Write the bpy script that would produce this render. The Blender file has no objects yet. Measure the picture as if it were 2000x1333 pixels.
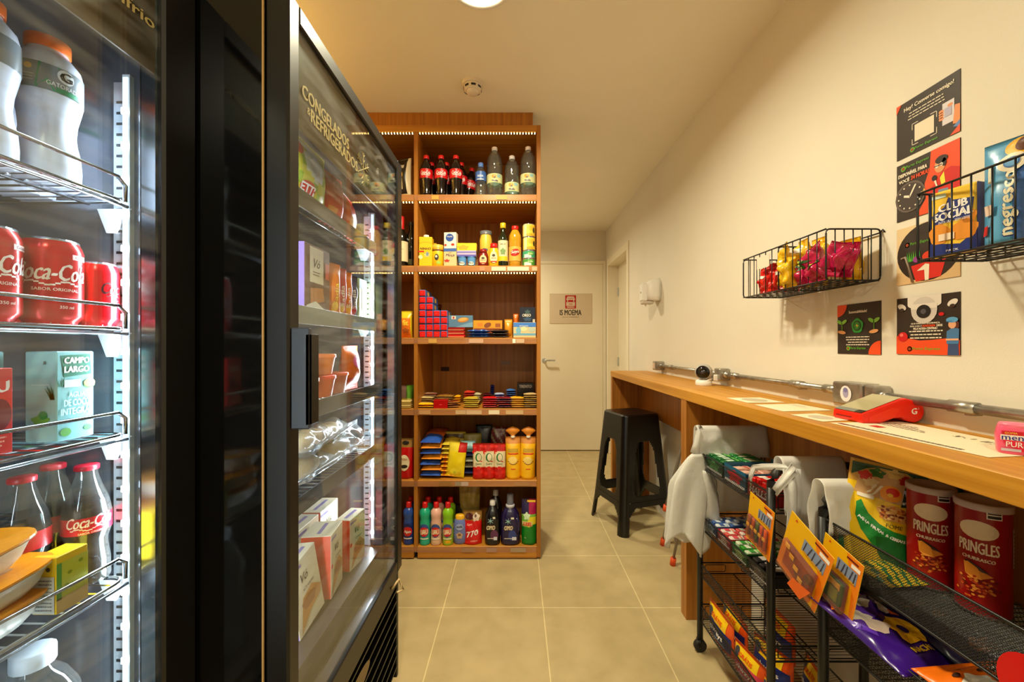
import bpy, bmesh, math, random
from mathutils import Vector, Matrix, noise
from mathutils.geometry import tessellate_polygon
random.seed(7)
PI = math.pi
SC = bpy.context.scene
COL = SC.collection

# ------------------------------------------------------------------ camera
cam_d = bpy.data.cameras.new('camera')
cam_d.sensor_width = 36.0
cam_d.lens = 786 / 2000 * 36
cam_d.shift_x = -8 / 2000
cam_d.shift_y = 9.5 / 2000
cam_d.clip_start = 0.02
cam = bpy.data.objects.new('camera', cam_d)
cam.location = (0, 0, 1.2)
cam.rotation_euler = (PI / 2, 0, 0)
COL.objects.link(cam)
SC.camera = cam
# ------------------------------------------------------------------ view + world + ceiling lights
SC.view_settings.view_transform = 'Standard'
SC.view_settings.look = 'None'
SC.view_settings.gamma = 1.0
SC.view_settings.use_curve_mapping = False
SC.view_settings.exposure = 0.1
W = bpy.data.worlds.new('world'); SC.world = W; W.use_nodes = True
W.node_tree.nodes['Background'].inputs[0].default_value = (1.0, 0.78, 0.5, 1)
W.node_tree.nodes['Background'].inputs[1].default_value = 0.05
def area(name, loc, rot, size, power, colr, shape='DISK', sy=None, spread=PI):
    l = bpy.data.lights.new(name, 'AREA'); l.shape = shape; l.size = size
    if sy: l.size_y = sy
    l.energy = power; l.color = colr; l.spread = spread
    o = bpy.data.objects.new(name, l); o.location = loc; o.rotation_euler = rot
    COL.objects.link(o); return o
WARM = (1.0, 0.925, 0.65)
COLD = (0.80, 0.90, 1.0)
LAMPS = [(-0.13, 1.445, 32.0), (-0.35, 3.75, 24.0), (0.0, -0.75, 26.0)]
for lx, ly, lp in LAMPS:
    area('ceiling_lamp_light', (lx, ly, 2.488), (0, 0, 0), 0.2, lp, WARM, spread=2.83)

GOLDL = (1.0, 0.55, 0.07)
area('added_gold_fill', (-1.26, 1.25, 2.33), (0, PI * 1.15, 0), 0.03, 5.0, GOLDL, 'RECTANGLE', 1.2)  # added fill with no known fixture, turns the left of the ceiling golden

# ------------------------------------------------------------------ materials
def lin(c):
    c = c / 255.0
    return c / 12.92 if c <= 0.04045 else ((c + 0.055) / 1.055) ** 2.4
_m = {}
def C(r, g, b, rough=0.45, metal=0.0, emit=0.0, coat=0.0):
    k = (r, g, b, rough, metal, emit, coat)
    if k in _m: return _m[k]
    m = bpy.data.materials.new('paint_%d_%d_%d' % (r, g, b)); m.use_nodes = True
    n = m.node_tree.nodes['Principled BSDF']
    c = (lin(r), lin(g), lin(b), 1)
    n.inputs['Base Color'].default_value = c
    n.inputs['Roughness'].default_value = rough
    n.inputs['Metallic'].default_value = metal
    if coat: n.inputs['Coat Weight'].default_value = coat
    if emit:
        n.inputs['Emission Color'].default_value = c
        n.inputs['Emission Strength'].default_value = emit
    _m[k] = m
    return m
def node(nt, t, **kw):
    n = nt.nodes.new(t)
    for k, v in kw.items(): setattr(n, k, v)
    return n
def textured(name, c0, c1, scale, rough=0.5, bump=0.0, detail=3, metal=0.0, bscale=None, mapscale=(1, 1, 1)):
    m = bpy.data.materials.new(name); m.use_nodes = True; nt = m.node_tree
    p = nt.nodes['Principled BSDF']
    tc = node(nt, 'ShaderNodeTexCoord'); mp = node(nt, 'ShaderNodeMapping')
    mp.inputs['Scale'].default_value = mapscale
    nt.links.new(tc.outputs['Object'], mp.inputs[0])
    nz = node(nt, 'ShaderNodeTexNoise'); nz.inputs['Scale'].default_value = scale; nz.inputs['Detail'].default_value = detail
    nt.links.new(mp.outputs[0], nz.inputs['Vector'])
    cr = node(nt, 'ShaderNodeValToRGB')
    cr.color_ramp.elements[0].position = 0.3; cr.color_ramp.elements[1].position = 0.7
    cr.color_ramp.elements[0].color = (*[lin(x) for x in c0], 1)
    cr.color_ramp.elements[1].color = (*[lin(x) for x in c1], 1)
    nt.links.new(nz.outputs[0], cr.inputs[0]); nt.links.new(cr.outputs[0], p.inputs['Base Color'])
    p.inputs['Roughness'].default_value = rough; p.inputs['Metallic'].default_value = metal
    if bump:
        b = node(nt, 'ShaderNodeBump'); b.inputs['Strength'].default_value = bump; b.inputs['Distance'].default_value = 0.002
        if bscale:
            n2 = node(nt, 'ShaderNodeTexNoise'); n2.inputs['Scale'].default_value = bscale
            nt.links.new(mp.outputs[0], n2.inputs['Vector']); nt.links.new(n2.outputs[0], b.inputs['Height'])
        else: nt.links.new(nz.outputs[0], b.inputs['Height'])
        nt.links.new(b.outputs[0], p.inputs['Normal'])
    return m
def wood(name, c0, c1, grain):
    sc = {'z': (55, 55, 1.6), 'y': (55, 1.6, 55), 'x': (1.6, 55, 55)}[grain]
    return textured(name, c0, c1, 1.0, rough=0.42, bump=0.05, detail=5, mapscale=sc)
W_Z = wood('oak_laminate_vertical', (150, 88, 22), (184, 120, 40), 'z')
W_Y = wood('oak_laminate_lengthwise', (176, 114, 20), (210, 150, 48), 'y')
W_X = wood('oak_laminate_crosswise', (170, 106, 26), (202, 138, 48), 'x')
WALL = textured('painted_plaster', (224, 216, 200), (228, 220, 205), 3, rough=0.75, bump=0.12, bscale=260)
CEIL = textured('ceiling_paint', (238, 230, 212), (242, 234, 217), 2, rough=0.8)
DOORW = textured('door_laminate', (232, 221, 196), (236, 226, 202), 4, rough=0.5)
BLACK = C(14, 13, 13, 0.38)
GLOSSB = C(6, 6, 7, 0.08)
WIRE = C(12, 12, 12, 0.4)
CHROME = C(190, 195, 200, 0.18, 1.0)
STEEL = textured('galvanised_steel', (150, 146, 138), (190, 186, 178), 30, rough=0.34, metal=0.9)
WHITEP = C(235, 232, 225, 0.4)
def floor_mat():
    m = bpy.data.materials.new('porcelain_tile'); m.use_nodes = True; nt = m.node_tree
    p = nt.nodes['Principled BSDF']
    tc = node(nt, 'ShaderNodeTexCoord'); mp = node(nt, 'ShaderNodeMapping')
    T = 0.456
    mp.inputs['Location'].default_value = (8 - 0.1236 / T, 8 - 1.844 / T, 0)
    mp.inputs['Scale'].default_value = (1 / T, 1 / T, 1)
    nt.links.new(tc.outputs['Object'], mp.inputs[0])
    br = node(nt, 'ShaderNodeTexBrick'); br.offset = 0.0; br.squash = 1.0
    br.inputs['Scale'].default_value = 1.0; br.inputs['Mortar Size'].default_value = 0.006
    br.inputs['Mortar Smooth'].default_value = 0.2
    br.inputs['Brick Width'].default_value = 1.0; br.inputs['Row Height'].default_value = 1.0
    br.inputs['Color1'].default_value = (lin(188), lin(168), lin(124), 1)
    br.inputs['Color2'].default_value = (lin(192), lin(172), lin(128), 1)
    br.inputs['Mortar'].default_value = (lin(224), lin(206), lin(156), 1)
    nt.links.new(mp.outputs[0], br.inputs['Vector'])
    nz = node(nt, 'ShaderNodeTexNoise'); nz.inputs['Scale'].default_value = 9; nz.inputs['Detail'].default_value = 8
    nt.links.new(tc.outputs['Object'], nz.inputs['Vector'])
    mx = node(nt, 'ShaderNodeMix', data_type='RGBA', blend_type='MULTIPLY'); mx.inputs[0].default_value = 0.5
    cr = node(nt, 'ShaderNodeValToRGB'); cr.color_ramp.elements[0].color = (.68, .66, .62, 1); cr.color_ramp.elements[1].color = (1, 1, 1, 1)
    cr.color_ramp.elements[0].position = .3; cr.color_ramp.elements[1].position = .65
    nt.links.new(nz.outputs[0], cr.inputs[0])
    nt.links.new(br.outputs['Color'], mx.inputs[6]); nt.links.new(cr.outputs[0], mx.inputs[7])
    nt.links.new(mx.outputs[2], p.inputs['Base Color'])
    p.inputs['Roughness'].default_value = 0.42
    b = node(nt, 'ShaderNodeBump'); b.inputs['Strength'].default_value = 0.25; b.inputs['Distance'].default_value = 0.001
    inv = node(nt, 'ShaderNodeMath', operation='SUBTRACT'); inv.inputs[0].default_value = 1
    nt.links.new(br.outputs['Fac'], inv.inputs[1]); nt.links.new(inv.outputs[0], b.inputs['Height'])
    nt.links.new(b.outputs[0], p.inputs['Normal'])
    return m
FLOOR = floor_mat()
def glassy(name, tint, gloss_rough=0.03, ior=1.45, base=0.0, glare_streak=False):
    """clear sheet: transparent + fresnel reflection (+ a little haze)"""
    m = bpy.data.materials.new(name); m.use_nodes = True; nt = m.node_tree
    nt.nodes.remove(nt.nodes['Principled BSDF']); out = nt.nodes['Material Output']
    t = node(nt, 'ShaderNodeBsdfTransparent'); t.inputs[0].default_value = (*[lin(x) for x in tint], 1)
    g = node(nt, 'ShaderNodeBsdfGlossy'); g.inputs['Roughness'].default_value = gloss_rough
    lw = node(nt, 'ShaderNodeLayerWeight'); lw.inputs['Blend'].default_value = 0.5     # schlick, same on both faces of a sheet
    pw = node(nt, 'ShaderNodeMath', operation='POWER'); pw.inputs[1].default_value = 5.0
    nt.links.new(lw.outputs['Facing'], pw.inputs[0]); r0 = ((ior - 1) / (ior + 1)) ** 2
    f = node(nt, 'ShaderNodeMath', operation='MULTIPLY_ADD'); f.inputs[1].default_value = 1 - r0; f.inputs[2].default_value = r0
    nt.links.new(pw.outputs[0], f.inputs[0])
    mx = node(nt, 'ShaderNodeMixShader')
    nt.links.new(f.outputs[0], mx.inputs[0]); nt.links.new(t.outputs[0], mx.inputs[1]); nt.links.new(g.outputs[0], mx.inputs[2])
    last = mx
    if base:
        d = node(nt, 'ShaderNodeBsdfDiffuse'); d.inputs[0].default_value = (.8, .8, .8, 1)
        m2 = node(nt, 'ShaderNodeMixShader'); m2.inputs[0].default_value = base
        nt.links.new(mx.outputs[0], m2.inputs[1]); nt.links.new(d.outputs[0], m2.inputs[2]); last = m2
        if glare_streak:  # diagonal diffuse streaks imitate led glare scattered across the door glass
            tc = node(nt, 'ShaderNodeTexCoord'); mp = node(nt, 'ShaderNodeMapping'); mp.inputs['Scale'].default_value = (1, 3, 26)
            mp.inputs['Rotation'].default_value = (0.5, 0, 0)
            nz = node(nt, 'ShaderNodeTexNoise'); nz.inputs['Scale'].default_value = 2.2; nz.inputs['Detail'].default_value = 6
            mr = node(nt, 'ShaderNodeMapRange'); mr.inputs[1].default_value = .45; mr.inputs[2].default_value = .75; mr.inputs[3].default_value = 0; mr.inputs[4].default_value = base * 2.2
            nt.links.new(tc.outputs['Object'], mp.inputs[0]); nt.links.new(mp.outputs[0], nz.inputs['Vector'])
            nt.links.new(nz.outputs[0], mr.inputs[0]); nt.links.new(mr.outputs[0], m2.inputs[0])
    nt.links.new(last.outputs[0], out.inputs['Surface'])
    return m
PANE = glassy('door_glass', (246, 250, 248), 0.0, 1.5, base=0.045, glare_streak=True)
CLEAR = glassy('clear_plastic', (225, 238, 240), 0.08, 1.6, base=0.06)
CLEARB = glassy('bluish_clear_plastic', (222, 238, 244), 0.05, 1.9, base=0.035)
RAIL = glassy('clear_price_rail', (252, 246, 236), 0.15, 1.4, base=0.04)
OILC = glassy('oil_amber_plastic', (225, 170, 40), 0.08, 1.5, base=0.10)
FILMC = glassy('thin_film', (240, 243, 245), 0.16, 1.8, base=0.12)
def bagmat(name, c, tr=0.35):
    m = bpy.data.materials.new(name); m.use_nodes = True; nt = m.node_tree
    p = nt.nodes['Principled BSDF']; p.inputs['Base Color'].default_value = (*[lin(x) for x in c], 1)
    p.inputs['Roughness'].default_value = 0.38
    out = nt.nodes['Material Output']; t = node(nt, 'ShaderNodeBsdfTranslucent'); t.inputs[0].default_value = (*[lin(x) for x in c], 1)
    mx = node(nt, 'ShaderNodeMixShader'); mx.inputs[0].default_value = tr
    nt.links.new(p.outputs[0], mx.inputs[1]); nt.links.new(t.outputs[0], mx.inputs[2]); nt.links.new(mx.outputs[0], out.inputs['Surface'])
    tc = node(nt, 'ShaderNodeTexCoord'); nz = node(nt, 'ShaderNodeTexNoise'); nz.inputs['Scale'].default_value = 38; nz.inputs['Detail'].default_value = 4
    b = node(nt, 'ShaderNodeBump'); b.inputs['Strength'].default_value = 0.5; b.inputs['Distance'].default_value = 0.004
    nt.links.new(tc.outputs['Object'], nz.inputs['Vector']); nt.links.new(nz.outputs[0], b.inputs['Height']); nt.links.new(b.outputs[0], p.inputs['Normal'])
    return m
BAGW = bagmat('white_carrier_film', (246, 244, 240), 0.4)
EMW = C(255, 205, 120, 0.5, 0, 13.0)     # warm led dot
EMC = C(225, 238, 255, 0.5, 0, 14.0)    # cold led dot
EMT = C(205, 228, 255, 0.5, 0, 1.6)     # cold led tube
EML = C(255, 236, 200, 0.5, 0, 9.0)     # lamp diffuser

# ------------------------------------------------------------------ mesh builder
_txt = {}
def text_geo(s, bold=0.0, shear=0.0):
    k = (s, bold, shear)
    if k in _txt: return _txt[k]
    cu = bpy.data.curves.new('lettering', 'FONT'); cu.body = s; cu.size = 1.0; cu.resolution_u = 2
    cu.shear = shear; cu.align_x = 'CENTER'; cu.align_y = 'CENTER'
    o = bpy.data.objects.new('lettering', cu); COL.objects.link(o)
    dg = bpy.context.evaluated_depsgraph_get(); me = bpy.data.meshes.new_from_object(o.evaluated_get(dg))
    vs = [(v.co.x, v.co.y) for v in me.vertices]; fs = [tuple(p.vertices) for p in me.polygons]
    if vs:
        xs = [v[0] for v in vs]; ys = [v[1] for v in vs]
        cx = (min(xs) + max(xs)) / 2; cy = (min(ys) + max(ys)) / 2
        ww = max(xs) - min(xs); hh = max(ys) - min(ys)
        vs = [(a - cx, b - cy) for a, b in vs]
    else: ww = hh = 1
    bpy.data.objects.remove(o); bpy.data.meshes.remove(me); bpy.data.curves.remove(cu)
    _txt[k] = (vs, fs, ww, hh)
    return _txt[k]
class MB:
    def __init__(s): s.v = []; s.f = []; s.mi = []; s.mats = []; s.sm = []; s.T = Matrix.Identity(4)
    def _m(s, m):
        if m not in s.mats: s.mats.append(m)
        return s.mats.index(m)
    def add(s, vs, fs, m, smooth=False):
        o = len(s.v)
        s.v += [tuple(s.T @ Vector(v)) for v in vs]
        if callable(m):
            for i, f in enumerate(fs):
                s.f.append(tuple(o + a for a in f)); s.mi.append(s._m(m(i))); s.sm.append(smooth)
        else:
            k = s._m(m)
            for f in fs: s.f.append(tuple(o + a for a in f)); s.mi.append(k); s.sm.append(smooth)
        return s
    def box(s, lo, hi, m, b=0.0):
        lo = list(lo); hi = list(hi)
        for i in range(3):
            if lo[i] > hi[i]: lo[i], hi[i] = hi[i], lo[i]
        b = min(b, *[(hi[i] - lo[i]) * .49 for i in range(3)])
        if b <= 0:
            x0, y0, z0 = lo; x1, y1, z1 = hi
            vs = [(x0, y0, z0), (x1, y0, z0), (x1, y1, z0), (x0, y1, z0), (x0, y0, z1), (x1, y0, z1), (x1, y1, z1), (x0, y1, z1)]
            return s.add(vs, [(0, 3, 2, 1), (4, 5, 6, 7), (0, 1, 5, 4), (1, 2, 6, 5), (2, 3, 7, 6), (3, 0, 4, 7)], m)
        vs = []; ix = {}
        for i in (0, 1):
            for j in (0, 1):
                for k in (0, 1):
                    c = [(lo, hi)[i][0], (lo, hi)[j][1], (lo, hi)[k][2]]; sg = [1 - 2 * i, 1 - 2 * j, 1 - 2 * k]
                    for a in range(3):
                        p = [c[q] + (sg[q] * b if q != a else 0) for q in range(3)]
                        ix[(i, j, k, a)] = len(vs); vs.append(tuple(p))
        fs = []
        def q(*ks): return tuple(ix[k] for k in ks)
        for i in (0, 1): fs.append(q((i, 0, 0, 0), (i, 1, 0, 0), (i, 1, 1, 0), (i, 0, 1, 0)))
        for j in (0, 1): fs.append(q((0, j, 0, 1), (1, j, 0, 1), (1, j, 1, 1), (0, j, 1, 1)))
        for k in (0, 1): fs.append(q((0, 0, k, 2), (1, 0, k, 2), (1, 1, k, 2), (0, 1, k, 2)))
        for i in (0, 1):
            for j in (0, 1):
                fs.append(q((i, j, 0, 0), (i, j, 1, 0), (i, j, 1, 1), (i, j, 0, 1)))
                fs.append(q((i, 0, j, 0), (i, 1, j, 0), (i, 1, j, 2), (i, 0, j, 2)))
                fs.append(q((0, i, j, 1), (1, i, j, 1), (1, i, j, 2), (0, i, j, 2)))
                for k in (0, 1): fs.append(q((i, j, k, 0), (i, j, k, 1), (i, j, k, 2)))
        return s.add(vs, fs, m)
    def lathe(s, prof, m, n=20, c=(0, 0, 0), cap=True, axis='z', segm=None):
        vs = []; fs = []
        for r, z in prof:
            for i in range(n):
                a = 2 * PI * i / n; p = (r * math.cos(a), r * math.sin(a), z)
                if axis == 'y': p = (p[0], p[2], p[1])
                if axis == 'x': p = (p[2], p[0], p[1])
                vs.append((p[0] + c[0], p[1] + c[1], p[2] + c[2]))
        for j in range(len(prof) - 1):
            for i in range(n):
                i2 = (i + 1) % n
                fs.append((j * n + i, j * n + i2, (j + 1) * n + i2, (j + 1) * n + i))
        s.add(vs, fs, (lambda q: segm[q // n]) if segm else m, True)
        if cap:
            o = len(vs)
            if prof[0][0] > 1e-5: s.add(vs[:n], [tuple(range(n))[::-1]], m if not segm else segm[0])
            if prof[-1][0] > 1e-5: s.add(vs[-n:], [tuple(range(n))], m if not segm else segm[-1])
        return s
    def tube(s, pts, r, m, n=6, closed=False, flat=1.0):
        P = [Vector(p) for p in pts]; vs = []; fs = []; N = len(P)
        up = Vector((0, 0, 1))
        rr = r if isinstance(r, (list, tuple)) else [r] * N
        for i, p in enumerate(P):
            a = P[(i - 1) % N] if (closed or i > 0) else p
            b = P[(i + 1) % N] if (closed or i < N - 1) else p
            d = (b - a)
            if d.length < 1e-9: d = Vector((0, 0, 1))
            d.normalize()
            q = up if abs(d.dot(up)) < .95 else Vector((1, 0, 0))
            u = d.cross(q).normalized(); w = d.cross(u).normalized()
            for k in range(n):
                t = 2 * PI * k / n + .4
                vs.append(tuple(p + u * math.cos(t) * rr[i] + w * math.sin(t) * rr[i] * flat))
        for i in range(N if closed else N - 1):
            j = (i + 1) % N
            for k in range(n):
                k2 = (k + 1) % n
                fs.append((i * n + k, i * n + k2, j * n + k2, j * n + k))
        if not closed: fs += [tuple(range(n))[::-1], tuple((N - 1) * n + k for k in range(n))]
        return s.add(vs, fs, m, n > 4)
    def sphere(s, c, r, m, n=16, sq=(1, 1, 1), cut=None):
        prof = []
        k = n // 2
        for i in range(k + 1):
            a = -PI / 2 + PI * i / k; prof.append((max(math.cos(a), 0.0) * r, math.sin(a) * r))
        prof[0] = (1e-6, -r); prof[-1] = (1e-6, r)
        T = s.T; s.T = T @ Matrix.Translation(Vector(c)) @ Matrix.Diagonal((*sq, 1)); s.lathe(prof, m, n, cap=False); s.T = T
        return s
    # prints laid on a surface through a map f(u, v, off) -> point
    def rect(s, f, u0, v0, u1, v1, m, off=.0006, nu=1, nv=1):
        if getattr(f, 'curved', 0): nu = max(nu, int(abs(u1 - u0) / .007) + 1); nv = max(nv, int(abs(v1 - v0) / .007) + 1)
        vs = [f(u0 + (u1 - u0) * i / nu, v0 + (v1 - v0) * j / nv, off) for j in range(nv + 1) for i in range(nu + 1)]
        w = nu + 1
        return s.add(vs, [(j * w + i, j * w + i + 1, (j + 1) * w + i + 1, (j + 1) * w + i) for j in range(nv) for i in range(nu)], m, nu > 1)
    def blob(s, f, cu, cv, ru, rv, m, off=.0009, n=18, rings=2, a0=0.0, wob=0.0, rot=0.0):
        if getattr(f, 'curved', 0): rings = max(rings, int(max(ru, rv) / .006) + 1)
        vs = [f(cu, cv, off)]; ca = math.cos(rot); sa = math.sin(rot)
        for k in range(1, rings + 1):
            for i in range(n):
                a = 2 * PI * i / n + a0; q = k / rings * (1 + wob * math.sin(5 * a))
                du = ru * q * math.cos(a); dv = rv * q * math.sin(a)
                vs.append(f(cu + du * ca - dv * sa, cv + du * sa + dv * ca, off))
        fs = [(0, 1 + i, 1 + (i + 1) % n) for i in range(n)]
        for k in range(rings - 1):
            a = 1 + k * n; b = a + n
            fs += [(a + i, b + i, b + (i + 1) % n, a + (i + 1) % n) for i in range(n)]
        return s.add(vs, fs, m)
    def poly(s, f, pts, m, off=.0009):
        if not getattr(f, 'curved', 0):
            vs = [f(u, v, off) for u, v in pts]; return s.add(vs, [tuple(range(len(vs)))], m)
        P = [Vector((a, b, 0)) for a, b in pts]; T = [tuple(P[i] for i in t) for t in tessellate_polygon([P])]; out = []
        while T:      # split until the pieces follow the bulge of the pack
            a, b, c = T.pop(); e = sorted(((a - b).length, (b - c).length, (c - a).length))[2]
            if e < .009: out.append((a, b, c)); continue
            if (a - b).length == e: q = (a + b) / 2; T += [(a, q, c), (q, b, c)]
            elif (b - c).length == e: q = (b + c) / 2; T += [(a, b, q), (a, q, c)]
            else: q = (c + a) / 2; T += [(a, b, q), (q, b, c)]
        vs = [f(p.x, p.y, off) for t in out for p in t]
        return s.add(vs, [(3 * i, 3 * i + 1, 3 * i + 2) for i in range(len(out))], m)
    def text(s, f, t, cu, cv, h, m, off=.0013, bold=0.012, shear=0.0, maxw=None, rot=0.0, sx=1.0, w=None):
        vs, fs, ww, hh = text_geo(t, 0.0, shear)
        k = h / hh; kx = k * sx
        if w: kx = w / ww
        elif maxw and ww * kx > maxw: kx = maxw / ww
        ca = math.cos(rot); sa = math.sin(rot)
        for q in ((-1, 1) if bold > .006 else (0,)):      # heavier weight: the same word struck twice, a hair apart
            d = q * min(bold, .06) * k * .9; e = d * .5
            s.add([f(cu + (a * kx + d) * ca - (b * k + e) * sa, cv + (a * kx + d) * sa + (b * k + e) * ca, off + q * .00002) for a, b in vs], fs, m)
        return s
    def lines(s, f, u0, u1, vtop, n, dv, m, hh=None, off=.0009, center=False):
        for i in range(n):
            L = (u1 - u0) * (0.75 + 0.25 * random.random()); a = u0 if not center else (u0 + u1 - L) / 2
            v = vtop - i * dv; x = a
            while x < a + L:
                wd = random.uniform(.06, .16) * (u1 - u0)
                x2 = min(x + wd, a + L); s.rect(f, x, v, x2, v + (hh or dv * .42), m, off); x = x2 + (u1 - u0) * .02
        return s
    def obj(s, name, parent=None, loc=None, rot=None):
        me = bpy.data.meshes.new(name); me.from_pydata(s.v, [], s.f)
        for m in s.mats: me.materials.append(m)
        me.polygons.foreach_set('material_index', s.mi); me.polygons.foreach_set('use_smooth', s.sm)
        me.update()
        o = bpy.data.objects.new(name, me); COL.objects.link(o)
        if parent: o.parent = parent
        if loc: o.location = loc
        if rot: o.rotation_euler = rot
        return o
def plane(o, u, v, n):
    o = Vector(o); u = Vector(u); v = Vector(v); n = Vector(n)
    return lambda a, b, off=0: tuple(o + u * a + v * b + n * off)
def front(y, z0=0):     # faces -Y
    return lambda a, b, off=0: (a, y - off, z0 + b)
def cyl(r, th0=-PI / 2, z0=0, c=(0, 0)):
    return lambda a, b, off=0: (c[0] + (r + off) * math.cos(th0 + a / r), c[1] + (r + off) * math.sin(th0 + a / r), z0 + b)
def thing(name, label, cat, loc=(0, 0, 0), rz=0.0, group=None, rot=None):
    o = bpy.data.objects.new(name, None); COL.objects.link(o); o.empty_display_size = .02
    o.location = loc; o.rotation_euler = rot if rot else (0, 0, rz)
    return tag(o, label, cat, group)
def tag(o, label, cat, group=None):
    o['label'] = label; o['category'] = cat
    if group: o['group'] = group
    return o
def struct(mb, name):
    o = mb.obj(name); o['kind'] = 'structure'; return o
def dup(root, loc, rz=None, label=None, group=None, rot=None):
    def cp(o, p):
        c = o.copy(); COL.objects.link(c); c.parent = p
        for ch in list(o.children): cp(ch, c)
        return c
    r = cp(root, None); r.location = loc
    if rot: r.rotation_euler = rot
    elif rz is not None: r.rotation_euler = (0, 0, rz)
    if label: r['label'] = label
    if group: r['group'] = group
    return r
def X(px, y): return (px - 1008) * y / 786      # helpers for turning measured image offsets at a known depth into metres
def Z(py, y): return 1.2 - (py - 676) * y / 786
ORD = ['bottom', 'second from the bottom', 'third from the bottom', 'fourth from the bottom', 'fifth from the bottom', 'sixth from the bottom', 'seventh from the bottom']

# ------------------------------------------------------------------ generic goods
def pouch(w, h, t, colf, seed=0, nu=14, nv=18, crimp=.012, wr=.004, waist=.05, stand=False, back=None):
    """pillow bag standing on its lower edge, printed side towards -Y; returns (MB, map)"""
    def th(u, v):
        e = max(0.0, 1 - abs(2 * u / w) ** 3)
        q = (v - crimp) / max(h - 2 * crimp, 1e-4)
        if q <= 0: q2 = 0.9 if stand else 0
        elif q >= 1: q2 = 0
        else: q2 = (1 - q ** 3) * .9 if stand else math.sin(PI * q) ** .55
        if stand and q > 1: q2 = 0
        return t / 2 * e * max(q2, 0) + .0008
    def fmap(u, v, off=0):
        k = 1 - waist * math.sin(PI * min(max(v / h, 0), 1))
        n = wr * noise.noise(Vector((u * 38 + seed * 7.3, v * 30, seed * 3.1)))
        return (u * k, -th(u, v) - off - n * (th(u, v) > .002), v)
    fmap.curved = 1
    mb = MB(); vs = []; fs = []; cols = []
    for j in range(nv + 1):
        for i in range(nu + 1):
            vs.append(fmap(-w / 2 + w * i / nu, h * j / nv))
    W1 = nu + 1; off = len(vs)
    for j in range(nv + 1):
        for i in range(nu + 1):
            u = -w / 2 + w * i / nu; v = h * j / nv; k = 1 - waist * math.sin(PI * v / h)
            n = wr * noise.noise(Vector((u * 38 + seed * 5.3 + 9, v * 30, seed * 3.1)))
            vs.append((u * k, th(u, v) + n * (th(u, v) > .002), v))
    for j in range(nv):
        for i in range(nu):
            a = j * W1 + i; fs.append((a, a + 1, a + W1 + 1, a + W1)); cols.append(colf((i + .5) / nu, (j + .5) / nv))
    for j in range(nv):
        for i in range(nu):
            a = off + j * W1 + i; fs.append((a, a + W1, a + W1 + 1, a + 1)); cols.append(back or colf(.5, (j + .5) / nv))
    for j in range(nv):
        for i0 in (0, nu):
            a = j * W1 + i0; b = off + a; fs.append((a, a + W1, b + W1, b) if i0 == 0 else (a, b, b + W1, a + W1)); cols.append(colf((i0 + .01) / (nu + .02), (j + .5) / nv))
    for i in range(nu):
        for j0 in (0, nv):
            a = j0 * W1 + i; b = off + a; fs.append((a, b, b + 1, a + 1)); cols.append(colf(.5, j0 / nv))
    mb.add(vs, fs, lambda q: cols[q], True)
    return mb, fmap
def pack(name, label, cat, loc, rz, w, h, t, colf, prints=None, rot=None, group=None, **kw):
    mb, f = pouch(w, h, t, colf if callable(colf) else (lambda u, v: colf), **kw)
    if prints: prints(mb, f)
    return tag(mb.obj(name, None, loc, rot if rot else (0, 0, rz)), label, cat, group)
def carton(name, label, cat, loc, rz, w, d, h, m, prints=None, rot=None, group=None, side=None, top=None, b=.001):
    """box with its printed face towards -Y, centred in x, front at y=-d/2"""
    mb = MB(); mb.box((-w / 2, -d / 2, 0), (w / 2, d / 2, h), m, b)
    if side:
        for sx in (-1, 1): mb.box((sx * w / 2 - .0003, -d / 2 + .001, .001), (sx * w / 2 + .0003 * 1, d / 2 - .001, h - .001), side)
    if top: mb.box((-w / 2 + .001, -d / 2 + .001, h - .0003), (w / 2 - .001, d / 2 - .001, h + .0003), top)
    if prints: prints(mb, front(-d / 2))
    return tag(mb.obj(name, None, loc, rot if rot else (0, 0, rz)), label, cat, group)
def bottle(name, label, cat, loc, rz, prof, body, cap=None, band=None, liquid=None, group=None, n=22, extra=None, rot=None):
    """prof: (r,z) rings; cap (r, z0, z1, mat); band (r, z0, z1, mat, fn); liquid (mat, scale, ztop)"""
    t = thing(name, label, cat, loc, rz, group, rot)
    mb = MB(); mb.lathe(prof, body, n); mb.obj('bottle_body', t)
    if liquid:
        lp = [(max(r - .0018, .001), z + .001) for r, z in prof if z <= liquid[1]]
        MB().lathe(lp, liquid[0], n).obj('drink' if not liquid[2:] else liquid[2], t)
    if cap:
        r, z0, z1, cm = cap
        MB().lathe([(r * .97, z0), (r, z0 + .001), (r, z1 - .0015), (r * .9, z1), (.0005, z1)], cm, 16).obj('cap', t)
    if band:
        r, z0, z1, bm = band[:4]
        mb = MB(); mb.lathe([(r, z0), (r, z1)], bm, n, cap=False)
        if len(band) > 4: band[4](mb, cyl(r + .0004, z0=(z0 + z1) / 2))
        mb.obj('printed_label', t)
    if extra: extra(t)
    return t

# ================================================================== THE ROOM
XR, XL, YB, YN, ZC = 1.03, -1.32, 4.62, -1.7, 2.52
struct(MB().box((XL - .1, YN - .1, -.06), (XR + 1.0, YB + .1, 0), FLOOR), 'floor')
struct(MB().box((XL - .1, YN - .1, ZC), (XR + 1.0, YB + .1, ZC + .06), CEIL), 'ceiling')
struct(MB().box((XL - .1, YN, 0), (XL, YB, ZC), WALL), 'wall_left')
struct(MB().box((XL, YN - .1, 0), (XR + .1, YN, ZC), WALL), 'wall_near')
struct(MB().box((XL, YB, 0), (XR + .9, YB + .1, ZC), WALL), 'wall_back')
DY0, DY1, DZ = 3.70, 4.50, 2.11
struct(MB().box((XR, YN, 0), (XR + .16, DY0, ZC), WALL).box((XR, DY1, 0), (XR + .16, YB, ZC), WALL).box((XR, DY0, DZ), (XR + .16, DY1, ZC), WALL), 'wall_right')
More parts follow.
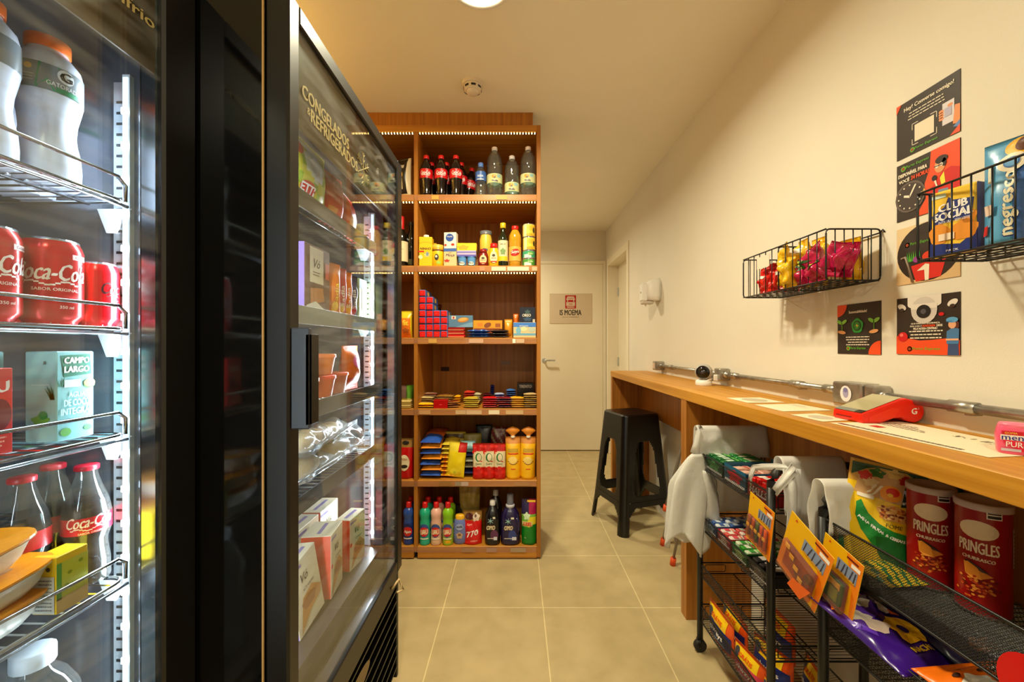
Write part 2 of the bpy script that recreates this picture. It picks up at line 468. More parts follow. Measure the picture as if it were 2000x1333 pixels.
# right doorway: frame, recessed leaf
mb = MB(); f = 0.03
mb.box((XR - .012, DY0 - .035, 0), (XR + .15, DY0 + .02, DZ + .05), DOORW, .003)
mb.box((XR - .012, DY1 - .02, 0), (XR + .15, DY1 + .035, DZ + .05), DOORW, .003)
mb.box((XR - .0115, DY0 + .018, DZ - .02), (XR + .149, DY1 - .018, DZ + .0495), DOORW, .003)
struct(mb, 'trim_1')
d2 = MB().box((XR + .11, DY0 + .02, .01), (XR + .145, DY1 - .02, DZ - .02), DOORW, .002); d2 = struct(d2, 'door_2')
for hz in (.35, 1.03, 1.80):
    MB().box((XR + .098, DY1 - .045, hz - .045), (XR + .112, DY1 - .02, hz + .045), CHROME, .002).obj('hinge', d2)
# back door with its frame
mb = MB().box((.20, YB - .035, 0), (.245, YB, 2.17), DOORW, .003).box((.243, YB - .0345, 2.135), (.994, YB - .001, 2.1695), DOORW, .003).box((.992, YB - .035, 0), (1.026, YB, 2.17), DOORW, .003)
struct(mb, 'trim_2')
d1 = struct(MB().box((.247, YB - .03, .012), (.990, YB - .002, 2.133), DOORW, .002), 'door_1')
mb = MB().lathe([(.024, 0), (.024, .008), (.02, .01)], CHROME, 16, c=(.318, YB - .04, 1.035), axis='y')
mb.tube([(.318, YB - .03, 1.035), (.318, YB - .075, 1.035), (.33, YB - .082, 1.035), (.44, YB - .082, 1.035)], .009, CHROME, 8)
mb.obj('door_handle', d1)
# plate with writing on the back door
PLT = C(206, 186, 158, .5)
mb = MB().box((.381, YB - .036, 1.455), (.862, YB - .031, 1.797), PLT, .001)
f = plane((.621, YB - .036, 1.626), (1, 0, 0), (0, 0, 1), (0, -1, 0))
RED = C(176, 16, 18, .5); INK = C(46, 38, 28, .6)
mb.rect(f, -.062, .000, .062, .15, RED, .001)
mb.poly(f, [(-.036, .137), (.036, .137), (.052, .098), (-.052, .098)], PLT, .0016)
mb.rect(f, -.035, .113, .035, .119, RED, .002)
mb.rect(f, -.04, .075, -.03, .098, PLT, .0016); mb.rect(f, .03, .075, .04, .098, PLT, .0016)
mb.rect(f, -.05, .029, .05, .072, PLT, .0016); mb.rect(f, -.022, .047, .022, .054, RED, .002)
mb.rect(f, -.042, .01, .042, .021, PLT, .0016)
mb.text(f, 'IS MOEMA', 0, -.046, .062, INK, .001, bold=.02, w=.245)
mb.text(f, 'USO DO CONDOMINIO', 0, -.098, .012, C(140, 118, 92), .001, w=.19)
tag(mb.obj('door_sign'), 'beige plate with a red storefront emblem and dark lettering on the back door', 'sign')

# ceiling lamps and smoke detector
def lamp(x, y, label):
    t = thing('ceiling_lamp', label, 'lamp', (x, y, ZC))
    MB().lathe([(.128, 0), (.128, -.006), (.118, -.014), (.108, -.014), (.106, -.009)], WHITEP, 40, cap=False).obj('trim_ring', t)
    MB().lathe([(.107, -.010), (.06, -.0115), (.0005, -.012)], EML, 40, cap=False).obj('diffuser', t)
lamp(LAMPS[0][0], LAMPS[0][1], 'round flush ceiling lamp glowing warm white above the aisle')
lamp(LAMPS[1][0], LAMPS[1][1], 'round flush ceiling lamp above the corridor behind the tall shelf unit')
lamp(LAMPS[2][0], LAMPS[2][1], 'round flush ceiling lamp behind the camera')
t = thing('smoke_detector', 'small round white smoke detector on the ceiling in front of the shelf unit', 'smoke detector', (X(923, 2.02), 2.02, ZC))
DET = C(228, 214, 200, .5)
MB().lathe([(.052, 0), (.052, -.012), (.049, -.016)], DET, 28).obj('mounting_base', t)
mb = MB().lathe([(.044, -.015), (.046, -.034), (.038, -.040), (.036, -.042)], DET, 28)
mb.lathe([(.030, -.041), (.029, -.050), (.024, -.055), (.0005, -.056)], DET, 28)
mb.obj('sensor_head', t)
mb = MB()
for k in range(8):
    a = k * PI / 4 + .2
    p = [((.0462) * math.cos(a + q), (.0462) * math.sin(a + q)) for q in (-.25, -.1, .1, .25)]
    mb.add([(x_, y_, z_) for z_ in (-.037, -.0265) for x_, y_ in p], [(0, 1, 5, 4), (1, 2, 6, 5), (2, 3, 7, 6)], C(20, 18, 16))
mb.obj('vent_slot', t)

t = thing('added_gold_strip', 'added golden light strip high on the left wall, out of view, warming the ceiling', 'lamp', (XL, 1.25, 2.30))  # invented strip, hidden behind the fridges, goes with the golden ceiling fill
MB().box((0, -.62, -.015), (.05, .62, .012), C(150, 146, 140, .4, .8), .002).obj('profile', t)
MB().box((.006, -.60, .012), (.044, .60, .016), C(255, 190, 80, .5, 0, 4.0)).obj('diffuser', t)

# ================================================================== TALL SHELF UNIT
SY, SYB = 2.26, 2.70
SX0, SX1 = -1.30, .138
SHZ = [.073, .444, .846, 1.246, 1.651, 2.051]
TH = .036
DVX = (X(808, SY), X(815.5, SY))
unit = thing('shelf_unit', 'tall oak-look display shelf unit full of groceries, lit by warm led strips', 'shelf unit', (0, 0, 0))
def U(mb, n): return mb.obj(n, unit)
U(MB().box((SX1 - .022, SY, 0.012), (SX1, SYB, 2.441), W_Z, .001), 'side_panel')
U(MB().box((SX0, SY, 0.012), (SX0 + .022, SYB, 2.441), W_Z, .001), 'side_panel')
U(MB().box((DVX[0], SY + .004, .04), (DVX[1], SYB - .02, 2.42), W_Z, .001), 'divider')
U(MB().box((X(738, SY) - .25, SY + .004, .04), (X(738, SY) - .23, SYB - .02, 2.42), W_Z, .001), 'divider')
U(MB().box((SX0 + .022, SYB - .015, .02), (SX1 - .022, SYB, 2.43), W_Z), 'back_panel')
mb = MB().box((SX0 + .02, SY + .001, 2.405), (SX1 - .021, SYB - .015, 2.441), W_X, .001)
U(mb, 'top_panel')
U(MB().box((SX0 + .02, SY + .015, 2.441), (X(1041, SY), SY + .035, ZC), W_Z), 'fascia')
for i, z in enumerate(SHZ):
    h = TH if i else .066
    for (a, b) in ((SX0 + .022, DVX[0]), (DVX[1], SX1 - .022)):
        U(MB().box((a, SY, z - h), (b, SYB - .015, z), W_X, .0015), 'shelf_board')
U(MB().box((SX0 + .02, SY + .03, 0), (SX1 - .01, SY + .05, .012), BLACK), 'foot_rail')
# led strips under the top and two shelf boards
for z in (2.405, 2.051 - TH, 1.651 - TH):
    for (a, b) in ((SX0 + .03, DVX[0] - .002), (DVX[1] + .002, SX1 - .024)):
        mb = MB().box((a, SY + .012, z - .006), (b, SY + .022, z), C(60, 44, 26))
        n = int((b - a) / .0165)
        for k in range(n):
            x = a + (k + .5) * (b - a) / n
            mb.add([(x - .0028, SY + .0115, z - .0065), (x + .0028, SY + .0115, z - .0065), (x + .0028, SY + .0115, z - .0005), (x - .0028, SY + .0115, z - .0005)], [(0, 1, 2, 3)], EMW)
            mb.add([(x - .0028, SY + .013, z - .0063), (x + .0028, SY + .013, z - .0063), (x + .0028, SY + .019, z - .0063), (x - .0028, SY + .019, z - .0063)], [(0, 3, 2, 1)], EMW)
        U(mb, 'led_strip')
# clear price rails with paper tags on the shelf edges
TAGW = C(232, 214, 190, .5)
for i, z in enumerate(SHZ):
    U(MB().box((SX0 + .03, SY - .003, z - TH + .003), (SX1 - .024, SY - .0008, z - .004), RAIL), 'price_rail')
tags = [(1, 895, 12, (150, 130, 110)), (1, 908, 14, (185, 160, 150)), (1, 870, 24, (150, 105, 50)), (0, 915, 26, (160, 120, 90)), (0, 960, 20, (170, 130, 110)), (0, 1012, 30, (165, 140, 110)),
        (2, 900, 20, (200, 165, 120)), (2, 926, 30, (205, 170, 130)), (2, 965, 21, (232, 215, 180)), (2, 1005, 34, (205, 170, 120)), (3, 930, 28, (205, 160, 130)), (3, 1004, 6, (250, 240, 215)), (3, 1016, 16, (210, 175, 140)), (3, 845, 16, (200, 150, 70)),
        (4, 942, 10, (220, 130, 90)), (4, 974, 28, (225, 200, 170)), (4, 1012, 42, (235, 205, 175)), (4, 1044, 10, (210, 170, 130)), (2, 830, 22, (190, 140, 90)), (1, 1020, 30, (175, 125, 80)), (5, 850, 14, (200, 150, 60)), (5, 980, 22, (205, 160, 80))]
for i, px, w, c in tags:
    x0 = X(px - w / 2, SY); x1 = X(px + w / 2, SY); z = SHZ[i]
    U(MB().box((x0, SY - .0045, z - TH + .006), (x1, SY - .0032, z - .007), C(*c, .6)), 'price_tag')
# socket plates on the back panel of the fourth compartment
U(MB().box((X(978, SYB), SYB - .019, Z(713, SYB)), (X(996, SYB), SYB - .015, Z(705, SYB)), C(150, 120, 100), .001), 'socket_plate')
U(MB().box((X(862, SYB), SYB - .017, Z(725, SYB)), (X(878, SYB), SYB - .015, Z(717, SYB)), C(50, 22, 8), .001), 'cable_hole')

# ================================================================== LEDGE COUNTER ALONG THE RIGHT WALL
CX, CZ, CT = .742, 1.005, .044
CY0, CY1 = -.35, 3.16
counter = thing('ledge_counter', 'long narrow oak-look counter along the right wall with panel legs', 'counter', (0, 0, 0))
MB().box((CX, CY0, CZ - CT), (XR - .001, CY1, CZ), W_Y, .0015).obj('worktop', counter)
MB().box((CX + .002, CY1 - .045, 0), (XR - .001, CY1, CZ - CT), W_Z, .001).obj('leg_panel', counter)
MB().box((CX + .002, 1.76, 0), (XR - .001, 1.815, CZ - CT), W_Z, .001).obj('leg_panel', counter)
MB().box((CX + .002, .10, 0), (XR - .001, .155, CZ - CT), W_Z, .001).obj('leg_panel', counter)
MB().box((XR - .055, 1.815, .692), (XR - .037, CY1 - .045, CZ - CT), W_Z, .001).obj('apron', counter)
MB().box((XR - .055, .155, .692), (XR - .037, 1.76, CZ - CT), W_Z, .001).obj('apron', counter)

# conduit with junction boxes
t = thing('conduit', 'galvanised steel conduit with junction boxes on the wall above the counter', 'conduit', (0, 0, 0))
cx, cz = XR - .024, 1.062
MB().tube([(cx, -.3, cz), (cx, .5, cz), (cx, 1.13, cz)], .0115, STEEL, 12).obj('pipe', t)
MB().tube([(cx, 1.235, cz), (cx, 1.93, cz)], .0105, STEEL, 12).obj('pipe', t)
MB().tube([(cx, 2.0, cz), (cx, 2.80, cz)], .0105, STEEL, 12).obj('pipe', t)
for y in (.905, 1.44, 2.62, 1.86, 1.28):
    w = .028 if y < 2 else .02
    MB().tube([(cx, y - w, cz), (cx, y + w, cz)], .0145, STEEL, 12).box((cx - .004, y - w * .6, cz - .017), (XR, y - w * .2, cz - .012), STEEL).obj('coupling', t)
for y in (1.10, 1.248, 1.995, 1.925, 2.785):
    mb = MB().tube([(cx, y - .012, cz), (cx, y + .012, cz)], .0165, STEEL, 8)
    mb.obj('gland', t)
mb = MB().box((XR - .058, 1.135, cz - .036), (XR, 1.238, cz + .030), STEEL, .004)
fs = plane((XR - .058, 1.186, cz - .003), (0, -1, 0), (0, 0, 1), (-1, 0, 0))
bx = mb.obj('junction_box', t)
mb = MB().blob(fs, 0, 0, .02, .0235, C(236, 228, 230, .5), .001).blob(fs, 0, .003, .010, .015, C(160, 156, 196), .0015).blob(fs, 0, .011, .008, .007, C(120, 118, 170), .002)
mb.obj('sticker', bx)
MB().box((XR - .052, 1.10, cz - .025), (XR, 1.134, cz + .027), STEEL, .004).obj('junction_box', t)
MB().box((XR - .052, 1.935, cz - .03), (XR, 1.99, cz + .028), STEEL, .004).obj('junction_box', t)
bx = MB().box((XR - .06, 2.795, cz - .032), (XR, 2.86, cz + .03), STEEL, .004).obj('junction_box', t)
MB().box((XR - .0615, 2.815, cz - .02), (XR - .0598, 2.848, cz + .018), C(210, 180, 160), .0005).obj('socket', bx)

# ================================================================== POSTERS on the right wall
def wallf(y0, y1, z0, z1):   # origin at lower far corner, u towards the camera
    return plane((XR - .0016, y1, z0), (0, -1, 0), (0, 0, 1), (-1, 0, 0)), y1 - y0, z1 - z0
PBK = C(44, 30, 20, .5); ORG = C(232, 74, 20, .5); GRN = C(96, 176, 40, .5); CRM = C(240, 226, 204, .5); REDP = C(214, 40, 24, .5)
def poster(name, label, y0, y1, z0, z1, bg, fn, wfac=1):
    f, w, h = wallf(y0, y1, z0, z1)
    mb = MB().box((XR - .0016, y0, z0), (XR - .0002, y1, z1), bg)
    fn(mb, f, w, h)
    return tag(mb.obj(name), label, 'poster', 'posters on the right wall')
def clip(pts): return pts
def arc(cu, cv, r, a0, a1, n=16, rv=None): return [(cu + r * math.cos(math.radians(a0 + (a1 - a0) * i / n)), cv + (rv or r) * math.sin(math.radians(a0 + (a1 - a0) * i / n))) for i in range(n + 1)]
def brand(mb, f, u, v, h, w):
    mb.blob(f, u - w / 2 - h * .8, v, h * .75, h * .75, GRN); mb.blob(f, u - w / 2 - h * .8, v, h * .45, h * .45, C(150, 60, 20), .0014)
    mb.text(f, 'Porto Express', u, v, h, GRN, w=w, shear=.15)
def p1(mb, f, w, h):
    mb.poly(f, [(0, h - .022), (0, h), (.014, h)], ORG); mb.poly(f, [(w - .022, 0), (w, 0), (w, .018)], ORG)
    mb.text(f, 'Hey! Converse comigo!', w * .53, h - .022, .013, CRM, w=w * .78, bold=.03)
    mb.lines(f, w * .17, w * .82, h - .037, 3, .0075, CRM, .0022, center=True)
    a, b, c, d = w * .27, w * .67, .022, .078
    for (u, v, su, sv) in ((a, c, 1, 1), (b, c, -1, 1), (a, d, 1, -1), (b, d, -1, -1)):
        mb.rect(f, u, v, u + su * .016, v + sv * .0015, CRM); mb.rect(f, u, v, u + su * .0015, v + sv * .016, CRM)
    mb.rect(f, a + .007, c + .007, b - .007, d - .006, C(228, 214, 190))
    for k in range(5): mb.blob(f, w * .735 + (k > 3) * .02, .050 + k * .006, .006, .004, C(222, 140, 90), .0007)
    mb.poly(f, [(w * .9, .025), (w, .02), (w, .065), (w * .93, .068)], C(224, 138, 80), .0007); mb.poly(f, [(w * .9, .018), (w, .012), (w, .028)], C(90, 130, 190), .0008)
    mb.rect(f, w * .75, .032, w * .92, .085, C(214, 206, 214)); mb.rect(f, w * .785, .05, w * .885, .07, C(176, 170, 196), .0014)
    brand(mb, f, w * .5, .011, .008, w * .36)
poster('poster', 'dark poster headed Hey! Converse comigo!, topmost on the right wall', .9316, 1.087, 1.698, 1.843, PBK, p1)
def p2(mb, f, w, h):
    mb.poly(f, [(w * .33, 0), (w, 0), (w, h), (w * .58, h), (w * .56, h * .72), (w * .48, h * .5), (w * .5, h * .25)], ORG)
    brand(mb, f, w * .36, h - .014, .009, w * .38)
    mb.text(f, 'DISPONÍVEL PARA', w * .28, h - .030, .0115, CRM, w=w * .48, bold=.05)
    mb.text(f, 'VOCÊ', w * .14, h - .046, .0105, CRM, w=w * .18, bold=.05)
    mb.text(f, '24 HORAS', w * .41, h - .046, .0105, ORG, w=w * .30, bold=.05)
    u, v = w * .24, h * .38
    mb.blob(f, u, v, .040, .040, C(98, 84, 78), .0012); mb.blob(f, u, v, .035, .035, C(62, 50, 46), .0016)
    for k in range(12):
        a = k * PI / 6; mb.blob(f, u + .030 * math.cos(a), v + .030 * math.sin(a), .0022, .0022, CRM, .002, n=6, rings=1)
    mb.poly(f, [(u - .002, v), (u + .002, v - .001), (u + .017, v + .025), (u + .013, v + .027)], CRM, .0022)
    mb.poly(f, [(u, v - .003), (u + .002, v + .003), (u - .015, v + .008), (u - .016, v + .003)], CRM, .0022)
    # presenter in a red jacket holding a microphone
    mb.poly(f, [(w * .62, h * .12), (w, h * .06), (w, h * .56), (w * .88, h * .62), (w * .74, h * .58), (w * .62, h * .42), (w * .52, h * .36), (w * .52, h * .30), (w * .64, h * .32)], C(206, 28, 20), .0012)
    mb.poly(f, [(w * .66, h * .12), (w * .84, h * .1), (w * .84, h * .3), (w * .7, h * .32)], C(120, 140, 160), .0016)
    mb.poly(f, [(w * .72, h * .50), (w * .78, h * .58), (w * .80, h * .40), (w * .74, h * .38)], C(240, 220, 60), .0016)
    mb.blob(f, w * .72, h * .70, .0125, .017, C(222, 150, 100), .0018); mb.blob(f, w * .745, h * .79, .0145, .0095, C(50, 34, 30), .0021)
    mb.blob(f, w * .785, h * .73, .005, .010, C(50, 34, 30), .0021)
    mb.rect(f, w * .635, h * .70, w * .76, h * .715, C(60, 50, 50), .0024); mb.blob(f, w * .68, h * .70, .004, .004, CRM, .0023, n=10); mb.blob(f, w * .745, h * .71, .004, .004, CRM, .0023, n=10)
    mb.blob(f, w * .64, h * .53, .006, .007, C(30, 26, 30), .0024); mb.poly(f, [(w * .63, h * .5), (w * .66, h * .5), (w * .69, h * .38), (w * .67, h * .37)], CRM, .0022)
    for k in range(4): mb.tube([Vector(f(w * .50, h * .35, .0015)), Vector(f(w * .42 + k * .003, h * (.33 + k * .03), .0015))], .002, C(226, 170, 90), 5)
poster('poster', 'orange and black poster with a clock and a presenter in a red jacket', .9316, 1.087, 1.532, 1.683, PBK, p2)
def p3(mb, f, w, h):
    mb.rect(f, 0, h * .0, w, h * .22, C(216, 180, 130), .0006)
    mb.blob(f, w * .52, h * .5, w * .505, h * .49, PBK, .0009, n=32)
    brand(mb, f, w * .42, h * .68, .009, w * .36)
    mb.poly(f, [(w * .26, h * .30), (w * .82, h * .36), (w * .73, h * .05), (w * .34, h * .02)], REDP, .0014)
    mb.poly(f, [(w * .36, h * .20), (w * .5, h * .30), (w * .56, h * .28), (w * .55, h * .02), (w * .49, h * .02), (w * .48, h * .2)], CRM, .0018)
    mb.tube([Vector(f(w * .10, h * .46, .002)), Vector(f(w * .17, h * .48, .002)), Vector(f(w * .29, h * .02, .002))], .003, C(170, 150, 134), 6)
    for k in range(7): mb.poly(f, [(w * (.20 + k * .03), h * .38), (w * (.235 + k * .03), h * .38), (w * (.19 + k * .036), h * .56)], GRN if k % 2 else C(60, 150, 50), .0016)
    mb.blob(f, w * .36, h * .40, .010, .008, C(150, 60, 140), .002); mb.blob(f, w * .55, h * .42, .016, .012, C(214, 60, 30), .0018); mb.blob(f, w * .7, h * .40, .012, .011, C(236, 180, 40), .002)
poster('poster', 'cream poster with a red shopping cart in a dark circle, half behind the wire basket', .9316, 1.087, 1.362, 1.512, C(224, 196, 152, .5), p3)
def p4(mb, f, w, h):
    mb.poly(f, [(0, 0), (w, 0), (w, h * .24), (w * .8, h * .27), (w * .6, h * .25), (w * .4, h * .24), (w * .2, h * .28), (0, h * .33)], ORG)
    wht = C(226, 216, 206)
    mb.poly(f, arc(w * .47, h * .86, w * .27, 180, 360, 12, h * .08) + [(w * .74, h), (w * .2, h)], wht, .0012)
    mb.blob(f, w * .47, h * .76, w * .21, h * .23, C(206, 196, 190), .0014); mb.rect(f, w * .26, h * .78, w * .68, h * .87, wht, .0018)
    mb.blob(f, w * .47, h * .735, w * .115, h * .115, C(24, 20, 22), .0022); mb.blob(f, w * .47, h * .735, w * .045, h * .045, C(80, 76, 84), .0026)
    for u in (.10, .90):
        mb.blob(f, w * u, h * .84, w * .08, h * .05, wht, .0012, rot=.5 if u > .5 else -.5); mb.blob(f, w * u, h * .79, w * .04, h * .03, C(60, 40, 30), .0016)
    mb.text(f, 'OLÁ! PARA SUA SEGURANÇA,', w * .49, h * .535, .0055, CRM, w=w * .46, bold=.05)
    mb.text(f, 'ESSA LOJA É', w * .34, h * .49, .0055, CRM, w=w * .19, bold=.05); mb.text(f, 'MONITORADA', w * .55, h * .49, .0055, ORG, w=w * .2, bold=.05); mb.text(f, '24HS', w * .71, h * .49, .0055, CRM, w=w * .09, bold=.05)
    mb.text(f, 'PELA NOSSA CENTRAL!', w * .49, h * .445, .0055, CRM, w=w * .38, bold=.05)
    mb.lines(f, w * .21, w * .77, h * .39, 3, .0085, CRM, .0028, center=True)
    mb.blob(f, w * .12, h * .31, w * .085, h * .085, C(206, 20, 22), .0018); mb.blob(f, w * .10, h * .34, w * .03, h * .03, C(240, 110, 100), .0022); mb.blob(f, w * .74, h * .67, w * .04, h * .03, C(206, 20, 22), .0014)
    brand(mb, f, w * .50, h * .095, .009, w * .44)
    sk = C(232, 170, 130)
    mb.poly(f, [(w * .83, 0), (w * .99, 0), (w * .98, h * .2), (w * .84, h * .2)], C(60, 76, 120), .0016)
    mb.poly(f, [(w * .82, h * .18), (w * .99, h * .18), (w * .995, h * .42), (w * .90, h * .44), (w * .82, h * .38)], C(70, 120, 170), .0020)
    mb.rect(f, w * .81, h * .235, w * .99, h * .265, sk, .0024); mb.blob(f, w * .90, h * .49, w * .055, h * .065, sk, .0022); mb.blob(f, w * .965, h * .48, w * .03, h * .06, C(96, 44, 30), .0018)
    mb.blob(f, w * .90, h * .565, w * .085, h * .045, C(90, 160, 210), .0026); mb.rect(f, w * .82, h * .535, w * .90, h * .55, C(60, 120, 180), .0028)
poster('poster', 'dark poster with a white dome camera and a guard in a blue cap', .9316, 1.087, 1.178, 1.326, PBK, p4)
def p5(mb, f, w, h):
    mb.poly(f, [(0, h)] + arc(0, h, w * .24, 270, 360, 8)[0:], ORG); mb.poly(f, [(w, 0)] + arc(w, 0, w * .26, 90, 180, 8), ORG)
    mb.text(f, 'Sustentabilidade!', w * .5, h * .84, .008, CRM, w=w * .42, bold=.03)
    mb.blob(f, w * .49, h * .56, w * .135, h * .145, C(40, 150, 50), .0012, wob=.06); mb.blob(f, w * .49, h * .56, w * .09, h * .1, PBK, .0016); mb.blob(f, w * .49, h * .56, w * .07, h * .08, C(40, 130, 44), .002); mb.poly(f, [(w * .5, h * .61), (w * .46, h * .55), (w * .5, h * .56), (w * .48, h * .51), (w * .53, h * .57), (w * .495, h * .565)], C(236, 200, 60), .0024)
    for s_ in (-1, 1):
        c = w * .49 + s_ * w * .37
        mb.rect(f, c - .0012, h * .47, c + .0012, h * .60, GRN, .0012); mb.blob(f, c - w * .055, h * .65, w * .075, h * .035, C(120, 190, 60), .0016, rot=-.5); mb.blob(f, c + w * .055, h * .65, w * .075, h * .035, C(140, 200, 70), .0016, rot=.5)
        mb.blob(f, c, h * .44, w * .10, h * .035, C(230, 160, 100), .0018, rot=.15 * s_)
    mb.lines(f, w * .20, w * .78, h * .33, 4, .0078, CRM, .0026, center=True)
    brand(mb, f, w * .5, h * .115, .009, w * .36)
poster('poster', 'small dark poster with two seedlings and a green recycling emblem under the lolly basket', 1.134, 1.287, 1.175, 1.328, PBK, p5)

# ================================================================== HAND DISPENSER on the right wall
t = thing('soap_dispenser', 'white wall-mounted hand dispenser beside the doorway', 'dispenser', (XR, 2.92, 1.6))
mb = MB()
prof = []
for z_, dx, hy in [(-.075, .05, .055), (-.07, .085, .062), (-.04, .10, .066), (0, .105, .068), (.04, .10, .066), (.065, .08, .058), (.082, .05, .04)]:
    ring = []
    for k in range(20):
        a = PI / 2 + PI * k / 19
        ring.append((math.copysign(abs(math.cos(a)) ** .6, math.cos(a)) * dx, math.copysign(abs(math.sin(a)) ** .7, math.sin(a)) * hy, z_))
    prof.append(ring)
vs = [p for r_ in prof for p in r_]; n = 20
mb.add(vs, [(j * n + i, j * n + i + 1, (j + 1) * n + i + 1, (j + 1) * n + i) for j in range(6) for i in range(n - 1)] + [tuple(range(n))[::-1], tuple(6 * n + k for k in range(n))] + [(j * n + n - 1, j * n, (j + 1) * n, (j + 1) * n + n - 1) for j in range(6)], WHITEP, True)
mb.obj('housing', t)
MB().box((-.125, -.038, -.078), (-.085, .038, .05), WHITEP, .008).obj('front_cover', t)
MB().box((-.1255, -.006, -.02), (-.1245, .006, -.008), C(60, 40, 20)).obj('sensor_window', t)
MB().box((-.12, -.03, -.098), (-.04, .03, -.074), C(200, 190, 176, .5), .006).lathe([(.006, -.115), (.008, -.098)], WHITEP, 10, c=(-.09, 0, 0)).obj('nozzle', t)

# ================================================================== WIRE BASKETS
def rrect(a, b, c, d, r=.012, n=4):
    """closed rounded rectangle through corner points a,b,c,d"""
    P = [Vector(a), Vector(b), Vector(c), Vector(d)]; out = []
    for i in range(4):
        p = P[i]; q0 = (P[i - 1] - p).normalized() * r; q1 = (P[(i + 1) % 4] - p).normalized() * r
        for k in range(n + 1):
            t = k / n; out.append(tuple(p + q0 * (1 - t) ** 2 + q1 * t ** 2))
    return out
def wire_basket(label, y0, y1, z0=1.385, z1=1.53, x0=.874):
    t = thing('wire_basket', label, 'basket', (0, 0, 0))
    x1 = XR - .003; r = .0021; ym = (y0 + y1) / 2
    fm = MB()
    for y in (y0, ym, y1):
        fm.tube(rrect((x0, y, z0), (x1, y, z0), (x1, y, z1), (x0, y, z1)), r * 1.15, WIRE, 6, True)
    fm.tube([(x0, y0, z1), (x0, y1, z1)], r * 1.15, WIRE); fm.tube([(x0, y0, z0), (x0, y1, z0)], r, WIRE)
    fm.tube([(x1 - .004, y0, z1 - .012), (x1 - .004, y1, z1 - .012)], r, WIRE); fm.tube([(x1 - .004, y0, z0), (x1 - .004, y1, z0)], r, WIRE)
    fm.obj('frame', t)
    g = MB(); n = 12
    for k in range(1, n):
        y = y0 + (y1 - y0) * k / n
        g.tube([(x0, y, z1), (x0, y, z0), (x1 - .004, y, z0), (x1 - .004, y, z1 - .012)], r * .8, WIRE, 5)
    for k in range(1, 6):
        x = x0 + (x1 - x0) * k / 6
        g.tube([(x, y0, z0), (x, y1, z0)], r * .8, WIRE, 5)
        for y in (y0, ym, y1): g.tube([(x, y, z0), (x, y, z1)], r * .8, WIRE, 5)
    g.obj('wire_grid', t)
    MB().tube([(x1 - .004, y0, z1 - .012), (x1, y0 - .008, z1 - .004), (x1 + .002, y0 - .012, z1 - .012)], r, WIRE).obj('hook', t)
    return t
wire_basket('black wire basket of lollipop bags on the right wall, further from the camera', 1.135, 1.547)
wire_basket('black wire basket holding blue biscuit packs on the right wall, nearest the camera', .464, .876)

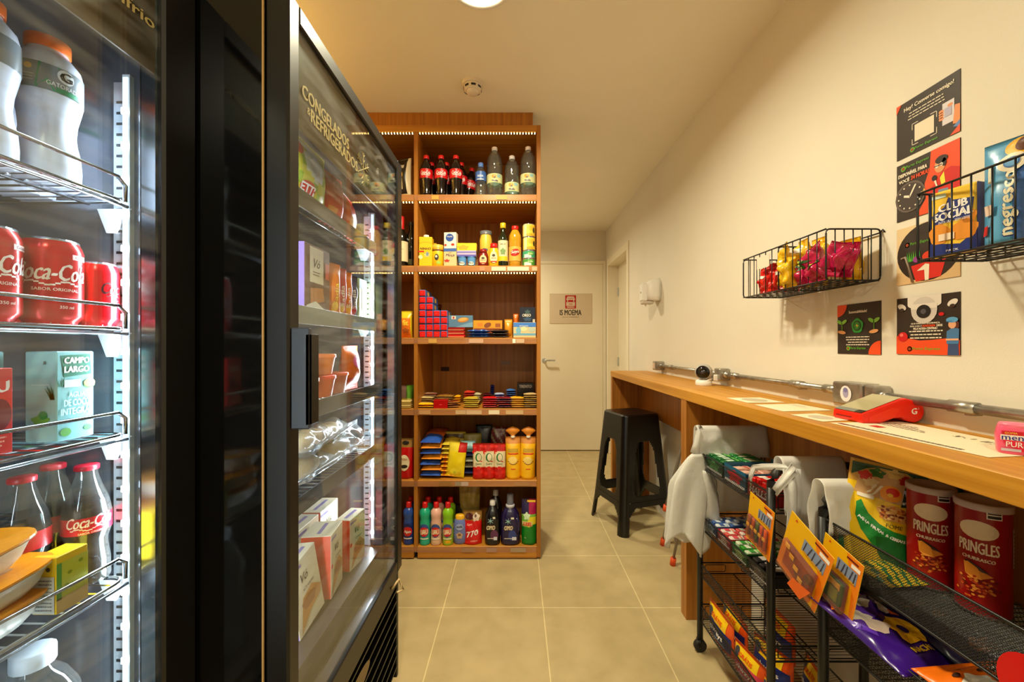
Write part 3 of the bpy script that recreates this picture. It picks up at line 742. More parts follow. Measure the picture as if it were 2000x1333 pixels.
# ================================================================== FRIDGES
LINER = textured('fridge_liner', (100, 104, 112), (116, 120, 128), 6, rough=0.18, metal=0.5)
LINB = textured('fridge_back_liner', (66, 58, 54), (80, 70, 64), 4, rough=0.4, metal=0.2)
HDR = textured('brown_printed_header', (62, 48, 34), (104, 84, 62), 14, rough=0.4)
GOLDT = C(214, 190, 130, .45)
def vtext(mb, f, s_, u, v, h, m, **k): mb.text(f, s_, u, v, h, m, **k)
def tube_rot(s_):
    z = Vector((.62, -s_ * .78, 0)).normalized(); y = Vector((0, 0, 1)); x = y.cross(z).normalized()   # -z of the lamp looks inwards
    return Matrix((x, y, z)).transposed().to_euler()
def fridge(label, xf, y0, y1, inset, shelf_front, shz, deck, hdr_z, gz0, guard, texts):
    """door plane x = xf facing +X; cabinet from y0 to y1"""
    t = thing('display_fridge', label, 'fridge', (0, 0, 0))
    xb = xf - .70; xd = xf - .042; zt = 1.83; zb = .43
    yi0 = y0 + .042; yi1 = y1 - (.042 if xf < -.5 else .065)
    mb = MB()
    mb.box((xb, y0, .06), (xd - .002, yi0, zt), GLOSSB, .002); mb.box((xb, yi1, .06), (xd - .002, y1, zt), GLOSSB, .002)
    mb.box((xb, yi0, zt - .05), (xd - .002, yi1, zt), GLOSSB, .001); mb.box((xb, yi0, .06), (xb + .03, yi1, zt - .05), GLOSSB)
    mb.box((xb + .03, yi0, .06), (xd - .05, yi1, .39), GLOSSB)
    mb.obj('cabinet', t)
    mb = MB(); e = .004
    mb.box((xb + .034, yi0 + e, deck - .012), (xb + .04, yi1 - e, zt - .055), LINB)
    mb.box((xb + .04, yi0, deck - .012), (xd - .004, yi0 + e, zt - .055), LINER); mb.box((xb + .04, yi1 - e, deck - .012), (xd - .004, yi1, zt - .055), LINER)
    mb.box((xb + .04, yi0, zt - .059), (xd - .004, yi1, zt - .055), LINER)
    mb.box((xb + .04, yi0, .40), (xd - .004, yi1, deck - .002), LINB)
    mb.obj('liner', t)
    # slotted shelf supports on the far and near walls, front and back
    for yy, s_ in ((yi1 - e, -1), (yi0 + e, 1)):
        for xx in (shelf_front - .025, xb + .10):
            mb = MB().box((xx - .011, yy, deck), (xx + .011, yy + s_ * .004, zt - .2), C(170, 178, 186, .35, .6))
            k = 0
            while deck + .03 + k * .0175 < zt - .22:
                z = deck + .03 + k * .0175; k += 1
                mb.box((xx - .006, yy + s_ * .0035, z), (xx + .006, yy + s_ * .0047, z + .004), BLACK)
            mb.obj('slotted_support', t)
    # led tubes
    for yy, s_ in ((yi1 - e, -1), (yi0 + e, 1)):
        xx = xd - .030 if xf < -.5 else xd - .034
        mb = MB().box((xx - .006, yy, deck + .02), (xx + .006, yy + s_ * .008, 1.64), C(210, 218, 226, .4))
        mb.box((xx - .004, yy + s_ * .008, deck + .025), (xx + .004, yy + s_ * .0095, 1.635), EMT)
        z = deck + .045
        while z < 1.63:
            mb.box((xx - .0048, yy + s_ * .0095, z - .005), (xx + .0048, yy + s_ * .0115, z + .005), EMC); z += .0555
        mb.obj('led_strip', t)
        area('fridge_tube_light', (xx, yy + s_ * .014, (deck + 1.64) / 2), tube_rot(s_),  .012, 3.7, COLD, 'RECTANGLE', 1.1)
    # shelves
    for z in shz:
        r = .0028; a, b = yi0 + .012, yi1 - (.025 if xf < -.5 else .010); xs = shelf_front; xk = xb + .06
        mb = MB()
        mb.tube(rrect((xs, a, z), (xs, b, z), (xk, b, z), (xk, a, z), .02), r, CHROME, 6, True)
        n = 24
        for k in range(1, n): mb.tube([(xk, a + (b - a) * k / n, z + r * .4), (xs, a + (b - a) * k / n, z + r * .4)], .0015, CHROME, 4)
        for q in (.3, .6, .9): mb.tube([(xk + (xs - xk) * q, a, z - .003), (xk + (xs - xk) * q, b, z - .003)], r * .8, CHROME, 5)
        mb.tube([(xs + .003, a, z - .008), (xs + .003, b, z - .008)], r, CHROME, 5)
        sh = mb.obj('wire_shelf', t)
        if guard == 'rail':
            h = .036
            mb = MB().tube([(xs, a, z), (xs, a, z + h * .7), (xs, a + .01, z + h), (xs, b - .012, z + h), (xs, b, z + h * .7), (xs, b, z)], r, CHROME, 6)
            mb.obj('guard_rail', sh)
        else:
            MB().box((xs + .004, a, z - .028), (xs + .0065, b, z + .012), C(150, 152, 156, .3) if z > 1.1 else C(60, 62, 66, .4), .0005).obj('price_rail', sh)
        for yy, s_ in ((yi1 - e, -1), (yi0 + e, 1)):
            mb = MB(); yy -= -s_ * .004
            mb.add([(xs - .004, yy, z - .006), (xs - .06, yy, z - .006), (xs - .045, yy, z - .045), (xs - .03, yy, z - .045),
                    (xs - .004, yy + s_ * .003, z - .006), (xs - .06, yy + s_ * .003, z - .006), (xs - .045, yy + s_ * .003, z - .045), (xs - .03, yy + s_ * .003, z - .045)],
                   [(0, 1, 2, 3), (4, 7, 6, 5), (0, 4, 5, 1), (1, 5, 6, 2), (2, 6, 7, 3), (3, 7, 4, 0)], C(205, 210, 214, .35))
            mb.obj('bracket', sh)
    # door
    fw = inset
    gy0, gy1 = y0 + fw[0], y1 - fw[1]; g0, g1 = gz0, zt - .035
    dr = MB()
    dr.box((xd, y0, zb), (xf, gy0, zt), BLACK, .004); dr.box((xd, gy1, zb), (xf, y1, zt), BLACK, .004)
    dr.box((xd, gy0, g1), (xf, gy1, zt), BLACK, .003); dr.box((xd, gy0, zb), (xf, gy1, g0), BLACK, .003)
    d = dr.obj('door', t)
    MB().box((xf - .010, gy0, g0), (xf - .006, gy1, g1), PANE).obj('glass_pane', d)
    MB().box((xf - .034, gy1 - .002, g0), (xf - .012, gy1 + .0005, g1), CHROME).box((xf - .034, gy0 - .0005, g0), (xf - .012, gy0 + .002, g1), CHROME).box((xf - .034, gy0, g0 - .0005), (xf - .012, gy1, g0 + .002), CHROME).box((xf - .034, gy0, g1 - .002), (xf - .012, gy1, g1 + .0005), CHROME).obj('inner_trim', d)
    mb = MB().box((xf - .0145, gy0 + .003, hdr_z), (xf - .0115, gy1 - .075 if xf > -.5 else gy1 - .003, g1 - .003), HDR)
    fh = plane((xf - .0112, gy0, hdr_z), (0, 1, 0), (0, 0, 1), (1, 0, 0))
    texts(mb, fh, gy1 - gy0, g1 - hdr_z)
    mb.obj('header_print', d)
    MB().box((xd - .005, y0 - .0008, zb + .01), (xd - .002, y0 + .006, zt - .01), C(190, 150, 90, .4)).box((xd - .006, y1 - .012, zb + .01), (xd + .001, y1 - .006, zt - .01), C(120, 100, 70, .4)).obj('gasket', d)
    # base grille
    mb = MB().box((xf - .05, y0, .05), (xf - .012, y0 + .018, .415), BLACK, .003).box((xf - .05, y1 - .018, .05), (xf - .012, y1, .415), BLACK, .003).box((xf - .05, y0 + .018, .372), (xf - .012, y1 - .018, .415), BLACK, .003)
    for k in range(8):
        z = .075 + k * .038
        mb.add([(xf - .04, y0 + .018, z - .004), (xf - .012, y0 + .018, z + .012), (xf - .012, y0 + .018, z + .018), (xf - .04, y0 + .018, z + .002),
                (xf - .04, y1 - .018, z - .004), (xf - .012, y1 - .018, z + .012), (xf - .012, y1 - .018, z + .018), (xf - .04, y1 - .018, z + .002)],
               [(0, 1, 2, 3), (7, 6, 5, 4), (0, 4, 5, 1), (1, 5, 6, 2), (2, 6, 7, 3), (3, 7, 4, 0)], BLACK)
    mb.box((xf - .052, y0 + .018, .06), (xf - .049, y1 - .018, .38), C(4, 4, 4))
    gr = mb.obj('grille', t)
    ym = (y0 + y1) / 2 - .03
    mb = MB(); pl = plane((xf - .011, ym, .315), (0, 1, 0), (0, 0, 1), (1, 0, 0))
    mb.blob(pl, 0, 0, .10, .026, C(120, 96, 56, .35, .5), .001, n=28); mb.lathe([(.011, 0), (.012, .008), (.008, .014)], CHROME, 14, c=(xf - .012, ym - .01, .315), axis='x')
    mb.obj('lock_plate', gr)
    for yy in (y0 + .06, y1 - .06):
        for xx in (xf - .09, xb + .06): MB().lathe([(.022, 0), (.022, .04), (.03, .06)], BLACK, 12, c=(xx, yy, 0)).obj('foot', t)
    return t, d
def h1(mb, f, w, h): mb.text(f, 'metalfrio', w - .066, .076, .017, GOLDT, bold=.03, w=.12)
fr1, door1 = fridge('black glass-door fridge with drinks and cartons, nearest the camera', -.56, .076, .706, (.066, .066), -.62, [1.4284, 1.227, 1.060, .831], .48, 1.63, .47, 'rail', h1)
def h2(mb, f, w, h):
    mb.text(f, 'CONGELADOS', w * .22, .081, .026, GOLDT, bold=.03, w=.215)
    mb.text(f, '&', w * .085, .052, .014, GOLDT)
    mb.text(f, 'REFRIGERADOS', w * .29, .050, .026, GOLDT, bold=.03, w=.235)
    cu, cv = w * .545, .062
    for k in range(6):
        a = k * PI / 3 + PI / 6; d = Vector((math.cos(a), math.sin(a)))
        def P(s_, q=0): return Vector(f(cu + d.x * s_ - d.y * q, cv + d.y * s_ + d.x * q, .001))
        mb.tube([P(0), P(.045)], .0013, GOLDT, 4)
        for s_ in (.018, .032):
            for q in (-1, 1): mb.tube([P(s_), P(s_ + .01, q * .010)], .0011, GOLDT, 4)
fr2, door2 = fridge('black glass-door fridge of frozen food with a CONGELADOS header, beside the aisle', -.40, .708, 1.41, (.036, .050), -.47, [1.528, 1.276, 1.062, .864], .538, 1.612, .47, 'plate', h2)
# handle of the second fridge
MB().box((-.399, .712, 1.052), (-.366, .722, 1.232), C(60, 66, 80, .3), .002).box((-.374, .712, 1.058), (-.366, .748, 1.222), BLACK, .002).obj('door_handle', door2)
MB().box((-.558, .12, 1.05), (-.528, .13, 1.24), C(60, 66, 80, .3), .002).box((-.536, .12, 1.05), (-.528, .155, 1.24), BLACK, .002).obj('door_handle', door1)
MB().tube([(-.41, 1.325, .40), (-.396, 1.36, .41), (-.388, 1.385, .36), (-.392, 1.33, .385)], .004, C(210, 180, 130, .5), 6).obj('cable_loop', fr2)

# ---- drinks in the first fridge
def P1(px, x): return -x * 786 / (1008 - px)     # depth of a point at lateral x seen at image column px
# sports drink bottles
MILK = C(214, 222, 240, .25); ORC = C(240, 110, 40, .4)
def sport_label(mb, f):
    mb.rect(f, -.035, -.018, .035, .018, C(120, 130, 138, .3), .0004, 12); mb.poly(f, [(-.012, .018), (.008, .018), (-.004, -.002), (.004, -.018), (-.016, -.018)], C(24, 140, 96), .0009)
    mb.rect(f, .004, -.018, .034, -.011, C(24, 140, 96), .0009, 6)
    mb.blob(f, .014, .007, .009, .010, C(226, 230, 232), .0012); mb.text(f, 'G', .014, .007, .013, C(30, 30, 32), .0018, bold=.06); mb.text(f, 'GATORADE', .012, -.008, .006, C(236, 240, 240), .0016, w=.034)
    mb.blob(f, -.022, .009, .004, .004, C(236, 180, 60), .0012); mb.lines(f, -.028, -.016, -.002, 3, .004, C(200, 206, 210), .001)
SP = [(.030, 0), (.034, .004), (.0345, .03), (.033, .05), (.030, .065), (.0285, .08), (.030, .098), (.034, .118), (.0358, .128), (.036, .165), (.033, .178), (.024, .190), (.021, .193), (.021, .198)]
sp0 = bottle('sports_drink_bottle', 'white sports drink bottle with orange cap, first in the top fridge shelf row', 'bottle', (-.685, .589, 1.432), PI / 2 - .62,
             SP, MILK, (.0235, .196, .214, ORC), (.0364, .128, .165, C(120, 130, 138, .3), sport_label), group='sports drinks on the top fridge shelf')
dup(sp0, (-.688, .514, 1.432), PI / 2 - 1.2, 'white sports drink bottle cut by the left frame edge, orange cap', None)
dup(sp0, (-.762, .622, 1.432), PI / 2 - .3, 'sports drink bottle standing behind the first one on the top fridge shelf', None)
# soda cans
CR = C(206, 22, 32, .22, .35); SILV = C(200, 204, 208, .2, .9); WT = C(244, 238, 236, .4)
def coke_script(mb, f, k=1.0, dark=False):
    c = C(60, 12, 20) if dark else WT
    mb.text(f, 'Coca-Cola', .002 * k, .014 * k, .026 * k, c, .0006, bold=.02, shear=.35, w=.086 * k)
    pts = [(-.036 * k, -.003 * k), (-.01 * k, -.008 * k), (.012 * k, -.002 * k), (.03 * k, -.006 * k), (.012 * k, .001 * k), (-.01 * k, -.004 * k)]
    for a in range(12):
        u0 = -.034 * k + a * .0055 * k; mb.rect(f, u0, -.005 * k + .003 * k * math.sin(a * .9), u0 + .0056 * k, -.0025 * k + .003 * k * math.sin(a * .9), c, .0006)
    mb.text(f, 'SABOR ORIGINAL', .006 * k, -.013 * k, .0045 * k, c, .0006, w=.052 * k)
def can(label, loc, rz, r=.033, h=.122, group=None, dark=False):
    t = thing('soda_can', label, 'can', loc, rz, group)
    mb = MB().lathe([(r * .78, .0), (r * .82, .004), (r, .012), (r, h - .016), (r * .93, h - .008), (r * .86, h - .003)], CR, 30, cap=False)
    f = cyl(r, z0=h * .5); coke_script(mb, f, r / .033 * .92, dark)
    mb.text(f, '350 ml', .016, -h * .30, .004, WT, .0006); mb.rect(f, .022 * r / .033, h * .27, .044 * r / .033, h * .33, C(226, 190, 190), .0006, 4); mb.text(f, 'Gelada', .033 * r / .033, h * .30, .004, C(60, 20, 20), .001)
    mb.obj('can_body', t)
    MB().lathe([(r * .86, h - .004), (r * .87, h), (r * .82, h - .001), (r * .80, h - .006), (.001, h - .006)], SILV, 24, cap=False).obj('can_lid', t)
    MB().lathe([(r * .72, .004), (r * .78, 0), (r * .815, .004), (r * .84, .006)], SILV, 24, cap=False).obj('can_base', t)
    return t
can('red cola can with white script in the middle of the can shelf', (-.675, .584, 1.2305), PI / 2 - .72)
can('red cola can at the left frame edge beside a bigger one', (-.680, .513, 1.2305), PI / 2 - .5)
can('smaller red can with dark lettering beside the light strip', (-.665, .641, 1.2305), PI / 2 + .5, .0255, .100, dark=True)
can('red cola can in the second row of the can shelf', (-.745, .60, 1.2305), PI / 2)
can('red cola can in the second row, further left', (-.75, .525, 1.2305), PI / 2)
# cartons of coconut water
AQ = C(150, 208, 214, .4); AQ2 = C(120, 182, 186, .4); DKG = C(20, 110, 84, .4)
def aq_front(mb, f):
    w, h = .05, .128
    mb.rect(f, -w / 2 + .001, .001, w / 2 - .001, h - .001, AQ2, .0003)
    mb.poly(f, [(-.020, h - .006), (.019, h - .004), (.021, h - .034), (-.016, h - .037)], DKG, .0006)
    mb.text(f, 'CAMPO', .001, h - .013, .009, WT, .001, bold=.05, w=.033); mb.text(f, 'LARGO', .001, h - .026, .009, WT, .001, bold=.05, w=.033)
    mb.rect(f, -.016, h - .052, .006, h - .041, C(196, 204, 200), .001); mb.blob(f, .018, h - .047, .008, .006, C(200, 150, 90), .001); mb.blob(f, .018, h - .050, .008, .005, C(90, 160, 60), .0008)
    for i, s_ in enumerate(('ÁGUA', 'DE COCO', 'INTEGRAL')): mb.text(f, s_, .001, h - .062 - i * .0125, .0095, C(200, 236, 236), .001, bold=.03, w=(.022, .034, .042)[i])
    mb.rect(f, -.018, h - .103, .020, h - .098, DKG, .001); mb.text(f, 'NÃO TEM ÁGUA', .001, h - .1005, .003, WT, .0014, w=.032)
    for k in range(4): mb.poly(f, [(-.024 + k * .002, h - .05), (-.022 + k * .003, h - .05), (-.026 + k * .005, h - .036 - k % 2 * .004)], DKG, .0008)
    mb.blob(f, -.014, .012, .007, .006, C(80, 160, 60), .0008); mb.blob(f, .016, .014, .006, .004, C(60, 140, 80), .0008)
def aq_side(mb, f0):
    f = plane((-.025, -.0225, 0), (0, 1, 0), (0, 0, 1), (-1, 0, 0))  # near side faces the camera once turned
    mb.text(f, 'R', .016, .112, .005, C(60, 80, 90)); mb.blob(f, .022, .03, .012, .009, C(110, 180, 70), .0008, wob=.2); mb.blob(f, .018, .038, .006, .006, C(60, 150, 70), .001)
    for k in range(5): mb.poly(f, [(.002, .06), (.008, .06), (.004 + k * .003, .076 + (k % 2) * .004)], DKG, .0008)
    mb.rect(f, .010, .08, .035, .0815, C(190, 226, 232), .0006)
def aqua(label, loc, rz): return carton('drink_carton', label, 'carton', loc, rz, .05, .045, .128, AQ, lambda mb, f: (aq_front(mb, f), aq_side(mb, f)), b=.0015, group='coconut water cartons')
aqua('pale green coconut water carton with its dark green name panel in front', (-.670, .592, 1.064), PI / 2)
aqua('pale green coconut water carton behind the red one at the left edge', (-.735, .535, 1.064), PI / 2)
carton('drink_carton', 'red drink carton at the left frame edge beside the pale green one', 'carton', (-.665, .494, 1.064), PI / 2, .044, .04, .108, C(214, 40, 30, .4),
       lambda mb, f: (mb.text(f, 'SU', .006, .085, .014, WT, bold=.05), mb.blob(f, .008, .05, .012, .02, C(120, 10, 16)), mb.lines(f, -.018, .018, .02, 3, .005, C(240, 170, 150))))
# glass cola bottles
DARKC = C(26, 12, 10, .15)
CBP = [(.026, 0), (.0275, .004), (.027, .03), (.024, .055), (.0245, .065), (.028, .078), (.0285, .105), (.025, .125), (.017, .148), (.0125, .165), (.0125, .174), (.0135, .175), (.0135, .178)]
GLASSB = glassy('bottle_glass', (214, 226, 224), 0.03, 1.7, base=0.03)
def gl_lab(mb, f): coke_script(mb, plane_shift(f, .0, -.002), .62); 
def plane_shift(f, du, dv): return lambda a, b, off=0: f(a + du, b + dv, off)
gb = bottle('glass_cola_bottle', 'glass cola bottle with its red script label turned to the aisle', 'bottle', (-.672, .630, .8345), PI / 2 - .65, CBP, GLASSB, (.0145, .172, .180, C(170, 24, 44, .35)), (.0288, .079, .104, C(196, 20, 40, .35), gl_lab), (DARKC, .13, 'cola'), group='glass cola bottles')
dup(gb, (-.728, .633, .8345), PI / 2 + 2.2, 'glass cola bottle showing the barcode side, behind the first one')
dup(gb, (-.702, .572, .8345), PI / 2 + 2.6, 'glass cola bottle at the left, behind the orange-lidded trays')
# lidded food trays, stacked
TRW = C(228, 226, 216, .3); TRO = C(236, 150, 20, .35)
def tray(label, loc, rot):
    t = thing('food_tray', label, 'food tray', loc, 0, 'orange-lidded food trays', rot)
    mb = MB(); n = 28; vs = []; fs = []
    for q, z in ((.72, 0), (.86, .010), (1.0, .030), (1.07, .031)):
        for k in range(n):
            a = 2 * PI * k / n; vs.append((math.copysign(abs(math.cos(a)) ** .6, math.cos(a)) * .048 * q, math.copysign(abs(math.sin(a)) ** .6, math.sin(a)) * .066 * q, z))
    fs = [(j * n + k, j * n + (k + 1) % n, (j + 1) * n + (k + 1) % n, (j + 1) * n + k) for j in range(3) for k in range(n)] + [tuple(range(n))[::-1]]
    mb.add(vs, fs, TRW, True); mb.obj('bowl', t)
    mb = MB(); vs = [(v[0] * .99, v[1] * .99, z) for z in (.0315, .0345) for v in [(vs[3 * n + k][0], vs[3 * n + k][1]) for k in range(n)]]
    mb.add(vs, [tuple(range(n))[::-1], tuple(range(n, 2 * n))] + [(k, (k + 1) % n, n + (k + 1) % n, n + k) for k in range(n)], TRO)
    f = plane((0, 0, .0345), (0, 1, 0), (-1, 0, 0), (0, 0, 1)); mb.rect(f, -.04, -.02, .0, .016, WT, .0006); mb.rect(f, -.034, -.012, -.008, -.006, C(190, 190, 196), .001); mb.rect(f, .012, -.02, .03, .02, C(190, 150, 110), .0006)
    mb.obj('lid', t)
for k, (lz, ly, dx, rx) in enumerate(((.8365, .488, 0, .02), (.8745, .492, .004, .06), (.9135, .478, -.002, .10))):
    tray(('lowest', 'middle', 'topmost')[k] + ' of the white food trays with orange lids stacked on the fourth fridge shelf', (-.672 + dx, ly, lz), (rx, 0, .1))
# yellow patterned box (its cartoon face left out)
def ybox(mb, f):
    mb.rect(f, -.02, .006, .02, .068, C(196, 200, 60), .0006); mb.rect(f, -.02, .0, .02, .02, C(200, 170, 110), .0009); mb.rect(f, -.02, .018, -.014, .068, C(90, 160, 60), .0009)
    for u, v in ((-.004, .05), (.010, .06), (.012, .032), (-.008, .034)): mb.blob(f, u, v, .003, .0025, C(140, 160, 30), .001)
    g = plane((-.021, -.015, 0), (0, 1, 0), (0, 0, 1), (-1, 0, 0)); mb.rect(g, .0, .002, .03, .052, C(206, 206, 200), .0006); mb.lines(g, .003, .027, .046, 9, .005, C(120, 120, 124), .0018); mb.blob(g, .008, .062, .003, .003, INK)
carton('small_box', 'small yellow and green box with a pale side panel in front of the glass bottles', 'box', (-.640, .566, .8345), PI / 2, .041, .032, .078, C(240, 200, 30, .4), ybox)
# big water bottles on the deck
BWP = [(.046, 0), (.05, .006), (.05, .05), (.048, .055), (.05, .06), (.05, .12), (.048, .125), (.05, .13), (.05, .19), (.046, .215), (.034, .240), (.022, .254), (.019, .258), (.019, .268)]
bw = bottle('water_bottle', 'large clear water bottle with white cap under the lowest wire shelf', 'bottle', (-.690, .575, .482), 0, BWP, CLEARB, (.023, .262, .285, C(214, 226, 240, .35)))
dup(bw, (-.700, .468, .482), 0, 'large clear water bottle at the left edge under the lowest wire shelf')
dup(bw, (-.81, .59, .482), 0, 'large clear water bottle behind the one under the lowest shelf')

# ---- frozen and chilled food in the second fridge
R = PI / 2
def ettif(u, v):
    if v > .82: return C(226, 214, 70, .35)
    if (u - .5) ** 2 + (v - .62) ** 2 < .05: return C(214, 216, 190, .4)
    return C(206, 196, 60, .35) if (int(u * 9) + int(v * 7)) % 3 else C(150, 176, 50, .35)
pack('frozen_vegetable_bag', 'yellow and green frozen food bag with a red oval emblem on the top fridge shelf', 'bag', (-.515, .985, 1.532), R, .19, .165, .05, ettif,
     lambda mb, f: (mb.blob(f, -.028, .042, .030, .018, C(206, 24, 30), .001), mb.text(f, 'ETTI', -.028, .042, .020, WT, .0016, bold=.05), mb.blob(f, .01, .10, .035, .03, C(230, 232, 236), .0008, wob=.15), mb.blob(f, -.06, .13, .018, .016, C(200, 60, 40), .001)), seed=3, group='bags on the top shelf of the second fridge')
pack('frozen_snack_bag', 'plain red frozen snack bag on the top fridge shelf, front one', 'bag', (-.52, 1.125, 1.532), R - .1, .12, .15, .05, C(214, 62, 30, .35),
     lambda mb, f: (mb.rect(f, -.045, .075, -.01, .12, C(230, 120, 90), .001), mb.rect(f, -.04, .02, .0, .05, C(226, 150, 70), .001)), seed=4, group='bags on the top shelf of the second fridge')
pack('frozen_snack_bag', 'red frozen snack bag slumped against the far wall of the top shelf', 'bag', (-.52, 1.232, 1.532), R + .1, .11, .125, .05, C(206, 50, 28, .35),
     lambda mb, f: mb.rect(f, -.03, .03, .03, .06, C(236, 170, 90), .001), seed=5, group='bags on the top shelf of the second fridge')
BRN = C(112, 72, 52, .4); CRMB = C(226, 212, 184, .4); PUR = C(150, 120, 214, .35)
def vbox(mb, f, w=.12, h=.16, rb=None):
    mb.rect(f, -w * .32, h * .45, w * .22, h * .97, CRMB, .0006); mb.text(f, 'Vó', -w * .05, h * .74, h * .13, INK, .001, shear=.3); mb.lines(f, -w * .2, w * .12, h * .6, 2, h * .04, C(120, 80, 60), h * .015)
    mb.rect(f, w * .3, h * .55, w * .48, h * .8, C(214, 90, 60), .0006)
    mb.poly(f, [(-w * .3, h * .36), (w * .2, h * .40), (w * .26, h * .2), (-w * .3, h * .12)], C(190, 120, 60), .0008); mb.poly(f, [(-w * .45, h * .1), (-w * .1, h * .18), (w * .45, h * .02), (-w * .45, h * .02)], C(226, 216, 204), .001)
carton('frozen_meal_box', 'brown frozen meal box with a lilac end panel, nearest on the second shelf', 'box', (-.51, 1.000, 1.280), R, .125, .035, .165, BRN, lambda mb, f: vbox(mb, f, .125, .165), side=PUR)
for k, (y, c, l) in enumerate(((1.095, (232, 120, 30), 'orange snack pack next to the brown meal box'), (1.135, (196, 60, 60), 'red and orange snack pack in the middle of the second fridge shelf'), (1.175, (226, 110, 30), 'orange snack pack leaning on a dark blue one'), (1.215, (70, 72, 110), 'dark blue snack pack with a red roundel on the second fridge shelf'))):
    pack('snack_pack', l, 'pack', (-.50, y, 1.280), R - .35, .055, .145 - k * .004, .028, C(*c, .35),
         lambda mb, f, k=k: (mb.text(f, 'Sadia', 0, .06, .014, WT if k else C(250, 220, 60), rot=PI / 2, w=.06), mb.blob(f, 0, .025, .014, .014, C(200, 30, 40) if k == 3 else C(250, 190, 60), .001)), seed=k + 8, rot=(0, 0, R - .35), group='snack packs on the second shelf')
carton('frozen_meal_box', 'pale green and yellow box by the light strip on the second shelf', 'box', (-.50, 1.275, 1.280), R, .062, .03, .130, C(206, 214, 150, .4),
       lambda mb, f: (mb.rect(f, -.01, .03, .031, .12, C(216, 224, 60), .0006), mb.blob(f, .012, .08, .014, .018, C(236, 236, 120), .001), mb.rect(f, -.031, .1, -.006, .128, C(110, 116, 130), .0008)))
# tubs
TUB = C(224, 220, 206, .35); ORT = C(238, 110, 30, .3)
def tub(label, loc, r=.045, h=.06, c=ORT, lc=ORT):
    t = thing('sauce_tub', label, 'tub', loc, 0, 'tubs of orange food on the third shelf')
    MB().lathe([(r * .78, 0), (r * .8, .003), (r, h)], c, 24).obj('tub_body', t)
    MB().lathe([(r * 1.05, h - .003), (r * 1.05, h + .005), (r * .95, h + .007), (.001, h + .007)], lc, 24).obj('lid', t)
    return t
tub('white tub with an orange lid, nearest on the third fridge shelf', (-.525, .975, 1.066), .042, .05, TUB, ORT)
tub('white tub stacked on the nearest one, third fridge shelf', (-.528, .978, 1.124), .042, .045, TUB, ORT)
tub('orange tub in the middle of the third fridge shelf', (-.525, 1.068, 1.066), .042, .05, C(226, 96, 40, .3), C(214, 60, 40, .3))
tub('orange tub stacked on the middle one, third fridge shelf', (-.525, 1.068, 1.124), .042, .048, C(240, 124, 40, .3), ORT)
tub('orange tub third from the near end of the third shelf', (-.53, 1.16, 1.066), .042, .052, C(200, 80, 50, .3), C(214, 70, 40, .3))
pack('snack_pack', 'orange and pink chilled snack bag beside the light strip on the third shelf', 'bag', (-.515, 1.245, 1.066), R - .1, .095, .135, .05, lambda u, v: C(236, 110, 30, .35) if v > .25 else C(196, 60, 50, .35),
     lambda mb, f: (mb.blob(f, 0, .085, .022, .018, C(220, 90, 140), .001), mb.blob(f, .01, .10, .01, .01, C(246, 210, 60), .0014), mb.poly(f, [(.0, .07), (.03, .05), (.045, .02), (.02, .04)], C(226, 200, 90), .001)), seed=12)
# bread rolls in film
BRD = textured('bread_crust', (190, 146, 84), (222, 190, 130), 30, rough=.6, bump=.3)
def roll(label, loc, rz, L=.19, r=.036, tilt=0):
    t = thing('bread_pack', label, 'bread', loc, 0, 'film-wrapped bread on the fourth shelf', (tilt, 0, rz))
    mb = MB(); pr = [(.001, -L / 2)] + [(r * math.sin(PI * (k + .5) / 10) ** .6 * (1 + .05 * math.sin(k * 2.1)), -L / 2 + L * (k + .5) / 10) for k in range(10)] + [(.001, L / 2)]
    mb.T = Matrix.Diagonal((1, 1, .8, 1)); mb.lathe(pr, BRD, 16, axis='y', cap=False); mb.obj('bread_roll', t)
    pm, _ = pouch(L * 1.35, r * 3.2, r * 2.0, lambda u, v: FILMC, seed=int(L * 999 + loc[1] * 77), wr=.012)
    pm.v = [(v[2] - r * 1.6, v[0], v[1]) for v in pm.v]
    pm.obj('plastic_film', t); return t
roll('film-wrapped bread roll on the fourth fridge shelf, nearest and lowest', (-.53, .985, .902), 0, .17, .034)
roll('film-wrapped bread roll lying on top of the nearest one', (-.525, 1.00, .965), .1, .17, .034)
roll('film-wrapped bread roll in the middle of the fourth shelf', (-.53, 1.165, .902), -.1, .17, .034)
roll('film-wrapped bread roll on top in the middle of the fourth shelf', (-.528, 1.12, .962), .15, .15, .03)
pack('plastic_bag', 'crumpled clear plastic food bag by the light strip on the fourth shelf', 'bag', (-.515, 1.23, .868), R, .15, .095, .07, FILMC, seed=21, wr=.02)
# meal boxes on the deck
def mealbox(label, loc, rot, w=.115, d=.055, h=.17, side=None, c=CRMB, top=CRMB):
    def pr(mb, f):
        mb.text(f, 'Vó', -w * .05, h * .73, h * .12, INK, .001, shear=.3); mb.text(f, 'Crepe', w * .05, h * .56, h * .05, C(90, 60, 50), .001, shear=.3, w=w * .4)
        mb.poly(f, [(-w * .3, h * .08), (-w * .42, h * .02), (-w * .2, h * .46), (w * .15, h * .52), (w * .48, h * .36), (w * .42, h * .26), (0, h * .2)], C(200, 140, 74), .0008)
        mb.blob(f, 0, h * .36, w * .26, h * .09, C(170, 104, 50), .001, wob=.1); mb.rect(f, -w * .49, h * .9, -w * .1, h * .94, C(130, 110, 180), .0008); mb.blob(f, -w * .44, h * .5, .006, .006, C(220, 60, 50), .001)
        g = plane((0, 0, h), (1, 0, 0), (0, 1, 0), (0, 0, 1)); mb.rect(g, -w * .35, -.006, w * .35, .004, C(130, 116, 170), .0008)
    return carton('frozen_meal_box', label, 'box', loc, 0, w, d, h, c, pr, rot=rot, side=side or C(220, 70, 44, .4), top=top, group='frozen meal boxes on the fridge floor')
ORE = C(222, 72, 44, .4)
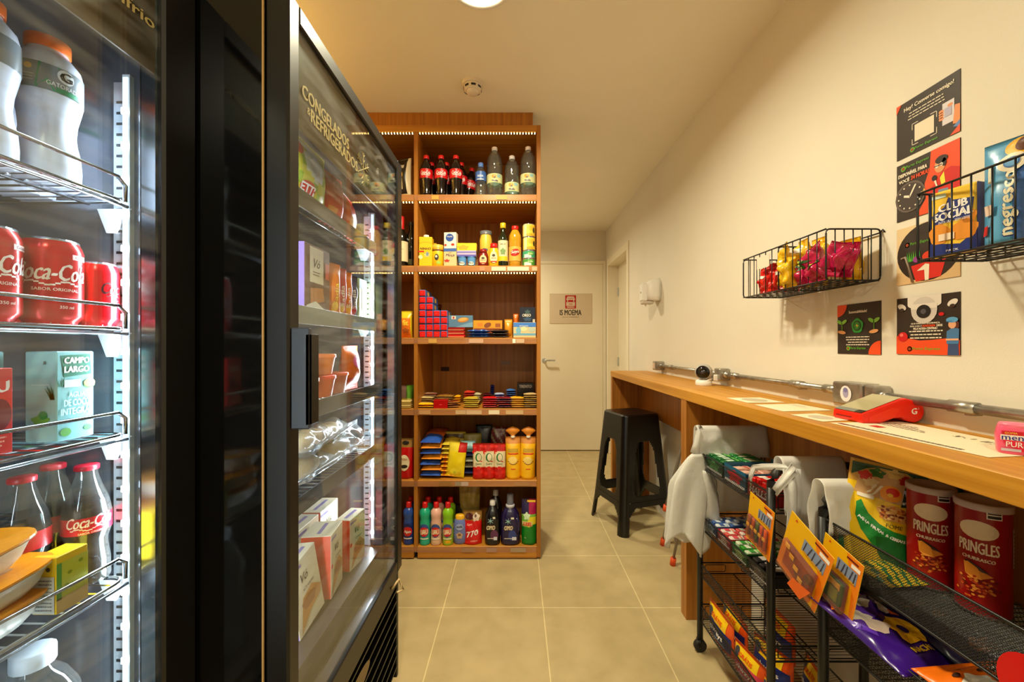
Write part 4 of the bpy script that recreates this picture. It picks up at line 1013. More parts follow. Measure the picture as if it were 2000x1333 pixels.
mealbox('cream meal box with a lilac side leaning at the near end of the fridge floor', (-.500, .955, .545), (-.10, -.12, R), d=.038, side=C(150, 120, 200, .4), h=.165)
mealbox('red-sided meal box standing turned beside the leaning cream one', (-.522, 1.085, .542), (0, 0, R + .12), w=.095, d=.075, side=ORE, h=.165)
mealbox('cream meal box by the light strip on the fridge floor', (-.50, 1.215, .542), (0, 0, R - .1), w=.09, d=.045, side=ORE, h=.15)
mealbox('meal box with lilac front edge in the second row, nearest', (-.60, .99, .542), (0, 0, R), side=C(150, 120, 200, .4), h=.17)
mealbox('meal box in the second row of the fridge floor, middle', (-.60, 1.11, .542), (0, 0, R), side=C(120, 100, 170, .4), h=.17)
mealbox('meal box in the second row of the fridge floor, far end', (-.60, 1.235, .542), (0, 0, R), side=ORE, h=.17)
mealbox('meal box in the back row of the fridge floor, near end', (-.70, 1.04, .542), (0, 0, R), side=C(120, 100, 170, .4), h=.18)
mealbox('meal box in the back row of the fridge floor, far end', (-.70, 1.18, .542), (0, 0, R), side=ORE, h=.18)

# ================================================================== GOODS ON THE TALL SHELF UNIT
def at(px, i, dy=.05): y = SY + dy; return (X(px, y), y, SHZ[i] + .001)
YEL = C(240, 190, 20, .4); WHT = C(236, 230, 214, .45); BLU = C(30, 62, 160, .4); LBL = C(90, 150, 210, .4)
# --- top shelf: cola and water
def cola_print(mb, f): mb.text(f, 'Coca-Cola', 0, .004, .020, WT, .0006, bold=.03, shear=.35, w=.056); mb.rect(f, -.024, -.012, .024, -.009, WT, .0006, 6)
COLP = [(.024, 0), (.033, .004), (.030, .02), (.030, .05), (.035, .085), (.0365, .10), (.0365, .15), (.033, .175), (.022, .200), (.0135, .212), (.0125, .222)]
DARKP = C(20, 9, 8, .12, 0, 0, .3)
CLP = [(r, z * .985) for r, z in COLP]
REDC = C(222, 26, 30, .35)
front_c = None
for row, (dy, dxs) in enumerate(((.045, (832.5, 861.5, 890.5)), (.135, (843, 872, 901)))):
    for k, px in enumerate(dxs):
        l = ('leftmost', 'middle', 'rightmost')[k] + (' cola bottle in the front row on the top shelf' if row == 0 else ' cola bottle in the second row on the top shelf') + ', red cap'
        if front_c is None: front_c = bottle('cola_bottle', l, 'bottle', at(px, 5, dy), .1, CLP, DARKP, (.016, .216, .236, REDC), (.0375, .098, .150, C(206, 16, 24, .4), cola_print), group='cola bottles on the top shelf')
        else: dup(front_c, at(px, 5, dy), .1 - row * .3 + .08 * k, l)
dup(front_c, (X(912, SY + .20), SY + .20, SHZ[5] + .004), 0, 'cola bottle leaning to the right behind the second row, top shelf', rot=(0, .14, .4))
WLAB = C(206, 206, 150, .5); WCAP = C(226, 218, 224, .4)
def water_print(mb, f): mb.rect(f, -.045, -.0255, .045, .0255, WLAB, .0004, 10); mb.blob(f, -.005, .009, .013, .012, C(240, 150, 30), .001); mb.blob(f, -.003, .003, .006, .006, C(80, 60, 30), .0014, n=8); mb.rect(f, .012, .004, .035, .022, C(150, 190, 190), .0009, 4); mb.text(f, 'Minalba', 0, -.015, .011, C(70, 50, 90), .001, bold=.04, w=.034)
def wprof(r, h): return [(r * .85, 0), (r, .005), (r * .97, h * .08), (r, h * .12), (r * .96, h * .17), (r, h * .21), (r, h * .42), (r * .93, h * .46), (r, h * .52), (r * .94, h * .57), (r, h * .62), (r * .92, h * .76), (r * .62, h * .88), (r * .33, h * .93), (r * .30, h * .95)]
wb = bottle('water_bottle', 'tallest clear water bottle, left of the centre of the water group on the top shelf', 'bottle', at(966, 5, .055), .1, wprof(.045, .286), CLEARB, (.0165, .268, .288, WCAP), (.0456, .072, .122, WLAB, water_print), group='water bottles on the top shelf')
dup(wb, at(1031.5, 5, .05), -.1, 'tall clear water bottle against the right panel of the top shelf')
wm = bottle('water_bottle', 'shorter clear water bottle between the two tall ones on the top shelf', 'bottle', at(1000, 5, .05), 0, wprof(.042, .232), CLEARB, (.0165, .216, .236, WCAP), (.0426, .024, .072, WLAB, water_print), group='water bottles on the top shelf')
bottle('water_bottle', 'smallest water bottle with a blue cap and blue label on the top shelf', 'bottle', at(939, 5, .05), 0, wprof(.031, .186), CLEARB, (.0155, .172, .196, C(90, 130, 210, .4)), (.0316, .088, .140, C(60, 100, 180, .4), lambda mb, f: (mb.text(f, 'ÁGUA', 0, 0, .014, C(220, 230, 250), .0008, bold=.05, w=.035), mb.rect(f, -.02, -.022, .02, -.018, WHT, .0008, 4))), group='water bottles on the top shelf')
dup(wb, at(753, 5, .07), .2, 'clear water bottle in the left section of the top shelf, seen past the fridge')
dup(wm, at(720, 5, .06), .2, 'shorter clear water bottle in the far left section of the top shelf')
pack('coffee_bag', 'black and white coffee bag with a curled cream edge in the left section, top shelf', 'bag', at(791, 5, .08), -.3, .085, .235, .07,
     lambda u, v: C(222, 206, 170, .4) if u > .78 or v < .12 else C(30, 22, 16, .35), lambda mb, f: (mb.blob(f, -.008, .13, .016, .02, C(206, 160, 70), .001), mb.rect(f, -.02, .17, .01, .19, C(200, 190, 170), .001), mb.rect(f, -.004, .05, .004, .11, C(200, 190, 150), .001)), seed=31)
# --- second shelf
def ninho(mb, f):
    mb.text(f, 'NINHO', 0, .098, .013, C(90, 50, 10), bold=.03, w=.060); mb.rect(f, -.04, .078, -.008, .086, REDC); mb.blob(f, .008, .062, .016, .012, C(210, 200, 120), .0012, wob=.15); mb.blob(f, .01, .068, .008, .012, C(120, 140, 170), .0016, wob=.3); mb.blob(f, -.028, .05, .012, .012, C(240, 224, 160), .001)
    for k in range(8): mb.rect(f, -.036 + k * .009, .128 + .006 * math.sin(k * .45), -.028 + k * .009, .1305 + .006 * math.sin(k * .45), C(222, 150, 20))
t = thing('milk_carton', 'yellow carton with a white cap, leftmost by the divider in the second compartment', 'carton', (-.513, SY + .045, SHZ[4] + .001), .04)
mb = MB().box((-.037, -.03, 0), (.037, .03, .165), YEL, .002); ninho(mb, front(-.03)); mb.obj('carton_body', t)
MB().lathe([(.016, .165), (.016, .178), (.014, .180), (.001, .180)], WHT, 16, c=(0, -.005, 0)).obj('cap', t)
carton('milk_carton', 'second yellow carton just behind the white-capped yellow one', 'carton', at(846, 4, .14), 0, .05, .05, .155, C(214, 170, 24, .4))
def jar(name, label, px, i, dy, r, h, body, lid, lidh, prints=None, n=24, cat='jar', group=None, neck=.86, sh=.82, rz=0):
    t = thing(name, label, cat, at(px, i, dy), rz, group)
    mb = MB().lathe([(r * .9, 0), (r, .004), (r, h * sh), (r * neck, h * .93), (r * neck, h)], body, n)
    if prints: prints(mb, cyl(r, z0=h * .45))
    mb.obj('jar_body', t)
    MB().lathe([(r * neck * 1.08, h - lidh * .35), (r * neck * 1.1, h + lidh * .6), (r * neck, h + lidh * .65), (.001, h + lidh * .65)], lid, n).obj('lid', t)
    return t
jar('chocolate_powder_jar', 'small yellow jar with a brown rim and pale yellow lid beside the white-capped yellow carton', 855, 4, .04, .034, .108, YEL, C(222, 176, 60, .4), .022,
    lambda mb, f: (mb.rect(f, -.05, .036, .05, .045, C(110, 56, 20), .0006, 12), mb.blob(f, .0, .0, .012, .018, C(60, 40, 30), .0008), mb.blob(f, -.002, .004, .006, .007, C(240, 230, 210), .0012), mb.blob(f, .012, -.03, .014, .009, C(160, 190, 60), .0008)))
NB = C(40, 76, 160, .4)
def creme_hi(mb, f): mb.blob(f, -.002, .062, .023, .022, NB); mb.text(f, 'Nestlé', -.002, .068, .008, WHT, .0014, w=.03); mb.blob(f, .016, .022, .010, .007, C(190, 40, 30)); mb.blob(f, -.026, .020, .007, .007, C(190, 60, 40))
def creme_lo(mb, f): mb.rect(f, -.0365, .082, .0365, .1, C(60, 96, 170)); mb.text(f, 'Moça', 0, .060, .018, C(80, 70, 90), bold=.02, shear=.3, w=.05); mb.blob(f, -.018, .030, .014, .008, C(190, 50, 40), wob=.3); mb.text(f, 'Leite', .0, .076, .006, C(90, 80, 60))
lo = carton('cream_carton', 'cream-coloured carton with a blue band under the taller white one, second compartment', 'carton', at(881, 4, .04), -.06, .073, .05, .098, C(222, 190, 140, .45), creme_lo)
carton('cream_carton', 'white carton with a blue oval stacked on the cream-coloured carton', 'carton', (X(881, SY + .04), SY + .04, SHZ[4] + .1003), -.1, .070, .045, .092, WHT, creme_hi)
for k, px in enumerate((903, 921)):
    t = thing('yogurt_cup', ('left' if k == 0 else 'right') + ' one of two small blue and white cups under the purple cartons', 'cup', at(px, 4, .035), 0, 'small cups on the second shelf')
    mb = MB().lathe([(.020, 0), (.026, .05)], LBL, 20); f = cyl(.0235, z0=.022); mb.blob(f, 0, -.008, .016, .010, WHT, .002); mb.text(f, 'MOÇA', 0, -.006, .008, C(40, 30, 90), .0032, w=.026, bold=.05); mb.obj('cup_body', t)
    MB().lathe([(.0275, .05), (.0275, .0535), (.001, .0535)], C(60, 110, 190, .3), 20).obj('lid', t)
carton('cream_carton', 'long purple and white carton lying on the two small cups', 'carton', (X(912, SY + .035), SY + .035, SHZ[4] + .0555), 0, .108, .045, .033, C(186, 170, 206, .4), lambda mb, f: (mb.rect(f, -.054, .0, .054, .009, C(90, 80, 170)), mb.rect(f, -.054, .02, .054, .026, C(100, 90, 180))))
carton('yellow_box', 'bright yellow box on top of the purple and white carton', 'box', (X(912.5, SY + .035), SY + .035, SHZ[4] + .0887), 0, .110, .04, .042, C(244, 202, 16, .4), lambda mb, f: mb.blob(f, -.02, .018, .03, .012, C(236, 160, 20), wob=.2), group=None)
def jam(mb, f): mb.blob(f, -.006, .012, .020, .010, C(40, 60, 110), .001); mb.text(f, "Hellmann's", -.006, .012, .007, C(200, 200, 190), .0016, w=.03); mb.rect(f, -.02, -.022, .014, -.006, C(226, 140, 40), .0008, 4); mb.rect(f, -.03, -.055, .012, -.028, C(220, 196, 150), .0008, 4)
jar('mayonnaise_jar', 'mayonnaise jar with a grey lid behind the two sauce bottles', 949, 4, .115, .037, .208, C(232, 190, 70, .35), C(104, 108, 116, .35), .022, jam)
def squeeze(name, label, px, dy, body, capc, h, r, labc):
    t = thing(name, label, 'bottle', at(px, 4, dy), 0, 'squeezy sauce bottles')
    mb = MB(); mb.T = Matrix.Diagonal((1, .72, 1, 1)); mb.lathe([(r * .85, 0), (r, .005), (r * .96, h * .3), (r, h * .55), (r * .8, h * .78), (r * .6, h * .84)], body, 20); f = front(-r * .74, 0)
    mb.T = Matrix.Identity(4); f = cyl(r * 1.02, z0=h * .38); f = lambda a, b, off=0, g=f: (lambda p: (p[0], p[1] * .72 - .0015, p[2]))(g(a, b, off))
    mb.blob(f, 0, 0, r * .75, h * .26, labc, .0012); mb.blob(f, 0, h * .08, r * .3, h * .06, C(60, 50, 40), .002); mb.text(f, 'HEINZ', 0, -h * .04, .006, C(60, 40, 30), .002, w=r); mb.rect(f, -r * .6, -h * .22, r * .6, -h * .16, C(200, 60, 40), .0018, 4)
    mb.obj('bottle_body', t)
    MB().lathe([(r * .62, h * .8), (r * .72, h * .82), (r * .66, h), (.001, h)], capc, 16).obj('cap', t)
squeeze('ketchup_bottle', 'small dark red ketchup bottle with a cream label, front of the mayonnaise jar', 944, .04, C(120, 16, 12, .3), C(140, 20, 14, .4), .098, .029, C(228, 200, 150, .5))
squeeze('mustard_bottle', 'yellow mustard bottle with a bright red cap', 964.5, .035, C(226, 176, 24, .3), C(214, 16, 14, .4), .130, .029, C(240, 220, 170, .5))
bottle('olive_oil_bottle', 'dark green olive oil bottle with a yellow cap', 'bottle', at(982.5, 4, .05), 0, [(.027, 0), (.029, .004), (.029, .150), (.024, .175), (.012, .196), (.012, .23)], C(22, 30, 12, .1, 0, 0, .4), (.0165, .222, .252, C(206, 176, 30, .35)), (.0294, .03, .148, C(216, 206, 170, .5), lambda mb, f: (mb.rect(f, -.03, -.057, .03, -.032, C(236, 190, 30), .0006, 6), mb.blob(f, 0, -.005, .014, .018, C(120, 150, 90), .0008, wob=.2), mb.text(f, 'GALLO', 0, .038, .008, C(90, 90, 60), .0008, w=.03))))
bottle('soy_oil_bottle', 'clear amber cooking oil bottle with a red cap and red script label', 'bottle', at(1006, 4, .05), 0, [(.032, 0), (.036, .005), (.0345, .03), (.0355, .05), (.0355, .13), (.0365, .15), (.034, .18), (.022, .205), (.014, .216), (.013, .22)], C(196, 140, 30, .12, 0, 0, .3), (.020, .212, .234, C(206, 26, 18, .35)), (.0362, .030, .112, C(232, 168, 70, .5), lambda mb, f: (mb.blob(f, 0, .006, .028, .020, C(186, 24, 18), .0006, rot=.3), mb.text(f, 'Soya', 0, .008, .020, WHT, .0014, bold=.05, shear=.2, w=.044, rot=.15))))
def tin(label, px, dy, z, r, h, c, prints, dx=0):
    t = thing('food_tin', label, 'tin', (X(px, SY + dy) + dx, SY + dy, SHZ[4] + .001 + z), 0, 'tins stacked on the right of the second shelf')
    mb = MB().lathe([(r, .003), (r, h - .003)], c, 26, cap=False); prints(mb, cyl(r, z0=h / 2)); mb.obj('tin_body', t)
    MB().lathe([(r * .9, .002), (r * .98, 0), (r * 1.03, .002), (r, .005)], SILV, 26, cap=False).obj('base_rim', t)
    MB().lathe([(r, h - .005), (r * 1.03, h - .002), (r * .98, h), (r * .94, h - .003), (.001, h - .003)], SILV, 26, cap=False).obj('top_rim', t)
def gt(mb, f): mb.rect(f, -.03, -.02, .012, .0, WHT, .0006, 8); mb.blob(f, .01, .004, .018, .010, C(100, 170, 60), .0008); mb.text(f, 'Ervilha', .008, .004, .008, WHT, .0012, w=.026)
def yt(mb, f): mb.rect(f, -.036, -.036, -.014, .036, C(222, 210, 160), .0006, 6); mb.blob(f, .010, .012, .02, .014, C(214, 170, 40), .0008); mb.blob(f, .028, .0, .007, .015, C(60, 60, 40), .0012); mb.blob(f, .004, -.026, .02, .009, C(236, 160, 20), .001)
tin('lowest green tin of the stack by the right panel, second shelf', 1033, .042, 0, .0365, .042, C(70, 150, 60, .35), gt)
tin('green and white tin second in the stack by the right panel', 1033, .042, .0425, .0365, .046, C(60, 160, 120, .35), gt)
tin('lower yellow tin on the green tins', 1033.5, .042, .089, .036, .075, C(232, 200, 60, .35), yt)
tin('upper yellow tin, top of the stack by the right panel', 1033, .042, .1645, .036, .074, C(230, 196, 70, .35), yt)
def wine(label, px, foil, foiltop, lab, dy=.06, h=.29):
    return bottle('wine_bottle', label, 'bottle', at(px, 4, dy), -.2, [(.034, 0), (.037, .004), (.037, .165), (.030, .195), (.0145, .220), (.0145, h)], C(10, 10, 8, .12, 0, 0, .4), (.0158, foiltop, h + .003, foil), lab)
wine('dark wine bottle with red foil and a cream label, left section of the second shelf', 784, C(196, 24, 16, .4), .205, (.0374, .03, .145, C(226, 204, 160, .55), lambda mb, f: mb.lines(f, -.02, .03, .03, 3, .02, C(120, 90, 60), .002)))
wine('slim black wine bottle beside the divider, left section', 803.5, C(40, 34, 30, .4), .25, (.0374, .018, .05, C(60, 56, 20, .4)), .10, .27)
wine('dark wine bottle further left, seen past the fridge door', 745, C(40, 30, 60, .4), .21, (.0374, .03, .145, C(200, 190, 170, .55)), .06)

# --- third shelf: cracker packs end-on, biscuits
CRK = C(214, 26, 24, .35); CRB = C(70, 104, 170, .4)
cw = 13.9 * .00294; ch = 13.2 * .00294
proto = None; COLN = ['leftmost column', 'second column', 'third column', 'fourth column']
for ci, cnt in enumerate((7, 6, 4, 4)):
    for k in range(cnt):
        x = -.531 + ci * cw * 1.0; z = SHZ[3] + .001 + k * ch
        lab = 'red square end of a cracker pack, %s, %s one' % (COLN[ci], ORD[k])
        if proto is None:
            mb = MB().box((-cw * .49, 0, 0), (cw * .49, .15, ch * .985), CRB, .003)
            mb.box((-cw * .42, -.005, ch * .08), (cw * .42, .002, ch * .9), CRK, .004)
            f = front(-.005); mb.poly(f, [(-cw * .3, ch * .55), (0, ch * .5), (cw * .3, ch * .62), (0, ch * .56)], C(240, 90, 80)); g = plane((cw * .49, .01, 0), (0, 1, 0), (0, 0, 1), (1, 0, 0)); mb.blob(g, .05, ch * .5, .03, ch * .32, C(226, 170, 80))
            proto = tag(mb.obj('cracker_pack', None, (x, SY + .022, z), (0, 0, 0)), lab, 'cracker pack', 'cracker packs on the third shelf')
        else:
            o = proto.copy(); COL.objects.link(o); o.location = (x + random.uniform(-.001, .001), SY + .022 + random.uniform(-.006, .004), z); o.rotation_euler = (0, 0, random.uniform(-.02, .02)); o['label'] = lab
jar('chocolate_jar', 'dark brown jar behind the cracker packs', 852, 3, .27, .036, .20, C(44, 16, 8, .3), C(90, 30, 16, .4), .02, lambda mb, f: (mb.blob(f, .008, .03, .016, .022, C(180, 110, 50), .001, wob=.2), mb.blob(f, 0, -.03, .018, .014, C(170, 60, 30), .001)))
for k in range(3):
    carton('biscuit_pack', ('lowest', 'middle', 'top')[k] + ' of three flat red biscuit packs beside the cracker packs', 'biscuit pack', (X(890, SY + .06), SY + .06, SHZ[3] + .001 + k * .0195), .02 - k * .03, .112, .05, .019, C(186 - k * 20, 20, 16, .35), lambda mb, f: mb.rect(f, -.055, .003, .05, .007, C(236, 150, 110)), b=.004, group='flat red biscuit packs on the third shelf')
carton('wafer_box', 'pale blue wafer box lying on the red biscuit packs', 'box', (X(898, SY + .085), SY + .085, SHZ[3] + .062), .02, .155, .045, .068, C(90, 128, 160, .4), lambda mb, f: (mb.blob(f, .022, .042, .032, .014, C(200, 130, 50), rot=.15), mb.blob(f, .02, .045, .026, .009, C(226, 170, 90), .0013, rot=.15), mb.rect(f, -.045, .046, -.02, .064, C(232, 220, 200)), mb.rect(f, -.038, .049, -.028, .060, C(190, 30, 30), .0013), mb.poly(f, [(-.02, .0), (.077, .0), (.077, .03), (.03, .018)], C(120, 160, 190))))
for k in range(3):
    pack('biscuit_pack', ('lowest', 'middle', 'top')[k] + ' of the blue foil biscuit packs lying in the middle of the third shelf', 'biscuit pack', (X(936, SY + .055), SY + .025, SHZ[3] + .008 + k * .0155), 0, .135, .07, .018, lambda u, v, k=k: C(24, 60, 140, .3) if (u * 5 + k) % 1 > .25 else C(110, 160, 214, .3), rot=(-PI / 2, 0, .03 * k - .03), seed=50 + k, wr=.005, group='blue foil biscuit packs')
carton('biscuit_box', 'yellow biscuit box behind the blue foil packs', 'box', (X(953, SY + .13), SY + .13, SHZ[3] + .052), 0, .172, .05, .052, C(226, 156, 30, .4), lambda mb, f: (mb.blob(f, .0, .024, .022, .014, C(140, 70, 30), rot=.4), mb.rect(f, .045, .012, .075, .034, C(170, 90, 40)), mb.rect(f, -.06, .016, -.03, .036, C(240, 130, 40)), mb.rect(f, -.08, .0, .08, .006, C(170, 80, 30))))
for k in range(3):
    pack('biscuit_pack', ('lowest', 'middle', 'top')[k] + ' of the dark brown chocolate biscuit packs, third shelf', 'biscuit pack', (X(976, SY + .055), SY + .025, SHZ[3] + .008 + k * .0155), 0, .108, .07, .018, lambda u, v: C(40, 14, 10, .25), rot=(-PI / 2, 0, .05 * k - .05), seed=60 + k, wr=.006, group='dark biscuit packs')
carton('biscuit_box', 'low box under the yellow biscuit box, at the back of the third shelf', 'box', (X(953, SY + .13), SY + .13, SHZ[3] + .001), 0, .16, .05, .05, C(150, 70, 30, .4))
pack('biscuit_pack', 'upright golden yellow biscuit pack beside the dark packs', 'biscuit pack', (X(993, SY + .06), SY + .07, SHZ[3] + .001), 0, .045, .108, .04, lambda u, v: C(226, 150, 30, .35), seed=70, waist=0)
pack('biscuit_pack', 'tall thin orange biscuit pack standing by the blue and cream box', 'biscuit pack', (X(1007.5, SY + .06), SY + .13, SHZ[3] + .001), 0, .030, .145, .03, lambda u, v: C(226, 110, 24, .35), seed=71, waist=0)
carton('cookie_box', 'blue and cream wafer box at the right of the third shelf', 'box', at(1024.5, 3, .04), 0, .128, .05, .086, C(222, 200, 150, .4), lambda mb, f: (mb.rect(f, -.063, .060, .063, .085, C(70, 130, 214)), mb.rect(f, -.03, .064, .02, .067, WHT, .0013), mb.blob(f, -.004, .048, .018, .014, C(240, 220, 170), .0012), mb.rect(f, -.063, .012, .063, .024, C(110, 170, 200)), mb.blob(f, -.035, .04, .014, .02, C(120, 180, 210), .001), mb.blob(f, .04, .045, .02, .014, C(190, 200, 180), .001)))
carton('cookie_box', 'dark navy cookie box on top of the blue and cream box', 'box', (X(1030, SY + .05), SY + .05, SHZ[3] + .088), 0, .088, .04, .086, C(16, 26, 50, .4), lambda mb, f: (mb.text(f, 'OREO', -.005, .040, .016, WHT, bold=.02, w=.048), mb.blob(f, 0, .06, .014, .010, C(60, 90, 90), wob=.3), mb.blob(f, .0, .018, .022, .011, C(50, 80, 110), wob=.2), mb.rect(f, .03, .0, .043, .018, C(200, 190, 170))))
pack('chips_bag', 'yellow and orange crisps bag in the left section of the third shelf', 'bag', at(794, 3, .06), 0, .075, .155, .05, lambda u, v: C(226, 196, 30, .35) if v > .72 or u > .84 else C(232, 120, 24, .35), lambda mb, f: (mb.blob(f, 0, .04, .02, .014, C(180, 90, 30), wob=.2), mb.text(f, 'fit', 0, .085, .03, C(246, 214, 60), bold=.03)), seed=72)
pack('chips_bag', 'orange crisps bag further left on the third shelf, seen past the fridge', 'bag', at(752, 3, .06), 0, .09, .155, .05, C(210, 110, 30, .35), seed=73)

# --- fourth shelf: stacks of chocolate bars
def bars(px, w, n, th, cols, lab, dy=.03, rot=0, z0=0, d=.06, grp=None, dz=.0):
    y = SY + dy
    for k in range(n):
        c = cols[k % len(cols)]; c2 = cols[(k + 1) % len(cols)]
        nm = ORD[k] if n > 3 else (('lowest', 'middle', 'top')[k] if n == 3 else (('lower', 'upper')[k] if n == 2 else 'single'))
        mb, f = pouch(w * .00294, d, th * 1.25, lambda u, v, c=c, c2=c2: C(*c, .3) if .2 < v < .75 or u < .5 else C(*c2, .3), seed=int(px) + k, nu=10, nv=6, wr=.003, waist=0)
        o = mb.obj('chocolate_bar', None, (X(px, y) + random.uniform(-.003, .003), y - .01, SHZ[2] + .003 + z0 + (k + .5) * th), (-PI / 2, 0, rot + random.uniform(-.06, .06)))
        tag(o, '%s, %s one' % (lab, nm), 'chocolate bar', grp or ('chocolate bars: ' + lab))
bars(830, 32, 2, .012, [(232, 150, 20), (240, 190, 30)], 'orange and yellow bars at the front left of the fourth shelf')
bars(833, 26, 6, .0085, [(200, 160, 90), (120, 50, 20), (210, 190, 130)], 'cream and brown bars behind the front left ones', dy=.10)
bars(840, 26, 4, .009, [(150, 30, 20), (200, 160, 120)], 'thin striped bars in the back left corner', dy=.18, z0=.03)
bars(868, 34, 4, .0125, [(150, 100, 40), (200, 160, 60), (222, 200, 150)], 'gold wrapped bars left of centre, second row', dy=.12, z0=.01)
bars(886, 22, 3, .012, [(110, 40, 16), (220, 150, 60)], 'brown and copper bars beside the red box', dy=.04, rot=.3)
bars(892, 12, 3, .013, [(236, 170, 20)], 'small yellow bars behind the copper ones', dy=.09, z0=.022)
bars(920, 28, 5, .0115, [(222, 190, 60), (190, 160, 40), (232, 214, 90)], 'pale yellow bars in the middle of the fourth shelf')
bars(917, 22, 4, .0125, [(190, 20, 24), (214, 60, 40)], 'bright red bars behind the pale yellow ones', dy=.14, z0=.03)
bars(932, 14, 4, .012, [(222, 206, 160), (200, 190, 150)], 'white wrapped bars beside the bright red ones', dy=.14, z0=.02)
bars(957, 28, 5, .012, [(160, 8, 20), (190, 16, 24), (214, 30, 30)], 'crimson bars right of the middle')
bars(985, 27, 5, .012, [(50, 16, 60), (110, 16, 30), (200, 50, 40)], 'purple and red bars right of the crimson ones')
bars(1010, 27, 5, .012, [(206, 146, 20), (226, 166, 24), (240, 186, 30)], 'golden bars near the right panel')
bars(1036, 26, 7, .0115, [(206, 176, 120), (110, 76, 24), (226, 176, 40)], 'brown edged bars against the right panel')
bars(950, 16, 4, .012, [(110, 14, 20), (60, 10, 16)], 'dark red bars behind the crimson ones', dy=.13, z0=.02)
bars(975, 20, 4, .012, [(60, 60, 150), (180, 190, 220)], 'blue and silver bars in the second row', dy=.14, z0=.02)
bars(998, 20, 6, .012, [(16, 40, 110), (60, 120, 200)], 'blue foil bars behind the purple ones', dy=.15, z0=.018)
bars(961, 9, 5, .012, [(20, 34, 120)], 'narrow dark blue bars standing higher behind', dy=.20, z0=.05)
carton('chocolate_box', 'small plain red box near the front left of the fourth shelf', 'box', at(862, 2, .04), 0, .078, .05, .046, C(170, 6, 8, .3), lambda mb, f: mb.blob(f, 0, .02, .008, .003, C(220, 60, 60)))
t = carton('chocolate_box', 'black display box with pale capitals at the back right of the fourth shelf', 'box', at(1026, 2, .24), 0, .10, .08, .125, C(20, 10, 8, .35), lambda mb, f: mb.text(f, 'TRENTO', 0, .105, .018, C(206, 196, 190), bold=.06, w=.075))
pack('food_pouch', 'green spouted pouch in the left section of the fourth shelf', 'pouch', at(801, 2, .09), 0, .045, .125, .03, lambda u, v: C(90, 150, 40, .3) if v > .4 else C(200, 190, 90, .3), seed=81, stand=True)
pack('food_pouch', 'purple pouch beside the green one, left section', 'pouch', at(789, 2, .09), 0, .035, .125, .03, lambda u, v: C(110, 80, 70, .3) if v > .4 else C(150, 130, 30, .3), seed=82, stand=True)
for k in range(4):
    carton('snack_box', '%s flat cream pack under the pouches, left section of the fourth shelf' % ORD[k], 'pack', (X(792, SY + .03), SY + .03, SHZ[2] + .001 + k * .011), .02, .07, .05, .0105, C(206, 180, 110, .4) if k % 2 else C(160, 130, 60, .4), b=.003, group='flat cream packs, left section')

# --- fifth shelf: bags
def lying(name, label, cat, px, i, dy, z, w, h, th, colf, seed, rz=0, tilt=0, group=None, prints=None):
    y = SY + dy
    return pack(name, label, cat, (X(px, y), y - h * .0, SHZ[i] + .001 + z), rz, w, h, th, colf, prints, rot=(-PI / 2 + tilt, 0, rz), seed=seed, wr=.006, group=group)
for k in range(7):
    blue = k % 2 == 0
    def cf(u, v, blue=blue): return (C(40, 84, 176, .3) if v < .55 else C(226, 110, 40, .3)) if blue else C(232, 140, 30, .35)
    lying('crisps_bag', '%s %s crisps bag in the left stack of the fifth shelf' % (ORD[k], 'blue' if blue else 'orange'), 'bag', 840 + (k % 2) * 2, 4 - 3, .02, .020 + k * .031, .116, .15, .036, cf, 90 + k, rz=.06 * (k % 3 - 1), tilt=.18, group='blue and orange crisps bags')
lying('crisps_bag', 'brown and orange crisps bag on the back of the left stack', 'bag', 852, 1, .16, .225, .12, .12, .034, C(150, 64, 30, .35), 99, tilt=.1)
for k in range(8):
    lying('pasta_pack', '%s yellow pasta pack with orange stripes, left of the middle, fifth shelf' % (ORD[k] if k < 7 else 'topmost'), 'pack', 872 + k * .8, 1, .03 + k * .004, .016 + k * .024, .088, .14, .027, (lambda u, v: C(232, 180, 24, .35) if (u * 4) % 1 > .3 else C(226, 120, 20, .35)) if k < 5 else (lambda u, v: C(226, 200, 60, .35)), 110 + k, rz=-.05, tilt=.12, group='yellow pasta packs')
pack('noodle_pack', 'upright yellow noodle pack leaning in front of the pasta packs', 'pack', (X(888, SY + .03), SY + .035, SHZ[1] + .008), 0, .105, .20, .035, lambda u, v: C(236, 208, 20, .35) if v < .74 else (C(190, 20, 20, .35) if u > .55 else C(236, 214, 60, .35)), lambda mb, f: (mb.blob(f, 0, .03, .03, .026, C(244, 220, 40), wob=.06), mb.blob(f, -.002, .03, .008, .007, C(190, 190, 40), .0014)), rot=(-.06, .10, -.1), seed=130)
pack('seed_bag', 'beige bag with dark stripes at the back behind the noodle pack', 'bag', (X(888, SY + .16), SY + .18, SHZ[1] + .001), 0, .13, .235, .05, lambda u, v: C(190, 170, 60, .4) if int(v * 14) % 3 else C(70, 50, 16, .4), seed=131)
pack('rice_bag', 'pale green and beige bag behind the blue packs', 'bag', (X(922, SY + .15), SY + .18, SHZ[1] + .001), .1, .11, .225, .05, C(150, 136, 60, .4), seed=132)
for k in range(4):
    lying('snack_bag', '%s dark blue or grey snack bag left of the tomato pouches' % ORD[k], 'bag', 916, 1, .05, .024 + k * .034, .09, .12, .034, (C(26, 30, 80, .3), C(120, 110, 90, .3), C(150, 150, 130, .3), C(20, 24, 70, .3))[k], 140 + k, group='dark blue and grey snack bags')
pack('snack_bag', 'crumpled pale blue snack bag on top of the dark blue bags', 'bag', (X(914, SY + .06), SY + .07, SHZ[1] + .142), 0, .085, .065, .05, C(130, 170, 180, .35), seed=146, wr=.012)
pack('coffee_bag', 'black coffee bag at the back, right of the middle, fifth shelf', 'bag', (X(945, SY + .2), SY + .22, SHZ[1] + .001), 0, .10, .27, .06, C(16, 20, 30, .35), seed=147)
